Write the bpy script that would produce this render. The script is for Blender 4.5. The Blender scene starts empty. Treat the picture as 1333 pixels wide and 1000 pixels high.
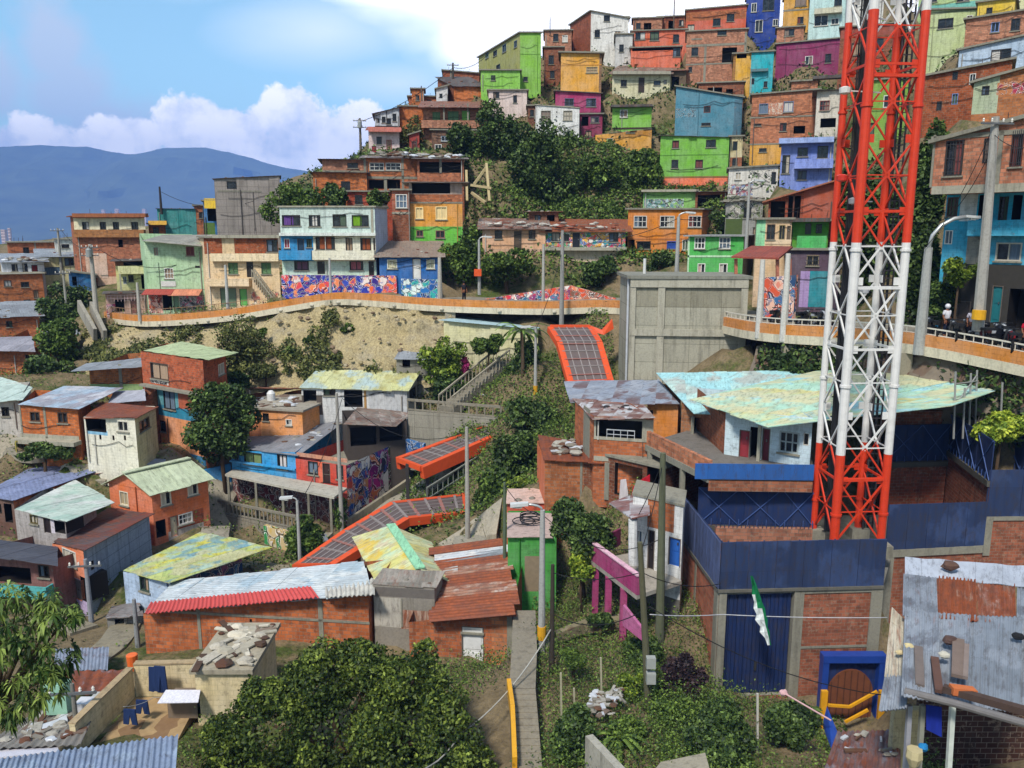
HAZE_D = 1.6e-4
HAZE_C = (.22, .42, 1.0, 1)
SUN_EL, SUN_AZ = 52, -25      # azimuth: degrees to the right of straight behind the camera
import bpy, bmesh, math, random
import numpy as np
from mathutils import Vector, Matrix
RND = random.Random(11)
NPR = np.random.default_rng(5)
scene = bpy.context.scene
COL = scene.collection
FOC = 1075.0; CX = 666.5; CY = 500.0
PITCH = math.atan(200 / FOC); CAMZ = 30.0
CP, SP = math.cos(PITCH), math.sin(PITCH)
UP = Vector((0, 0, 1))
V = Vector
def ray(px, py):
 a = (px - CX) / FOC; b = (CY - py) / FOC
 return V((a, CP + SP * b, -SP + CP * b))
def P(px, py, d):
 "world point seen at photo position px,py and standing d metres ahead"
 r = ray(px, py)
 return r * (d / r.y) + V((0, 0, CAMZ))
def zat(py, d):
 return P(CX, py, d).z
def toz(px, py, z):
 "world point at photo position px,py on the level z"
 r = ray(px, py)
 return r * ((z - CAMZ) / r.z) + V((0, 0, CAMZ))
def hill_d(px, py):
 r = ray(px, py); t = r.z / r.y
 a = 48.9 / (0.55 - t); b = 31.0 / (0.5 - t)
 k = min(1, max(0, (px - 960) / 240.0))
 return a * (1 - k) + b * k
def lin(h):
 h = h.lstrip('#')
 o = []
 for i in (0, 2, 4):
  c = int(h[i:i + 2], 16) / 255.0
  o.append(c / 12.92 if c <= .04045 else ((c + .055) / 1.055) ** 2.4)
 return o
def rgba(c, k=1.0):
 if isinstance(c, str): c = lin(c)
 return (min(1, c[0] * k), min(1, c[1] * k), min(1, c[2] * k), 1)
MATS = {}
class NT:
 def __init__(s, name):
  s.m = bpy.data.materials.new(name); s.m.use_nodes = True
  s.t = s.m.node_tree; s.n = s.t.nodes; s.b = s.n['Principled BSDF']
 def add(s, typ, **kw):
  nd = s.n.new(typ)
  for k, v in kw.items():
   if k.startswith('i_'):
    key = k[2:]
    nd.inputs[int(key) if key.isdigit() else key.replace('_', ' ')].default_value = v
   else: setattr(nd, k, v)
  return nd
 def l(s, a, b): s.t.links.new(a, b)
 def coord(s, kind='Object', scale=(1, 1, 1)):
  tc = s.add('ShaderNodeTexCoord'); mp = s.add('ShaderNodeMapping')
  mp.inputs['Scale'].default_value = scale
  s.l(tc.outputs[kind], mp.inputs['Vector']); return mp.outputs['Vector']
 def noise(s, vec, scale, detail=4, rough=.6):
  nd = s.add('ShaderNodeTexNoise'); nd.inputs['Scale'].default_value = scale
  nd.inputs['Detail'].default_value = detail; nd.inputs['Roughness'].default_value = rough
  s.l(vec, nd.inputs['Vector']); return nd.outputs['Fac']
 def ramp(s, fac, stops, interp='LINEAR'):
  r = s.add('ShaderNodeValToRGB'); r.color_ramp.interpolation = interp
  e = r.color_ramp.elements
  while len(e) < len(stops): e.new(.5)
  for el, (p, c) in zip(e, stops):
   el.position = p; el.color = c if not isinstance(c, (int, float)) else (c, c, c, 1)
  s.l(fac, r.inputs['Fac']); return r.outputs['Color']
 def mix(s, fac, a, b, mode='MIX'):
  m = s.add('ShaderNodeMix', data_type='RGBA', blend_type=mode)
  for sock, v in ((m.inputs[0], fac), (m.inputs[6], a), (m.inputs[7], b)):
   if isinstance(v, (int, float, tuple)): sock.default_value = v
   else: s.l(v, sock)
  return m.outputs[2]
 def math(s, op, a, b=0.0):
  m = s.add('ShaderNodeMath', operation=op)
  for i, v in enumerate((a, b)):
   if isinstance(v, (int, float)): m.inputs[i].default_value = v
   else: s.l(v, m.inputs[i])
  return m.outputs[0]
 def bump(s, h, dist=.02, strength=.6):
  b = s.add('ShaderNodeBump'); b.inputs['Strength'].default_value = strength; b.inputs['Distance'].default_value = dist
  s.l(h, b.inputs['Height']); s.l(b.outputs['Normal'], s.b.inputs['Normal'])
 def base(s, c, rough=.85, spec=.25, metal=0):
  if isinstance(c, tuple): s.b.inputs['Base Color'].default_value = c
  else: s.l(c, s.b.inputs['Base Color'])
  s.b.inputs['Roughness'].default_value = rough; s.b.inputs['Metallic'].default_value = metal
  s.b.inputs['Specular IOR Level'].default_value = spec
def cached(fn):
 def g(*a, **kw):
  k = (fn.__name__,) + a + tuple(kw.items())
  if k not in MATS: MATS[k] = fn(*a, **kw)
  return MATS[k]
 return g
@cached
def paint(h, wear=.5):
 t = NT('plaster_paint'); o = t.coord()
 n1 = t.noise(o, .55, 6, .65); n2 = t.noise(t.coord('Object', (2.2, 2.2, .22)), 1.3, 6, .75); n3 = t.noise(o, 3.4, 6, .75)
 c = rgba(h, .95)
 dk = tuple(x * .48 + .015 for x in c[:3]) + (1,)
 g = sum(c[:3]) / 3
 fade = tuple(min(1, x * .8 + g * .24 + .04) for x in c[:3]) + (1,)
 a = t.mix(t.ramp(n1, [(.36, 0.), (.66, .9)]), c, fade)
 br = t.add('ShaderNodeTexBrick'); t.l(t.coord('UV'), br.inputs['Vector']); br.inputs['Scale'].default_value = 1; br.inputs['Brick Width'].default_value = .4; br.inputs['Row Height'].default_value = .21; br.inputs['Mortar Size'].default_value = .012
 br.inputs['Color1'].default_value = (1, 1, 1, 1); br.inputs['Color2'].default_value = (.9, .9, .9, 1); br.inputs['Mortar'].default_value = (.72, .72, .72, 1)
 a = t.mix(.75, a, br.outputs['Color'], 'MULTIPLY')
 a = t.mix(t.ramp(n2, [(.47, 0.), (.72, min(1, wear * 1.7))]), a, dk)
 a = t.mix(t.ramp(t.noise(o, 1.5, 7, .78), [(.62, 0.), (.65, min(.8, wear * 1.2))]), a, rgba('8f867a', .8))
 a = t.mix(t.ramp(n3, [(.34, .42), (.47, 0.)]), a, (0.03, .026, .02, 1))
 t.base(a, .9, .18); t.bump(n3, .04, .5); return t.m
@cached
def gloss(h, rough=.45, metal=0.0):
 t = NT('painted_metal'); o = t.coord(); c = rgba(h, .93)
 n = t.noise(o, 3.0, 5, .7)
 a = t.mix(t.ramp(n, [(.45, 0.), (.75, .5)]), c, tuple(x * .6 for x in c[:3]) + (1,))
 t.base(a, rough, .4, metal); return t.m
@cached
def brick(h, scale=.8, mort='8f8272', soot_shade=.5):
 t = NT('brick'); uv = t.coord('UV')
 b = t.add('ShaderNodeTexBrick'); t.l(uv, b.inputs['Vector'])
 c = rgba(h, .92)
 b.inputs['Color1'].default_value = tuple(x * 1.25 for x in c[:3]) + (1,)
 b.inputs['Color2'].default_value = tuple(x * y for x, y in zip(c[:3], (.55, .5, .48))) + (1,)
 b.inputs['Mortar'].default_value = rgba(mort, .8)
 b.inputs['Scale'].default_value = 1.0; b.inputs['Brick Width'].default_value = .40 * scale; b.inputs['Row Height'].default_value = .21 * scale
 b.inputs['Mortar Size'].default_value = .013 * scale; b.inputs['Bias'].default_value = -.15
 o = t.coord(); n = t.noise(o, .8, 5, .65); n2 = t.noise(t.coord('Object', (2, 2, .3)), 1.6, 5, .7); n3 = t.noise(o, 4.2, 5, .7)
 a = t.mix(t.ramp(n, [(.35, .55), (.62, 0.)]), b.outputs['Color'], tuple(x * .62 for x in c[:3]) + (1,))
 a = t.mix(t.ramp(n2, [(.5, 0.), (.76, min(1, soot_shade * 1.3))]), a, (.04, .03, .025, 1))
 a = t.mix(t.ramp(n3, [(.57, 0.), (.63, .55)]), a, rgba('a08a74', .8))
 a = t.mix(t.ramp(t.noise(o, 2.6, 6, .75), [(.34, .55), (.46, 0.)]), a, (.06, .04, .03, 1))
 t.base(a, .9, .15); t.bump(b.outputs['Fac'], -.012, .7); return t.m
@cached
def concrete(h='8f8b7c', form=0):
 t = NT('concrete'); o = t.coord(); c = rgba(h, .9)
 n = t.noise(o, .6, 6, .65); n2 = t.noise(o, 9, 4); n3 = t.noise(t.coord('Object', (1.8, 1.8, .18)), 1.5, 6, .7)
 a = t.mix(n, tuple(x * .72 for x in c[:3]) + (1,), tuple(x * 1.15 for x in c[:3]) + (1,))
 a = t.mix(t.ramp(n3, [(.5, 0.), (.74, .6)]), a, rgba('4c483f', .7))
 a = t.mix(t.ramp(n2, [(.3, .25), (.55, 0.)]), a, (.05, .048, .04, 1))
 if form:
  br = t.add('ShaderNodeTexBrick'); t.l(t.coord('UV'), br.inputs['Vector'])
  br.offset = 0.0
  br.inputs['Scale'].default_value = 1; br.inputs['Brick Width'].default_value = form; br.inputs['Row Height'].default_value = form * .62
  br.inputs['Mortar Size'].default_value = .018
  br.inputs['Color1'].default_value = (1, 1, 1, 1); br.inputs['Color2'].default_value = (.86, .86, .85, 1); br.inputs['Mortar'].default_value = (.5, .5, .48, 1)
  a = t.mix(1.0, a, br.outputs['Color'], 'MULTIPLY')
 t.base(a, .92, .15); t.bump(n2, .02, .4); return t.m
@cached
def sheet(h, rust=.3, h2=None, wave=1, patch='', psize=2.6):
 "corrugated roofing: sheets laid side by side, each a little different, ribs down the slope"
 t = NT('corrugated_sheet'); uv = t.coord('UV'); o = t.coord()
 c = rgba(h, .88); c2 = rgba(h2, .88) if h2 else tuple(x * .74 for x in c[:3]) + (1,)
 br = t.add('ShaderNodeTexBrick'); t.l(uv, br.inputs['Vector']); br.offset = .37
 br.inputs['Scale'].default_value = 1; br.inputs['Brick Width'].default_value = .85; br.inputs['Row Height'].default_value = 2.3
 br.inputs['Mortar Size'].default_value = .02; br.inputs['Mortar Smooth'].default_value = .5
 br.inputs['Color1'].default_value = c; br.inputs['Color2'].default_value = c2; br.inputs['Mortar'].default_value = tuple(x * .72 for x in c[:3]) + (1,)
 a = br.outputs['Color']
 n = t.noise(o, .9, 6, .7); n2 = t.noise(t.coord('UV', (3.0, .5, 1)), 1.6, 6, .75)
 if patch:
  hs = patch.split(',')
  for i, hp in enumerate(hs):
   sc = t.coord('UV', (1 / psize, 1 / psize * .7, 1));
   mp = t.add('ShaderNodeVectorMath', operation='ADD'); t.l(sc, mp.inputs[0]); mp.inputs[1].default_value = (3.7 * i + 1.3, 9.1 * i, 0)
   nn = t.noise(mp.outputs[0], 1.0, 5, .6)
   a = t.mix(t.ramp(nn, [(.52, 0.), (.58, .85)]), a, rgba(hp, .85))
 rs = t.ramp(n2, [(max(.05, .72 - rust * .55), 0.), (min(1, .86 - rust * .42), min(1, .35 + rust))])
 rc = t.mix(t.noise(o, 5, 4), rgba('4a2114'), rgba('a4562c'))
 a = t.mix(rs, a, rc)
 a = t.mix(t.ramp(n, [(.42, 0.), (.7, .55)]), a, tuple(x * .45 + .02 for x in c[:3]) + (1,))
 a = t.mix(t.ramp(t.noise(t.coord('UV', (2.4, .6, 1)), 2.2, 6, .78), [(.36, .5), (.5, 0.)]), a, rgba('3a3029'))
 t.base(a, .65, .3)
 if wave:
  w = t.add('ShaderNodeTexWave'); w.wave_type = 'BANDS'; w.bands_direction = 'X'; t.l(uv, w.inputs['Vector'])
  w.inputs['Scale'].default_value = 1.25 * wave
  t.bump(w.outputs['Fac'], .03, .45)
 return t.m
@cached
def rubble_mat(h='8d877b'):
 t = NT('rubble'); o = t.coord(); c = rgba(h, .85)
 v = t.add('ShaderNodeTexVoronoi'); t.l(o, v.inputs['Vector']); v.inputs['Scale'].default_value = 1.4
 a = t.mix(t.noise(o, 2.3, 5), tuple(x * .45 for x in c[:3]) + (1,), tuple(x * 1.2 for x in c[:3]) + (1,))
 bw = t.add('ShaderNodeRGBToBW'); t.l(v.outputs['Color'], bw.inputs[0])
 a = t.mix(t.ramp(bw.outputs[0], [(.55, 0.), (.6, .55)]), a, rgba('5b3a2c'))
 t.base(a, .95, .1); return t.m
@cached
def graffiti(cols, scale=1.0, seed=0):
 t = NT('graffiti'); uv = t.coord('UV', (1.15 * scale, 1.15 * scale, 1))
 off = t.add('ShaderNodeVectorMath', operation='ADD'); t.l(uv, off.inputs[0]); off.inputs[1].default_value = (seed * 3.1, seed * 7.7, 0)
 nz = t.add('ShaderNodeTexNoise'); nz.inputs['Scale'].default_value = 1.6; nz.inputs['Detail'].default_value = 3; t.l(off.outputs[0], nz.inputs['Vector'])
 sub = t.add('ShaderNodeVectorMath', operation='MULTIPLY_ADD'); t.l(nz.outputs['Color'], sub.inputs[0]); sub.inputs[1].default_value = (.75, .75, 0); t.l(off.outputs[0], sub.inputs[2])
 vo = t.add('ShaderNodeTexVoronoi'); vo.inputs['Scale'].default_value = 1.5; t.l(sub.outputs[0], vo.inputs['Vector'])
 bw = t.add('ShaderNodeSeparateColor'); t.l(vo.outputs['Color'], bw.inputs[0])
 hs = cols.split(',')
 a = t.ramp(bw.outputs[0], [(i / len(hs), rgba(h, .9)) for i, h in enumerate(hs)], 'CONSTANT')
 ve = t.add('ShaderNodeTexVoronoi'); ve.feature = 'DISTANCE_TO_EDGE'; ve.inputs['Scale'].default_value = 1.5; t.l(sub.outputs[0], ve.inputs['Vector'])
 edge = t.ramp(ve.outputs['Distance'], [(.025, .85), (.05, 0.)])
 a = t.mix(edge, a, rgba('17141c'))
 a = t.mix(t.ramp(ve.outputs['Distance'], [(.05, 0.), (.06, .75), (.085, .75), (.095, 0.)]), a, rgba('e4e0da'))
 v3 = t.add('ShaderNodeTexVoronoi'); v3.inputs['Scale'].default_value = 4.5; t.l(sub.outputs[0], v3.inputs['Vector'])
 b3 = t.add('ShaderNodeSeparateColor'); t.l(v3.outputs['Color'], b3.inputs[0])
 a = t.mix(t.ramp(b3.outputs[1], [(.7, 0.), (.74, .6)], 'CONSTANT'), a, t.ramp(b3.outputs[0], [(i / len(hs), rgba(h, .9)) for i, h in enumerate(reversed(hs))], 'CONSTANT'))
 a = t.mix(t.ramp(t.noise(t.coord(), 1.4, 5), [(.5, 0.), (.8, .5)]), a, rgba('6d655c'))
 t.base(a, .8, .25); return t.m
@cached
def glass(h='14181c'):
 t = NT('window_glass'); o = t.coord()
 c = rgba(h)
 a = t.mix(t.ramp(t.noise(o, 1.7, 3), [(.45, 0.), (.6, 1.)]), c, tuple(x * 2.2 + .01 for x in c[:3]) + (1,))
 t.base(a, .22, .45); return t.m
@cached
def cloth(h):
 t = NT('cloth'); o = t.coord(); c = rgba(h)
 w = t.noise(t.coord('Object', (9, 9, 1)), 1.2, 3)
 a = t.mix(w, tuple(x * .5 for x in c[:3]) + (1,), tuple(min(1, x * 1.15) for x in c[:3]) + (1,))
 t.base(a, .9, .1); return t.m
@cached
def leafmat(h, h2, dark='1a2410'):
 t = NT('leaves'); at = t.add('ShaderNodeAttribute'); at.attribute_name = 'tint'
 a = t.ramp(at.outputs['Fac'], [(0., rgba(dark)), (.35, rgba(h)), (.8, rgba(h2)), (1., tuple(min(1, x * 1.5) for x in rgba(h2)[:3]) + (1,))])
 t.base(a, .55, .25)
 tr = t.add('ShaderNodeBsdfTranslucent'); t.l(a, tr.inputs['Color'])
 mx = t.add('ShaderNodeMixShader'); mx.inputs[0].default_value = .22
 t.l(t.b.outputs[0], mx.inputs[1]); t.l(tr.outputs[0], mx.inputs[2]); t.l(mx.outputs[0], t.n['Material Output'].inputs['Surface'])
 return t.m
@cached
def flat(h, rough=.7, metal=0.0):
 t = NT('material'); o = t.coord(); c = rgba(h, .93)
 a = t.mix(t.ramp(t.noise(o, 4.5, 4), [(.35, .35), (.65, 0.)]), c, tuple(x * .55 for x in c[:3]) + (1,))
 t.base(a, rough, .3, metal); return t.m
@cached
def soil():
 t = NT('hillside_ground'); o = t.coord()
 n = t.noise(o, .12, 6, .65); n2 = t.noise(o, .9, 6, .7); n3 = t.noise(o, 5, 5, .7)
 a = t.mix(n2, rgba('4a3f2f'), rgba('9a8868'))
 g = t.mix(n3, rgba('25321a'), rgba('5c6a30'))
 a = t.mix(t.ramp(t.math('ADD', t.math('MULTIPLY', n, .6), t.math('MULTIPLY', n2, .4)), [(.4, 1.), (.5, 0.)]), a, g)
 a = t.mix(t.ramp(n3, [(.3, .5), (.6, 0.)]), a, (.03, .025, .018, 1))
 t.base(a, .97, .1); t.bump(n3, .15, .8); return t.m
@cached
def cliffmat():
 t = NT('cliff_earth'); o = t.coord()
 n = t.noise(o, .35, 6, .7); n2 = t.noise(t.coord('Object', (1, 1, .3)), 1.6, 7, .75); n3 = t.noise(o, 6, 5, .75)
 a = t.mix(n2, rgba('92835f'), rgba('d8c698'))
 a = t.mix(t.ramp(n, [(.5, 0.), (.68, .7)]), a, rgba('a39b88'))
 a = t.mix(t.ramp(n3, [(.35, .6), (.6, 0.)]), a, rgba('453b2a'))
 t.base(a, .96, .1); t.bump(n2, .35, 1.0); return t.m
class MB:
 def __init__(s): s.v = []; s.f = []; s.mi = []; s.uv = []; s.mats = []; s.sm = False
 def mat(s, m):
  if m not in s.mats: s.mats.append(m)
  return s.mats.index(m)
 def face(s, pts, m=None, uv=None):
  i0 = len(s.v); s.v.extend(pts); s.f.append(tuple(range(i0, i0 + len(pts))))
  s.mi.append(s.mat(m) if m is not None else 0)
  if uv is None:
   n = (pts[1] - pts[0]).cross(pts[2] - pts[0])
   if n.length < 1e-9 and len(pts) > 3: n = (pts[2] - pts[0]).cross(pts[3] - pts[0])
   if n.length < 1e-9: n = V((0, 0, 1))
   n.normalize()
   if abs(n.z) > .9995: u, w = V((1, 0, 0)), V((0, 1, 0))
   else:
    u = UP.cross(n).normalized(); w = n.cross(u)
   uv = [(p.dot(u), p.dot(w)) for p in pts]
  s.uv.extend(uv)
 def prism(s, pts, vec, m=None):
  "closed solid: polygon pts extruded by vec"
  q = [p + vec for p in pts]; n = len(pts)
  s.face(list(reversed(pts)), m); s.face(q, m)
  for i in range(n):
   j = (i + 1) % n; s.face([pts[i], pts[j], q[j], q[i]], m)
 def box(s, c, a, b, h, m=None):
  "a,b,h: half axis vectors"
  p = [c - a - b - h, c + a - b - h, c + a + b - h, c - a + b - h]
  s.prism(p, h * 2, m)
 def abox(s, x0, y0, z0, x1, y1, z1, m=None):
  s.prism([V((x0, y0, z0)), V((x1, y0, z0)), V((x1, y1, z0)), V((x0, y1, z0))], V((0, 0, z1 - z0)), m)
 def bar(s, p0, p1, w, h=None, m=None, up=None):
  d = (p1 - p0)
  if d.length < 1e-6: return
  up = up or UP; x = d.cross(up)
  if x.length < 1e-4 * d.length: x = d.cross(V((0, 1, 0)))
  x.normalize(); y = x.cross(d).normalized(); h = h or w
  s.prism([p0 - x * w / 2 - y * h / 2, p0 + x * w / 2 - y * h / 2, p0 + x * w / 2 + y * h / 2, p0 - x * w / 2 + y * h / 2], d, m)
 def tube(s, pts, rad, n=8, m=None, cap=True):
  rad = rad if isinstance(rad, (list, tuple)) else [rad] * len(pts)
  rings = []
  for i, p in enumerate(pts):
   d = (pts[min(i + 1, len(pts) - 1)] - pts[max(i - 1, 0)])
   d.normalize(); x = d.cross(V((0.13, .97, .2)) if abs(d.y) < .9 else V((1, 0, 0))).normalized(); y = d.cross(x)
   rings.append([p + (x * math.cos(2 * math.pi * k / n) + y * math.sin(2 * math.pi * k / n)) * rad[i] for k in range(n)])
  for a, b in zip(rings, rings[1:]):
   for k in range(n): s.face([a[k], a[(k + 1) % n], b[(k + 1) % n], b[k]], m)
  if cap: s.face(list(reversed(rings[0])), m); s.face(rings[-1], m)
 def ball(s, c, r, m=None, seg=10, rings=6, jit=0):
  if not isinstance(r, (tuple, list)): r = (r, r, r)
  g = []
  for i in range(rings + 1):
   th = math.pi * i / rings; row = []
   for k in range(seg):
    ph = 2 * math.pi * k / seg; q = 1 + (RND.uniform(-jit, jit) if jit else 0)
    row.append(c + V((math.sin(th) * math.cos(ph) * r[0] * q, math.sin(th) * math.sin(ph) * r[1] * q, math.cos(th) * r[2] * q)))
   g.append(row)
  for i in range(rings):
   for k in range(seg):
    k2 = (k + 1) % seg
    if i == 0: s.face([g[0][0], g[1][k], g[1][k2]], m)
    elif i == rings - 1: s.face([g[i][k], g[rings][0], g[i][k2]], m)
    else: s.face([g[i][k], g[i + 1][k], g[i + 1][k2], g[i][k2]], m)
 def lathe(s, c, prof, n=12, m=None):
  rg = [[c + V((r * math.cos(2 * math.pi * k / n), r * math.sin(2 * math.pi * k / n), z)) for k in range(n)] for r, z in prof]
  for a, b in zip(rg, rg[1:]):
   for k in range(n): s.face([a[k], a[(k + 1) % n], b[(k + 1) % n], b[k]], m)
  s.face(list(reversed(rg[0])), m); s.face(rg[-1], m)
 def build(s, name, m=None, parent=None, smooth=False, origin=None):
  if not s.f: return None
  me = bpy.data.meshes.new(name)
  off = wloc(parent) if parent else (origin or V((0, 0, 0)))
  me.from_pydata([tuple(p - off) for p in s.v], [], s.f)
  ul = me.uv_layers.new(name='UVMap')
  ul.data.foreach_set('uv', [c for uv in s.uv for c in uv])
  mats = s.mats or [m]
  for mm in mats: me.materials.append(mm if mm is not None else m)
  if len(mats) > 1: me.polygons.foreach_set('material_index', s.mi)
  if smooth:
   me.polygons.foreach_set('use_smooth', [True] * len(me.polygons))
  if smooth:
   bm = bmesh.new(); bm.from_mesh(me); bmesh.ops.remove_doubles(bm, verts=bm.verts, dist=1e-4); bm.to_mesh(me); bm.free()
  me.update()
  o = bpy.data.objects.new(name, me); COL.objects.link(o)
  if parent: o.parent = parent
  elif origin: o.location = origin
  return o
def clip_poly(pts, p0, n):
 o = []
 for i, a in enumerate(pts):
  b = pts[(i + 1) % len(pts)]; da, db = (a - p0).dot(n), (b - p0).dot(n)
  if da >= 0: o.append(a)
  if (da >= 0) != (db >= 0): o.append(a.lerp(b, da / (da - db)))
 return o
def strips(m, pts, th, w=.86, jit=.1, across=False):
 "roof laid as separate overlapping sheets: ragged ends, slightly different heights"
 u = (pts[2] - pts[1]) if across else (pts[1] - pts[0]); u.normalize(); nr = (pts[1] - pts[0]).cross(pts[-1] - pts[0]).normalized(); v = nr.cross(u)
 if nr.z < 0: nr = -nr
 ks = [p.dot(u) for p in pts]; k = min(ks); e = max(ks); i = 0
 while k < e - .05:
  k2 = min(e, k + w * RND.uniform(.9, 1.1)); q = clip_poly(clip_poly(pts, u * k, u), u * k2, -u)
  if len(q) >= 3:
   lg = max((p - q[0]).length for p in q); sh = v * RND.uniform(-jit, jit) + nr * (.008 * (i % 2) + RND.uniform(0, .006)); tl = RND.uniform(-.02, .02) / max(2, lg)
   m.prism([p + sh + nr * tl * ((p - q[0]).dot(v)) for p in q], nr * th)
  k = k2; i += 1
def wloc(o):
 p = V((0, 0, 0))
 while o is not None: p = p + o.location; o = o.parent
 return p
def tag(o, label, cat, group=None, kind=None):
 if label: o['label'] = label
 if cat: o['category'] = cat
 if group: o['group'] = group
 if kind: o['kind'] = kind
 return o
def thing(name, label, cat, loc, group=None):
 o = bpy.data.objects.new(name, None); COL.objects.link(o); o.location = loc; o.empty_display_size = .3
 return tag(o, label, cat, group)
def structure(o): o['kind'] = 'structure'; return o
def copy_tree(o, parent=None):
 c = o.copy(); COL.objects.link(c)
 if parent: c.parent = parent
 for ch in list(o.children): copy_tree(ch, c)
 return c
CTRL = []
def ground(px, py, d): CTRL.append(tuple(P(px, py, d)))
HOUSES = []
WHITE = 'd9d7cf'; DARK = '191716'
class Facade:
 def __init__(s, A, B):
  s.o = A.copy(); s.u = B - A; s.u.z = 0; s.w = s.u.length; s.u.normalize(); s.n = s.u.cross(UP)
 def at(s, u, z, out=0.0):
  p = s.o + s.u * u + s.n * out; return V((p.x, p.y, z))
 def hit(s, px, py):
  r = ray(px, py); c = V((0, 0, CAMZ)); k = (s.o - c).dot(s.n) / r.dot(s.n); p = c + r * k
  return (p - s.o).dot(s.u), p.z
 def rect(s, f):
  u0, _ = s.hit(f[1], f[2]); u1, _ = s.hit(f[3], f[4])
  u2, _ = s.hit(f[1], f[4]); u3, _ = s.hit(f[3], f[2]); xm = (f[1] + f[3]) / 2
  z1 = s.hit(xm, f[2])[1]; z0 = s.hit(xm, f[4])[1]
  a, b = (u0 + u2) / 2, (u1 + u3) / 2
  return min(a, b), min(z0, z1), max(a, b), max(z0, z1)
def facade(mb, fc, z0, zL, zR, wall, holes, bands):
 w = fc.w
 us = {0.0, w}; zs = {z0}
 top = lambda u: zL + (zR - zL) * u / w
 hz = max(zL, zR)
 hs = []
 for r in holes:
  u0, a, u1, b = max(.04, r[0]), max(z0 + .02, r[1]), min(w - .04, r[2]), r[3]
  b = min(b, min(top(u0), top(u1)) - .04)
  if u1 - u0 < .08 or b - a < .08: continue
  hs.append((u0, a, u1, b, r[4], r[5])); us |= {u0, u1}; zs |= {a, b}
 for u0, a, u1, b, m in bands:
  us |= {max(0, u0), min(w, u1)}; zs |= {x for x in (a, b) if z0 < x < hz}
 us = sorted(us); zs = sorted(z for z in zs if z < hz - .01)
 us = [u for i, u in enumerate(us) if 0 <= u <= w and (i == 0 or u - us[i - 1] > 1e-4)]
 for i in range(len(us) - 1):
  ua, ub = us[i], us[i + 1]; ta, tb = top(ua), top(ub); uc = (ua + ub) / 2
  for j in range(len(zs)):
   za = zs[j]; last = j == len(zs) - 1
   a0, b0 = min(za, ta), min(za, tb)
   a1, b1 = (ta, tb) if last else (min(zs[j + 1], ta), min(zs[j + 1], tb))
   if a1 - a0 < 1e-4 and b1 - b0 < 1e-4: continue
   zc = (a0 + a1 + b0 + b1) / 4
   if any(h[0] < uc < h[2] and h[1] < zc < h[3] for h in hs): continue
   m = wall
   for bu0, bz0, bu1, bz1, bm in bands:
    if bu0 < uc < bu1 and bz0 < zc < bz1: m = bm
   pts = [fc.at(ua, a0), fc.at(ub, b0), fc.at(ub, b1), fc.at(ua, a1)]
   if a1 - a0 < 1e-4: pts = pts[:3]
   elif b1 - b0 < 1e-4: pts = [pts[0], pts[1], pts[3]]
   mb.face(pts, m, [(ua, a0), (ub, b0), (ub, b1), (ua, a1)][:len(pts)])
 for u0, a, u1, b, dep, im in hs:
  m = im or wall; q = [(u0, a), (u1, a), (u1, b), (u0, b)]
  for k in range(4):
   p, r = q[k], q[(k + 1) % 4]
   mb.face([fc.at(p[0], p[1]), fc.at(r[0], r[1]), fc.at(r[0], r[1], -dep), fc.at(p[0], p[1], -dep)], m)
  if dep > .5: mb.face([fc.at(*p, -dep) for p in q], m)
 return hs
def fbox(mb, fc, u0, z0, u1, z1, o0, o1, m=None):
 "box on a facade from out=o0 to out=o1"
 mb.prism([fc.at(u0, z0, o0), fc.at(u1, z0, o0), fc.at(u1, z1, o0), fc.at(u0, z1, o0)], fc.n * (o1 - o0), m)
def add_window(fc, r, parent, frame=WHITE, pane='14181c', nv=1, nh=0, bars=0, dep=.13, sill=True, curtain=None):
 u0, z0, u1, z1 = r[:4]; fw = min(.075, (u1 - u0) * .1)
 m = MB(); fbox(m, fc, u0, z0, u1, z1, -dep, -dep + .02)
 w = m.build('window', glass(pane), parent)
 if w is None: return
 m = MB()
 for a in ((u0, z0, u1, z0 + fw), (u0, z1 - fw, u1, z1), (u0, z0 + fw, u0 + fw, z1 - fw), (u1 - fw, z0 + fw, u1, z1 - fw)):
  fbox(m, fc, *a, -dep + .023, .012)
 for k in range(nv):
  c = u0 + (u1 - u0) * (k + 1) / (nv + 1); fbox(m, fc, c - fw * .4, z0 + fw, c + fw * .4, z1 - fw, -dep + .025, -.03)
 for k in range(nh):
  c = z0 + (z1 - z0) * (k + 1) / (nh + 1); fbox(m, fc, u0 + fw, c - fw * .4, u1 - fw, c + fw * .4, -dep + .027, -.034)
 m.build('frame', gloss(frame), w)
 if bars:
  m = MB()
  for k in range(bars):
   c = u0 + (u1 - u0) * (k + .5) / bars; m.bar(fc.at(c, z0, .04), fc.at(c, z1, .04), .025)
  for k in range(3):
   c = z0 + (z1 - z0) * (k + .3) / 2.6; m.bar(fc.at(u0, c, .04), fc.at(u1, c, .04), .025)
  m.build('security_grille', gloss('3a3a3c'), w)
 if curtain:
  m = MB(); n = 10; a, b = curtain[1:] if len(curtain) > 2 else (0, 1)
  ua, ub = u0 + (u1 - u0) * a, u0 + (u1 - u0) * b
  for k in range(n):
   x0 = ua + (ub - ua) * k / n; x1 = ua + (ub - ua) * (k + 1) / n
   o0, o1 = (-dep + .03 + .02 * (k % 2)), (-dep + .03 + .02 * ((k + 1) % 2))
   m.face([fc.at(x0, z0, o0), fc.at(x1, z0, o1), fc.at(x1, z1 - fw, o1), fc.at(x0, z1 - fw, o0)])
  m.build('curtain', cloth(curtain[0]), w)
 if sill and u1 - u0 > .5:
  m = MB(); fbox(m, fc, u0 - .08, z0 - .09, u1 + .08, z0 - .003, .002, .09); m.build('sill', concrete(), w)
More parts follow.
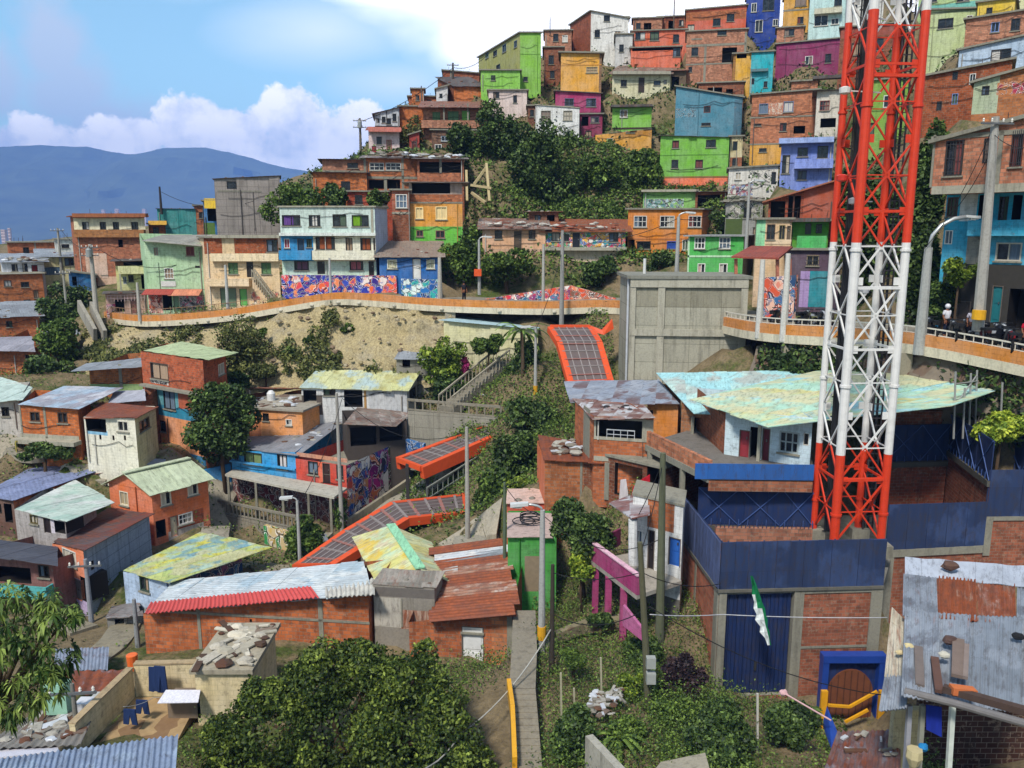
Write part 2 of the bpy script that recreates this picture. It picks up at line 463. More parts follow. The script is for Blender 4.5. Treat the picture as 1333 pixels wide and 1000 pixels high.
def add_door(fc, r, parent, col, dep=.12):
 u0, z0, u1, z1 = r[:4]; m = MB(); fbox(m, fc, u0 + .04, z0, u1 - .04, z1 - .04, -dep, -dep + .04)
 n = max(1, int((u1 - u0) / .9))
 for k in range(n):
  a, b = u0 + .04 + (u1 - u0 - .08) * k / n, u0 + .04 + (u1 - u0 - .08) * (k + 1) / n
  for q in ((.08, .46), (.53, .93)):
   fbox(m, fc, a + .1, z0 + (z1 - z0) * q[0], b - .1, z0 + (z1 - z0) * q[1], -dep + .04, -dep + .065)
 d = m.build('door', gloss(col), parent)
 if d is None: return
 m = MB(); fbox(m, fc, u1 - .2, z0 + 1.0, u1 - .14, z0 + 1.12, -dep + .045, -dep + .1); m.build('handle', gloss('8a8a88', .3, .9), d)
 m = MB()
 fbox(m, fc, u0, z0, u0 + .04, z1, -dep, .012); fbox(m, fc, u1 - .04, z0, u1, z1, -dep, .012); fbox(m, fc, u0 + .04, z1 - .04, u1 - .04, z1, -dep, .012)
 m.build('frame', gloss('6a5f55'), d)
HOLEK = ('w', 'wd', 'wg', 'wb', 'wn', 'd', 'o')
def do_feats(fc, feats, parent, wallmb, z0, zL, zR, wall):
 holes, bands, later = [], [], []
 for f in feats:
  k = f[0].split(':')[0]
  if f[1] is None:
   xm = fc_mid(fc); r = (-1, fc.hit(xm, f[4])[1], fc.w + 1, fc.hit(xm, f[2])[1])
  else: r = fc.rect(f)
  if k in HOLEK:
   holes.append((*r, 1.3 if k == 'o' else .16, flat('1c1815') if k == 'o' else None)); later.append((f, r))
  elif k == 'b': bands.append((*r, f[5]))
  else: later.append((f, r))
 hs = facade(wallmb, fc, z0, zL, zR, wall, holes, bands)
 for f, r in later:
  kk = f[0].split(':'); k = kk[0]; col = kk[1] if len(kk) > 1 and kk[1] else None
  if k in HOLEK:
   u0, a, u1, b = max(.04, r[0]), max(z0 + .02, r[1]), min(fc.w - .04, r[2]), r[3]
   top = lambda u: zL + (zR - zL) * u / fc.w
   b = min(b, min(top(u0), top(u1)) - .04)
   if u1 - u0 < .08 or b - a < .08: continue
   r = (u0, a, u1, b)
  cur = None
  if k.startswith('w') and len(kk) > 2: cur = (kk[2],) + ((float(kk[3]), float(kk[4])) if len(kk) > 4 else ())
  if k in ('w', 'wd', 'wg', 'wb') and not cur and RND.random() < .45: cur = (RND.choice(['b8b0a0', '8a7a70', '6a7a8a', 'a89078', '7a4a48', '5a6a58', 'c9c4bc']), *RND.choice([(0, .45), (.5, 1), (0, 1), (.1, .9)]))
  if k == 'w': add_window(fc, r, parent, col or WHITE, curtain=cur)
  elif k == 'wd': add_window(fc, r, parent, col or '2b2622', curtain=cur)
  elif k == 'wg': add_window(fc, r, parent, col or WHITE, bars=6, curtain=cur)
  elif k == 'wb': add_window(fc, r, parent, col or WHITE, nv=2, nh=1, curtain=cur)
  elif k == 'wn': add_window(fc, r, parent, col or '3a332c', nv=0, sill=False, curtain=cur)
  elif k == 'd': add_door(fc, r, parent, col or '3b2a22')
  elif k == 'bal':
   u0, a, u1, b = r; pr = f[6] if len(f) > 6 else .9; m = MB()
   fbox(m, fc, u0, a, u1, a + .14, .003, pr)
   fbox(m, fc, u0, a + .14, u1, b, pr - .1, pr); fbox(m, fc, u0, a + .14, u0 + .1, b, .003, pr - .1); fbox(m, fc, u1 - .1, a + .14, u1, b, .003, pr - .1)
   m.build('balcony', f[5], parent)
  elif k == 'slab':
   u0, a, u1, b = r; m = MB(); fbox(m, fc, u0, a, u1, b, .003, f[6] if len(f) > 6 else .9); m.build('slab', f[5], parent)
  elif k == 'rail':
   u0, a, u1, b = r; pr = f[6] if len(f) > 6 else .9; m = MB()
   n = max(3, int((u1 - u0) / .3))
   for i in range(n + 1):
    u = u0 + (u1 - u0) * i / n; m.bar(fc.at(u, a, pr), fc.at(u, b, pr), .03)
   m.bar(fc.at(u0, b, pr), fc.at(u1, b, pr), .05); m.bar(fc.at(u0, (a + b) / 2, pr), fc.at(u1, (a + b) / 2, pr), .03)
   for u in (u0, u1): m.bar(fc.at(u, b, 0), fc.at(u, b, pr), .04)
   m.build('railing', f[5], parent)
  elif k == 'aw':
   u0, a, u1, b = r; pr = f[6] if len(f) > 6 else 1.0; m = MB()
   q = [fc.at(u0, b, .01), fc.at(u1, b, .01), fc.at(u1, a, pr), fc.at(u0, a, pr)]
   m.prism(q, V((0, 0, .05))); m.build('awning', f[5], parent)
  elif k == 'fr':
   u0, a, u1, b = r; m = MB(); fbox(m, fc, u0, a, u1, b, .003, .035); m.build('concrete_frame', f[5] if len(f) > 5 else concrete(), parent)
  elif k == 'sg':
   u0, a, u1, b = r; m = MB(); fbox(m, fc, u0, a, u1, b, .01, .07); m.build('sign_board', f[5], parent)
  elif k == 'post':
   u0, a, u1, b = r; pr = f[6] if len(f) > 6 else .9; m = MB(); fbox(m, fc, u0, a, u1, b, pr - (u1 - u0), pr); m.build('column', f[5], parent)
  elif k == 'pipe':
   u0, a, u1, b = r; m = MB(); m.tube([fc.at((u0 + u1) / 2, a, .06), fc.at((u0 + u1) / 2, b, .06)], .04, 6); m.build('drain_pipe', f[5], parent)
def fc_mid(fc):
 p = fc.o + fc.u * fc.w / 2; p = p - V((0, 0, CAMZ))
 cy = p.y * CP; return CX + p.x / (p.y * CP - p.z * SP) * FOC
def proj(p):
 q = p - V((0, 0, CAMZ)); dz = q.y * CP - q.z * SP
 return CX + q.x / dz * FOC, CY - (q.y * SP + q.z * CP) / dz * FOC
def plane_z(q, x, y):
 A = np.array([[p.x, p.y, 1] for p in q]); b = np.array([p.z for p in q])
 k = np.linalg.lstsq(A, b, rcond=None)[0]; return k[0] * x + k[1] * y + k[2]
def house(label, xl, xr, yt, yb, wall, feats=(), d=None, d2=None, deep=7, roof=('flat', None, .25, .16), base=True,
   L=None, R=None, left=(), right=(), wl=None, wr=None, ytR=None, rise=0.0, name='house', cat='house', group='hillside houses', topadd=0.0, hang=False):
 HOUSES.append(dict(locals()))
 h = HOUSES[-1]
 if d is None: d = hill_d((xl + xr) / 2, yb)
 ym = (yt + yb) / 2
 if d2 is None:
  d2 = d
  if not L and not R and not (roof and roof[0] == 'quad'):      # turn the front a little towards the bowl of the valley
   r = ray((xl + xr) / 2, ym); k = (xr - xl) / FOC * d / 2 * (r.x / r.y) * .8; d, d2 = d + k, d - k
 A = P(xl, ym, d); B = P(xr, ym, d2)
 u = (B - A); u.z = 0; perp = V((-u.y, u.x, 0)).normalized()
 if L: b = P(L[0], ym, L[1]) - A
 elif R: b = P(R[0], ym, R[1]) - B
 else: b = perp * deep
 b.z = 0
 xm = (xl + xr) / 2; dm = P(xm, ym, (d + d2) / 2)
 zb = P(xm, yb, (d + d2) / 2).z
 zA = P(xl, yt, d).z if ytR is not None or d == d2 else P(xm, yt, (d + d2) / 2).z
 zB = P(xr, ytR, d2).z if ytR is not None else zA
 h.update(A=A, B=B, b=b, zb=zb, zA=zA, zB=zB)
 if base:
  for p in (A, B): CTRL.append((p.x, p.y, zb))
  CTRL.append((A.x + b.x, A.y + b.y, zb + .6)); CTRL.append((B.x + b.x, B.y + b.y, zb + .6))
def roof_sheet(pts, th, m, name, parent, over=None):
 mb = MB(); mb.prism(pts, V((0, 0, th))); return mb.build(name, m, parent)
def build_house(h):
 A, B, b, zb, zA, zB = h['A'], h['B'], h['b'], h['zb'], h['zA'], h['zB']
 C, D = B + b, A + b; wall = h['wall']; roof = h['roof']
 tz = [terrain_z(p.x, p.y) for p in (A, B, C, D)]
 z0 = min(min(tz) - .5, zb - (.3 if h['base'] else .8))
 if h['hang']: z0 = zb
 c = (A + B + C + D) / 4
 root = thing(h['name'], h['label'], h['cat'], V((c.x, c.y, z0)), h['group'])
 q = None
 if roof and roof[0] == 'quad':
  q = [P(*p) for p in roof[2]]
  zs = [plane_z(q, p.x, p.y) - .02 for p in (A, B, C, D)]
 elif roof and roof[0] == 'gable':     # ridge runs along b (0) or along the front (1)
  zs = [zA, zB, zB, zA]
 else: zs = [zA, zB, zB + h['rise'], zA + h['rise']]
 zs = [z + h['topadd'] for z in zs]
 mb = MB(); cor = [A, B, C, D]
 fcs = [Facade(cor[i], cor[(i + 1) % 4]) for i in range(4)]
 fl = [h['feats'], h['right'], (), h['left']]
 wm = [wall, h['wr'] or wall, wall, h['wl'] or wall]
 for i in range(4):
  do_feats(fcs[i], fl[i], root, mb, z0, zs[i], zs[(i + 1) % 4], wm[i])
 if h['d'] is None or h['d'] > 55:        # loose wiring and a rainwater pipe on the front
  f0 = fcs[0]; k = MB(); hz = min(zs[0], zs[1]) - zb
  for i in range(1 if f0.w < 5 else 2):
   z = zb + hz * RND.uniform(.35, .9); pts = [f0.at(f0.w * t, z - .25 * math.sin(math.pi * t * RND.uniform(1, 2.2)) + RND.uniform(-.06, .06), .06) for t in np.linspace(RND.uniform(0, .2), RND.uniform(.8, 1), 7)]; k = MB(); k.tube(pts, .02, 4); k.build('wiring', flat('1d1b1a'), root)
  if RND.random() < .55:
   x = f0.w * RND.choice([.05, .95, RND.uniform(.2, .8)]); k = MB(); k.tube([f0.at(x, zb + .1, .07), f0.at(x, zb + hz * RND.uniform(.6, .98), .07)], .05, 6); k.build('drain_pipe', gloss(RND.choice(['8f8a80', '5a5550', 'b8b4aa'])), root)
 u = (B - A); u.z = 0; u.normalize(); bn = b.normalized()
 if roof is None:
  mb.face([V((p.x, p.y, z - .9)) for p, z in zip(cor, zs)], concrete())
  mb.build('wall', wall, root)
  m = MB(); k = .16
  for i in range(4):
   fc = fcs[i]
   m.prism([fc.at(0, zs[i] - .9, -k), fc.at(fc.w, zs[i] - .9, -k), fc.at(fc.w, zs[(i + 1) % 4], -k), fc.at(0, zs[i], -k)], fc.n * (k - .003))
  return root
 if roof[0] == 'gable':
  rm, ov, hh, ax = roof[1], roof[2], roof[3], roof[4]
  if ax == 1:
   r0 = (A + D) / 2; r1 = (B + C) / 2; gab = [(D, A, r0, zs[3]), (B, C, r1, zs[1])]
   r0, r1 = r0 - u * ov, r1 + u * ov; e = [(A - u * ov - bn * ov, B + u * ov - bn * ov), (D - u * ov + bn * ov, C + u * ov + bn * ov)]; half = b.length / 2
  else:
   r0 = (A + B) / 2; r1 = (D + C) / 2; gab = [(A, B, r0, zs[0]), (C, D, r1, zs[2])]
   r0, r1 = r0 - bn * ov, r1 + bn * ov; e = [(A - u * ov - bn * ov, D - u * ov + bn * ov), (B + u * ov - bn * ov, C + u * ov + bn * ov)]; half = (B - A).length / 2
  for p0, p1, rr, z in gab:
   mb.face([V((p0.x, p0.y, z)), V((p1.x, p1.y, z)), V((rr.x, rr.y, z + hh))], wall)
  mb.build('wall', wall, root)
  zt = (zs[0] + zs[2]) / 2; drop = hh * ov / half; m = MB()
  for i, (p0, p1) in enumerate(e):
   pts = [V((p0.x, p0.y, zt - drop)), V((p1.x, p1.y, zt - drop)), V((r1.x, r1.y, zt + hh)), V((r0.x, r0.y, zt + hh))]
   strips(m, pts, .04, jit=.06)
  ro = m.build('roof', rm, root)
  m = MB(); m.bar(V((r0.x, r0.y, zt + hh + .1)), V((r1.x, r1.y, zt + hh + .1)), .5, .08); m.build('ridge_cap', roof[5] if len(roof) > 5 else rm, ro)
  return root
 if h['hang']: mb.face([V((p.x, p.y, z0)) for p in (A, D, C, B)], wall)
 mb.build('wall', wall, root)
 m = MB(); rm = roof[1] or concrete()
 if q is not None:
  strips(m, q, .035, jit=.09)
 else:
  ov, th = roof[2], roof[3]; of = roof[4] if len(roof) > 4 else ov
  s = h['rise'] / b.length; sl = (zB - zA) / max(.1, (B - A).length)
  cs = [(A - u * ov - bn * of, zs[0] - s * of - sl * ov), (B + u * ov - bn * of, zs[1] - s * of + sl * ov), (C + u * ov + bn * ov, zs[2] + s * ov + sl * ov), (D - u * ov + bn * ov, zs[3] + s * ov - sl * ov)]
  cs = [V((p.x, p.y, z + .004)) for p, z in cs]
  if th < .1:
   strips(m, cs, .035, jit=.14)
   n = int((cs[1] - cs[0]).length * .9)
   for i in range(n):
    p = cs[0].lerp(cs[1], RND.random()).lerp(cs[3].lerp(cs[2], RND.random()), RND.uniform(.03, .5)); r = RND.uniform(.1, .24); k = MB(); k.ball(p + V((0, 0, .06)), (r, r * .8, r * .5), None, 6, 4, .2); k.build('weight_stone', RND.choice([rubble_mat(), flat('6a4436', .9), concrete('a9a498')]), root)
  else: m.prism(cs, V((0, 0, th)))
  if th >= .1 and RND.random() < .6:       # starter bars left for another storey
   for i in range(RND.randint(3, 7)):
    p = cs[0].lerp(cs[1], RND.random()).lerp(cs[3].lerp(cs[2], RND.random()), RND.uniform(.02, .6)) + V((0, 0, th)); k = MB(); k.bar(p, p + V((RND.uniform(-.08, .08), 0, RND.uniform(.4, .9))), .03); k.build('starter_bar', flat('4a362c'), root)
 m.build('roof', rm, root)
 return root
TG = None
def far_z(x, y):
 z = 6.0
 k = np.clip((y - 120) / 900, 0, 1); kl = np.clip((-x - 60) / 500, 0, 1)
 return z, k, kl
def terrain_setup():
 global TG
 pts = np.array(CTRL)
 xs = np.arange(-110, 160.1, 1.5); ys = np.arange(4, 200.1, 1.5)
 X, Y = np.meshgrid(xs, ys); Z = np.zeros_like(X); Wt = np.zeros_like(X)
 for x, y, z in pts:
  d2 = (X - x) ** 2 + (Y - y) ** 2 + .25
  w = 1.0 / d2 ** 1.7
  Z += w * z; Wt += w
 Z /= Wt
 TG = (xs, ys, Z)
def terrain_z(x, y):
 xs, ys, Z = TG
 fx = min(max((x - xs[0]) / 1.5, 0), len(xs) - 1.001); fy = min(max((y - ys[0]) / 1.5, 0), len(ys) - 1.001)
 i, j = int(fx), int(fy); a, b = fx - i, fy - j
 return float(Z[j, i] * (1 - a) * (1 - b) + Z[j, i + 1] * a * (1 - b) + Z[j + 1, i] * (1 - a) * b + Z[j + 1, i + 1] * a * b)
def leaf_mesh(name, C, N, size, aspect, tint, mat, parent=None, rnd=1.0):
 "one mesh of n leaf faces at centres C, facing roughly N"
 n = len(C)
 a = NPR.normal(size=(n, 3)); nn = N + NPR.normal(size=(n, 3)) * rnd
 nn /= np.linalg.norm(nn, axis=1, keepdims=True) + 1e-9
 t = np.cross(nn, a); t /= np.linalg.norm(t, axis=1, keepdims=True) + 1e-9
 bt = np.cross(nn, t)
 s = (size * NPR.uniform(.6, 1.35, n))[:, None]
 L, W = t * s * aspect, bt * s
 vs = np.empty((n, 4, 3)); vs[:, 0] = C - L * .5; vs[:, 1] = C + W * .5 - L * .05; vs[:, 2] = C + L * .5; vs[:, 3] = C - W * .5 - L * .05
 vs[:, 2] -= nn * s * .12
 off = np.array(wloc(parent)) if parent else 0
 vs = (vs - off).reshape(-1, 3)
 me = bpy.data.meshes.new(name); me.vertices.add(n * 4); me.loops.add(n * 4); me.polygons.add(n)
 me.vertices.foreach_set('co', vs.ravel().astype(np.float32))
 me.loops.foreach_set('vertex_index', np.arange(n * 4, dtype=np.int32))
 me.polygons.foreach_set('loop_start', np.arange(0, n * 4, 4, dtype=np.int32)); me.polygons.foreach_set('loop_total', np.full(n, 4, dtype=np.int32))
 at = me.attributes.new('tint', 'FLOAT', 'FACE'); at.data.foreach_set('value', np.clip(tint, 0, 1).astype(np.float32))
 me.materials.append(mat); me.update(); me.validate()
 o = bpy.data.objects.new(name, me); COL.objects.link(o)
 if parent: o.parent = parent
 return o
def crown_points(blobs, n):
 "points through the outer half of each blob; blobs: (centre, radii)"
 vol = np.array([b[1][0] * b[1][1] + b[1][0] * b[1][2] for b in blobs]); k = NPR.choice(len(blobs), n, p=vol / vol.sum())
 c = np.array([tuple(b[0]) for b in blobs])[k]; r = np.array([b[1] for b in blobs])[k]
 v = NPR.normal(size=(n, 3)); v /= np.linalg.norm(v, axis=1, keepdims=True)
 q = NPR.uniform(.45, 1.06, n) ** .6
 return c + v * r * q[:, None], v, k
SPEC = {'near': ('304318', '7c8a38', '0d1508'), 'pink': ('7a1f4a', 'b03a78', '2a1a1c'), 'dark': ('30441f', '6d8340', '16200f'), 'mid': ('3a5020', '7d9440', '1a2510'), 'lime': ('4d6420', '98a83c', '202c0e'), 'olive': ('47502a', '7f8145', '20260f'),
  'mango': ('2f4a1c', '86984a', '141f0c'), 'purple': ('2a2024', '4e3a38', '140f12'), 'yellow': ('5f7a22', 'c3cc4a', '2c3a10')}
def tree(label, x0, y0, x1, y1, d, kind='dark', n=2500, leaf=.3, aspect=1.8, clumps=16, trunk=True, name='tree', cat='tree', group='trees on the slopes', gy=None, thick=None, blobs=None, rnd=1.0, sub=5, nmul=2.2, lmul=.62):
 cx, cy = (x0 + x1) / 2, (y0 + y1) / 2; c = P(cx, cy, d); sc = d / FOC / .98
 rx, rz = (x1 - x0) / 2 * sc, (y1 - y0) / 2 * sc; ry = thick or (rx * .8)
 tz = P(cx, gy, d).z if gy else terrain_z(c.x, c.y)
 bz = min(tz, c.z - rz * .3)
 root = thing(name, label, cat, V((c.x, c.y, bz)), group)
 bl = []
 if blobs:
  for bx, by, br in blobs:
   p = P(bx, by, d); p.y += NPR.uniform(-.5, .5) * ry * .6; r = br * sc
   bl.append((p, (r, r * .9, r * .9)))
 else:
  for i in range(clumps):
   v = NPR.normal(size=3); v /= np.linalg.norm(v); q = NPR.uniform(.25, .78)
   cr = NPR.uniform(.3, .48)
   bl.append((c + V((v[0] * rx * q, v[1] * ry * q, v[2] * rz * q)), (rx * cr, ry * cr, rz * cr)))
 n = int(n * nmul); leaf = leaf * lmul; core = list(bl)
 for p, r in core:
  for q in range(sub):
   v = NPR.normal(size=3); v /= np.linalg.norm(v); v[2] = abs(v[2]) if NPR.random() < .7 else v[2]; f = NPR.uniform(.26, .46)
   bl.append((p + V((v[0] * r[0], v[1] * r[1], v[2] * r[2])) * .8, (r[0] * f, r[1] * f, r[2] * f)))
 Cn, Nn, k = crown_points(bl, n)
 bt = np.concatenate([NPR.uniform(.1, .45, len(core)), NPR.uniform(.2, .95, len(bl) - len(core))])  # outer clumps tinted lighter than the core, highlights put into the leaf colour
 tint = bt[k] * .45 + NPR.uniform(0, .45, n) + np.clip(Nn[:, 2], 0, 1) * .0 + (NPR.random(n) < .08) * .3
 h, h2, dk = SPEC[kind]
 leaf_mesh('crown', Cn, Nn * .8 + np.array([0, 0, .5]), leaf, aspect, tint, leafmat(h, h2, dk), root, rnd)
 if trunk:
  m = MB(); top = c - V((0, 0, rz * .2)); r0 = max(.06, rx * .06)
  m.tube([V((c.x + .1, c.y, bz - .4)), V((c.x - rx * .04, c.y, (bz + top.z) / 2)), top], [r0 * 1.3, r0, r0 * .7], 8)
  for p, r in core[:8]: m.tube([top - V((0, 0, rz * .25)), (top + p) / 2 + V((0, 0, -.1)), p], [r0 * .6, r0 * .4, r0 * .15], 5)
  m.build('trunk', flat('4a3a2a', .95), root, smooth=True)
 return root
bush = lambda label, x0, y0, x1, y1, d, kind='mid', n=900, leaf=.28, clumps=9, tr=True, **k: tree(label, x0, y0, x1, y1, d, kind, n, leaf, 1.7, clumps, trunk=tr, name='bush', cat='bush', group=k.pop('group', 'bushes on the slopes'), **k)
def pole(label, px, yt, yb, d, r=.14, h='9a988f', kind='utility', arms=1, lean=0, band=None, transformer=False, pxt=None):
 z0 = P(px, yb, d).z; b = P(px, yb, d); t = P(pxt or px, yt, d)
 if pxt is None: t = V((b.x, b.y, P(px, yt, d).z))
 root = thing('utility_pole' if kind == 'utility' else 'wooden_pole' if kind == 'wood' else 'pole', label, 'pole', b, 'poles')
 m = MB(); m.tube([b - V((0, 0, .5)), b.lerp(t, .5), t], [r * 1.25, r, r * .75], 10)
 m.build('shaft', concrete(h) if kind != 'wood' else flat(h, .95), root, smooth=False)
 for k in range(arms):
  z = t - V((0, 0, .35 + .8 * k)); m = MB(); m.bar(z - V((.85, .1, 0)) - V((0, r, 0)), z + V((.85, .1, 0)) - V((0, r, 0)), .09, .09)
  ca = m.build('crossarm', gloss('5d5f60'), root)
  for x in (-.75, -.3, .3, .75):
   q = MB(); p = z + V((x, x * .12 - r, .05)); q.lathe(p, [(.03, 0), (.06, .05), (.035, .09), (.06, .13), (.02, .2)], 8); q.build('insulator', gloss('d8d4c8', .3), ca)
 if band:
  z = band[0]; p = V((b.x, b.y, P(px, z, d).z)); q = V((b.x, b.y, P(px, band[1], d).z))
  m = MB(); m.tube([q, p], r * 1.22 + .02, 12); m.build('painted_band', flat('d29a1e'), root)
  m = MB(); m.tube([p + V((0, 0, .02)), p + V((0, 0, .25))], r * 1.2 + .02, 12); m.build('painted_band', flat('1b1a18'), root)
 if transformer:
  p = t - V((-.05, r + .3, 1.3)); m = MB(); m.lathe(p, [(.22, 0), (.28, .05), (.28, .75), (.22, .85), (.08, .9), (.05, 1.05)], 12); tr = m.build('transformer', gloss('8d928f'), root)
  for x in (-.12, .12):
   q = MB(); q.lathe(p + V((x, 0, .86)), [(.02, 0), (.05, .08), (.03, .14), (.05, .2), (.02, .3)], 8); q.build('bushing', gloss('6a4a38', .3), tr)
 return root
def lamp(label, px, yt, yb, d, arm, r=.11, head=None, h='a9a9a4', band=None):
 "street lamp: arm=(dx,dz) metres from the pole top to the lamp head, curved"
 b = P(px, yb, d); t = V((b.x, b.y, P(px, yt, d).z))
 root = thing('street_lamp', label, 'street lamp', b, 'street lamps')
 m = MB(); m.tube([b - V((0, 0, .4)), b.lerp(t, .5), t], [r * 1.3, r, r * .8], 10); m.build('shaft', concrete(h), root)
 if arm:
  pts = [t - V((0, 0, .1))] + [t + V((arm[0] * (1 - math.cos(a)), 0, arm[1] * math.sin(a))) for a in (.4, .8, 1.2, 1.57)]
  m = MB(); m.tube(pts, r * .42, 8); am = m.build('arm', gloss('b8bab8', .4, .5), root, smooth=True)
  e = pts[-1]; s = 1 if arm[0] > 0 else -1; m = MB()
  m.prism([e + V((-.1 * s, -.12, -.04)), e + V((.65 * s, -.16, -.1)), e + V((.65 * s, .16, -.1)), e + V((-.1 * s, .12, -.04))], V((0, 0, .13)))
  lh = m.build('lamp_head', gloss('c4c6c4', .4), root)
  m = MB(); m.box(e + V((.36 * s, 0, -.12)), V((.2, 0, 0)), V((0, .1, 0)), V((0, 0, .03))); m.build('lens', glass('9a9a90'), lh)
 if band:
  p = V((b.x, b.y, P(px, band[0], d).z)); q = V((b.x, b.y, P(px, band[1], d).z))
  m = MB(); m.tube([q, p], r * 1.3 + .02, 12); m.build('painted_band', flat('d29a1e'), root)
 return root
def cable(label, pts, sag=.4, r=.018, h='1d1c1c'):
 m = MB(); out = []
 for a, b in zip(pts, pts[1:]):
  for i in range(10 if b is not pts[-1] else 11):
   t = i / 10; p = a.lerp(b, t); p.z -= sag * 4 * t * (1 - t); out.append(p)
 m.tube(out, r, 5); o = m.build('overhead_cable', flat(h), origin=pts[0].copy(), smooth=True)
 return tag(o, label, 'cable', 'overhead cables')
def railing(label, pts, hgt=1.0, step=.35, mat=None, post=.04, cat='railing', group=None, mid=True):
 m = MB(); root = thing('railing', label, cat, pts[0], group); p = MB()
 for a, b in zip(pts, pts[1:]):
  n = max(1, int((b - a).length / step))
  for i in range(n):
   q = a.lerp(b, i / n); m.bar(q, q + V((0, 0, hgt)), post)
  p.bar(a + V((0, 0, hgt)), b + V((0, 0, hgt)), post * 1.8)
  if mid: p.bar(a + V((0, 0, hgt * .15)), b + V((0, 0, hgt * .15)), post * 1.2)
 m.bar(pts[-1], pts[-1] + V((0, 0, hgt)), post * 1.5)
 m.build('balusters', mat, root); p.build('handrail', mat, root); return root
def slab_thing(name, label, cat, pts, th, mat, group=None, kind=None, down=True):
 m = MB(); m.prism(pts, V((0, 0, -th if down else th)) if True else None)
 c = sum(pts, V((0, 0, 0))) / len(pts)
 return tag(m.build(name, mat, origin=c), label, cat, group, kind)
def wall_thing(name, label, cat, px0, d0, px1, d1, yt0, yt1, zb, mat, th=.25, group=None, ym=None):
 "freestanding wall whose top edge runs from (px0,yt0,d0) to (px1,yt1,d1); zb = bottom level"
 a, b = P(px0, yt0, d0), P(px1, yt1, d1); u = b - a; u.z = 0; n = V((-u.y, u.x, 0)).normalized() * th
 m = MB(); m.prism([V((a.x, a.y, zb)), V((b.x, b.y, zb)), b, a], n)
 return tag(m.build(name, mat, origin=V((a.x, a.y, zb))), label, cat, group)
def rubble(label, quad, n=40, s=.25, mats=None, cat='rubble', group=None):
 "stones, tins and offcuts lying on a roof: an uncountable heap"
 m = MB(); mats = mats or [rubble_mat(), rubble_mat('6a5040'), gloss('b9bcc0'), concrete('a9a498')]
 a, b, c, dd = quad
 for i in range(n):
  u, v = RND.random(), RND.random(); p = a.lerp(b, u).lerp(dd.lerp(c, u), v); k = s * RND.uniform(.4, 1.3)
  if RND.random() < .55: m.ball(p + V((0, 0, k * .25)), (k, k * RND.uniform(.5, 1), k * .4), RND.choice(mats), 6, 4, .2)
  else:
   an = RND.uniform(0, 3.14); x = V((math.cos(an), math.sin(an), RND.uniform(-.08, .08))); y = V((-math.sin(an), math.cos(an), 0))
   m.box(p + V((0, 0, .06)), x * k * RND.uniform(.8, 2.6), y * k * RND.uniform(.2, .7), V((0, 0, .03)), RND.choice(mats))
 return tag(m.build('rubble', origin=a.copy()), label, cat, group, 'stuff')
BR = brick('b5683f'); BRD = brick('8f543a'); BRO = brick('c9713a'); BRP = brick('b97f63'); BRR = brick('a2583c', soot_shade=.7)
CON = concrete(); CONL = concrete('aaa593'); CREAM = paint('dccba0'); PEACH = paint('e2bf93'); WHT = paint('d3d0c8', .6)
TIN = sheet('9aa0a6', .25, '7e8186'); TINR = sheet('8d7f72', .65, '6f5a4c'); TIND = sheet('5d5a56', .4, '44403c'); FIBRO = sheet('a39d8e', .12, '8a8578')
FLATR = ('flat', CON, .22, .16)
def shed(m, ov=.4, th=.07, of=.5): return ('shed', m, ov, th, of)
W = lambda *a: ('w',) + a
house('dark blue tall narrow house on the skyline beside the yellow house', 970, 1014, -14, 92, paint('1f3f94'), [('w', 983, 26, 993, 42), ('w', 1006, 25, 1013, 34), ('wd', 993, -2, 1008, 14), ('w', 978, 4, 985, 16)], d=138)
house('ochre yellow house squeezed between the dark blue and the pale cyan houses', 1020, 1055, -14, 40, paint('d49b34'), [('w:5a4a30', 1035, -4, 1050, 8), ('wd', 1038, 22, 1046, 31), ('fr', 1020, 12, 1055, 14)], d=134)
house('small raw brick room with a dark window above the long magenta wall', 1011, 1046, 36, 62, BRP, [('wd', 1021, 38, 1034, 47)], d=128, deep=4)
house('long magenta house with one small window behind the lattice tower', 1010, 1094, 58, 98, paint('8c2f5c'), [('w', 1048, 73, 1058, 84), ('wd', 1074, 70, 1082, 82), ('pipe', 1022, 62, 1024, 97, gloss('5b2240'))], d=124, ytR=50)
house('pale cyan house with hanging wires behind the top of the lattice tower', 1053, 1100, -12, 57, paint('b6d4cf'), [('w', 1060, 20, 1078, 34), ('w', 1082, 24, 1092, 32), ('bal', 1060, 12, 1096, 19, paint('c9c4a8')), ('wd', 1086, -2, 1096, 8)], d=128)
house('tiny white box house on the skyline behind the lattice tower', 1098, 1150, -8, 34, WHT, [('wd', 1106, 4, 1116, 16), ('w', 1125, 6, 1136, 17)], d=132)
house('brown brick house filling the gap behind the red lattice tower', 1092, 1200, 32, 118, BRD, [('wd', 1108, 56, 1122, 72), ('wd', 1134, 50, 1150, 66), ('w', 1160, 60, 1176, 76), ('b', None, 34, None, 46, paint('9a4c38'))], d=112)
house('lime green house seen through the red lattice of the tower', 1118, 1178, 104, 225, paint('7fa43f'), [('wd', 1124, 122, 1136, 138), ('w', 1150, 124, 1164, 140), ('wd', 1126, 160, 1138, 178), ('wd', 1152, 160, 1164, 178)], d=92)
house('pale sage green house with a broken window right of the lattice tower', 1196, 1277, 14, 98, paint('b9c58b', .7), [('wd', 1221, 24, 1241, 37), ('w', 1258, 20, 1266, 34), ('pipe', 1212, 20, 1214, 92, gloss('8a8f6c')), ('b', None, 14, None, 17, paint('6f7a58'))], d=94, ytR=11)
house('green and turquoise top storey above the sage green house', 1196, 1290, -14, 10, paint('a6bd7c'), [('b', None, 4, None, 12, paint('66b0a0')), ('wd', 1206, -6, 1220, 3), ('wd', 1246, -8, 1262, 2)], d=99)
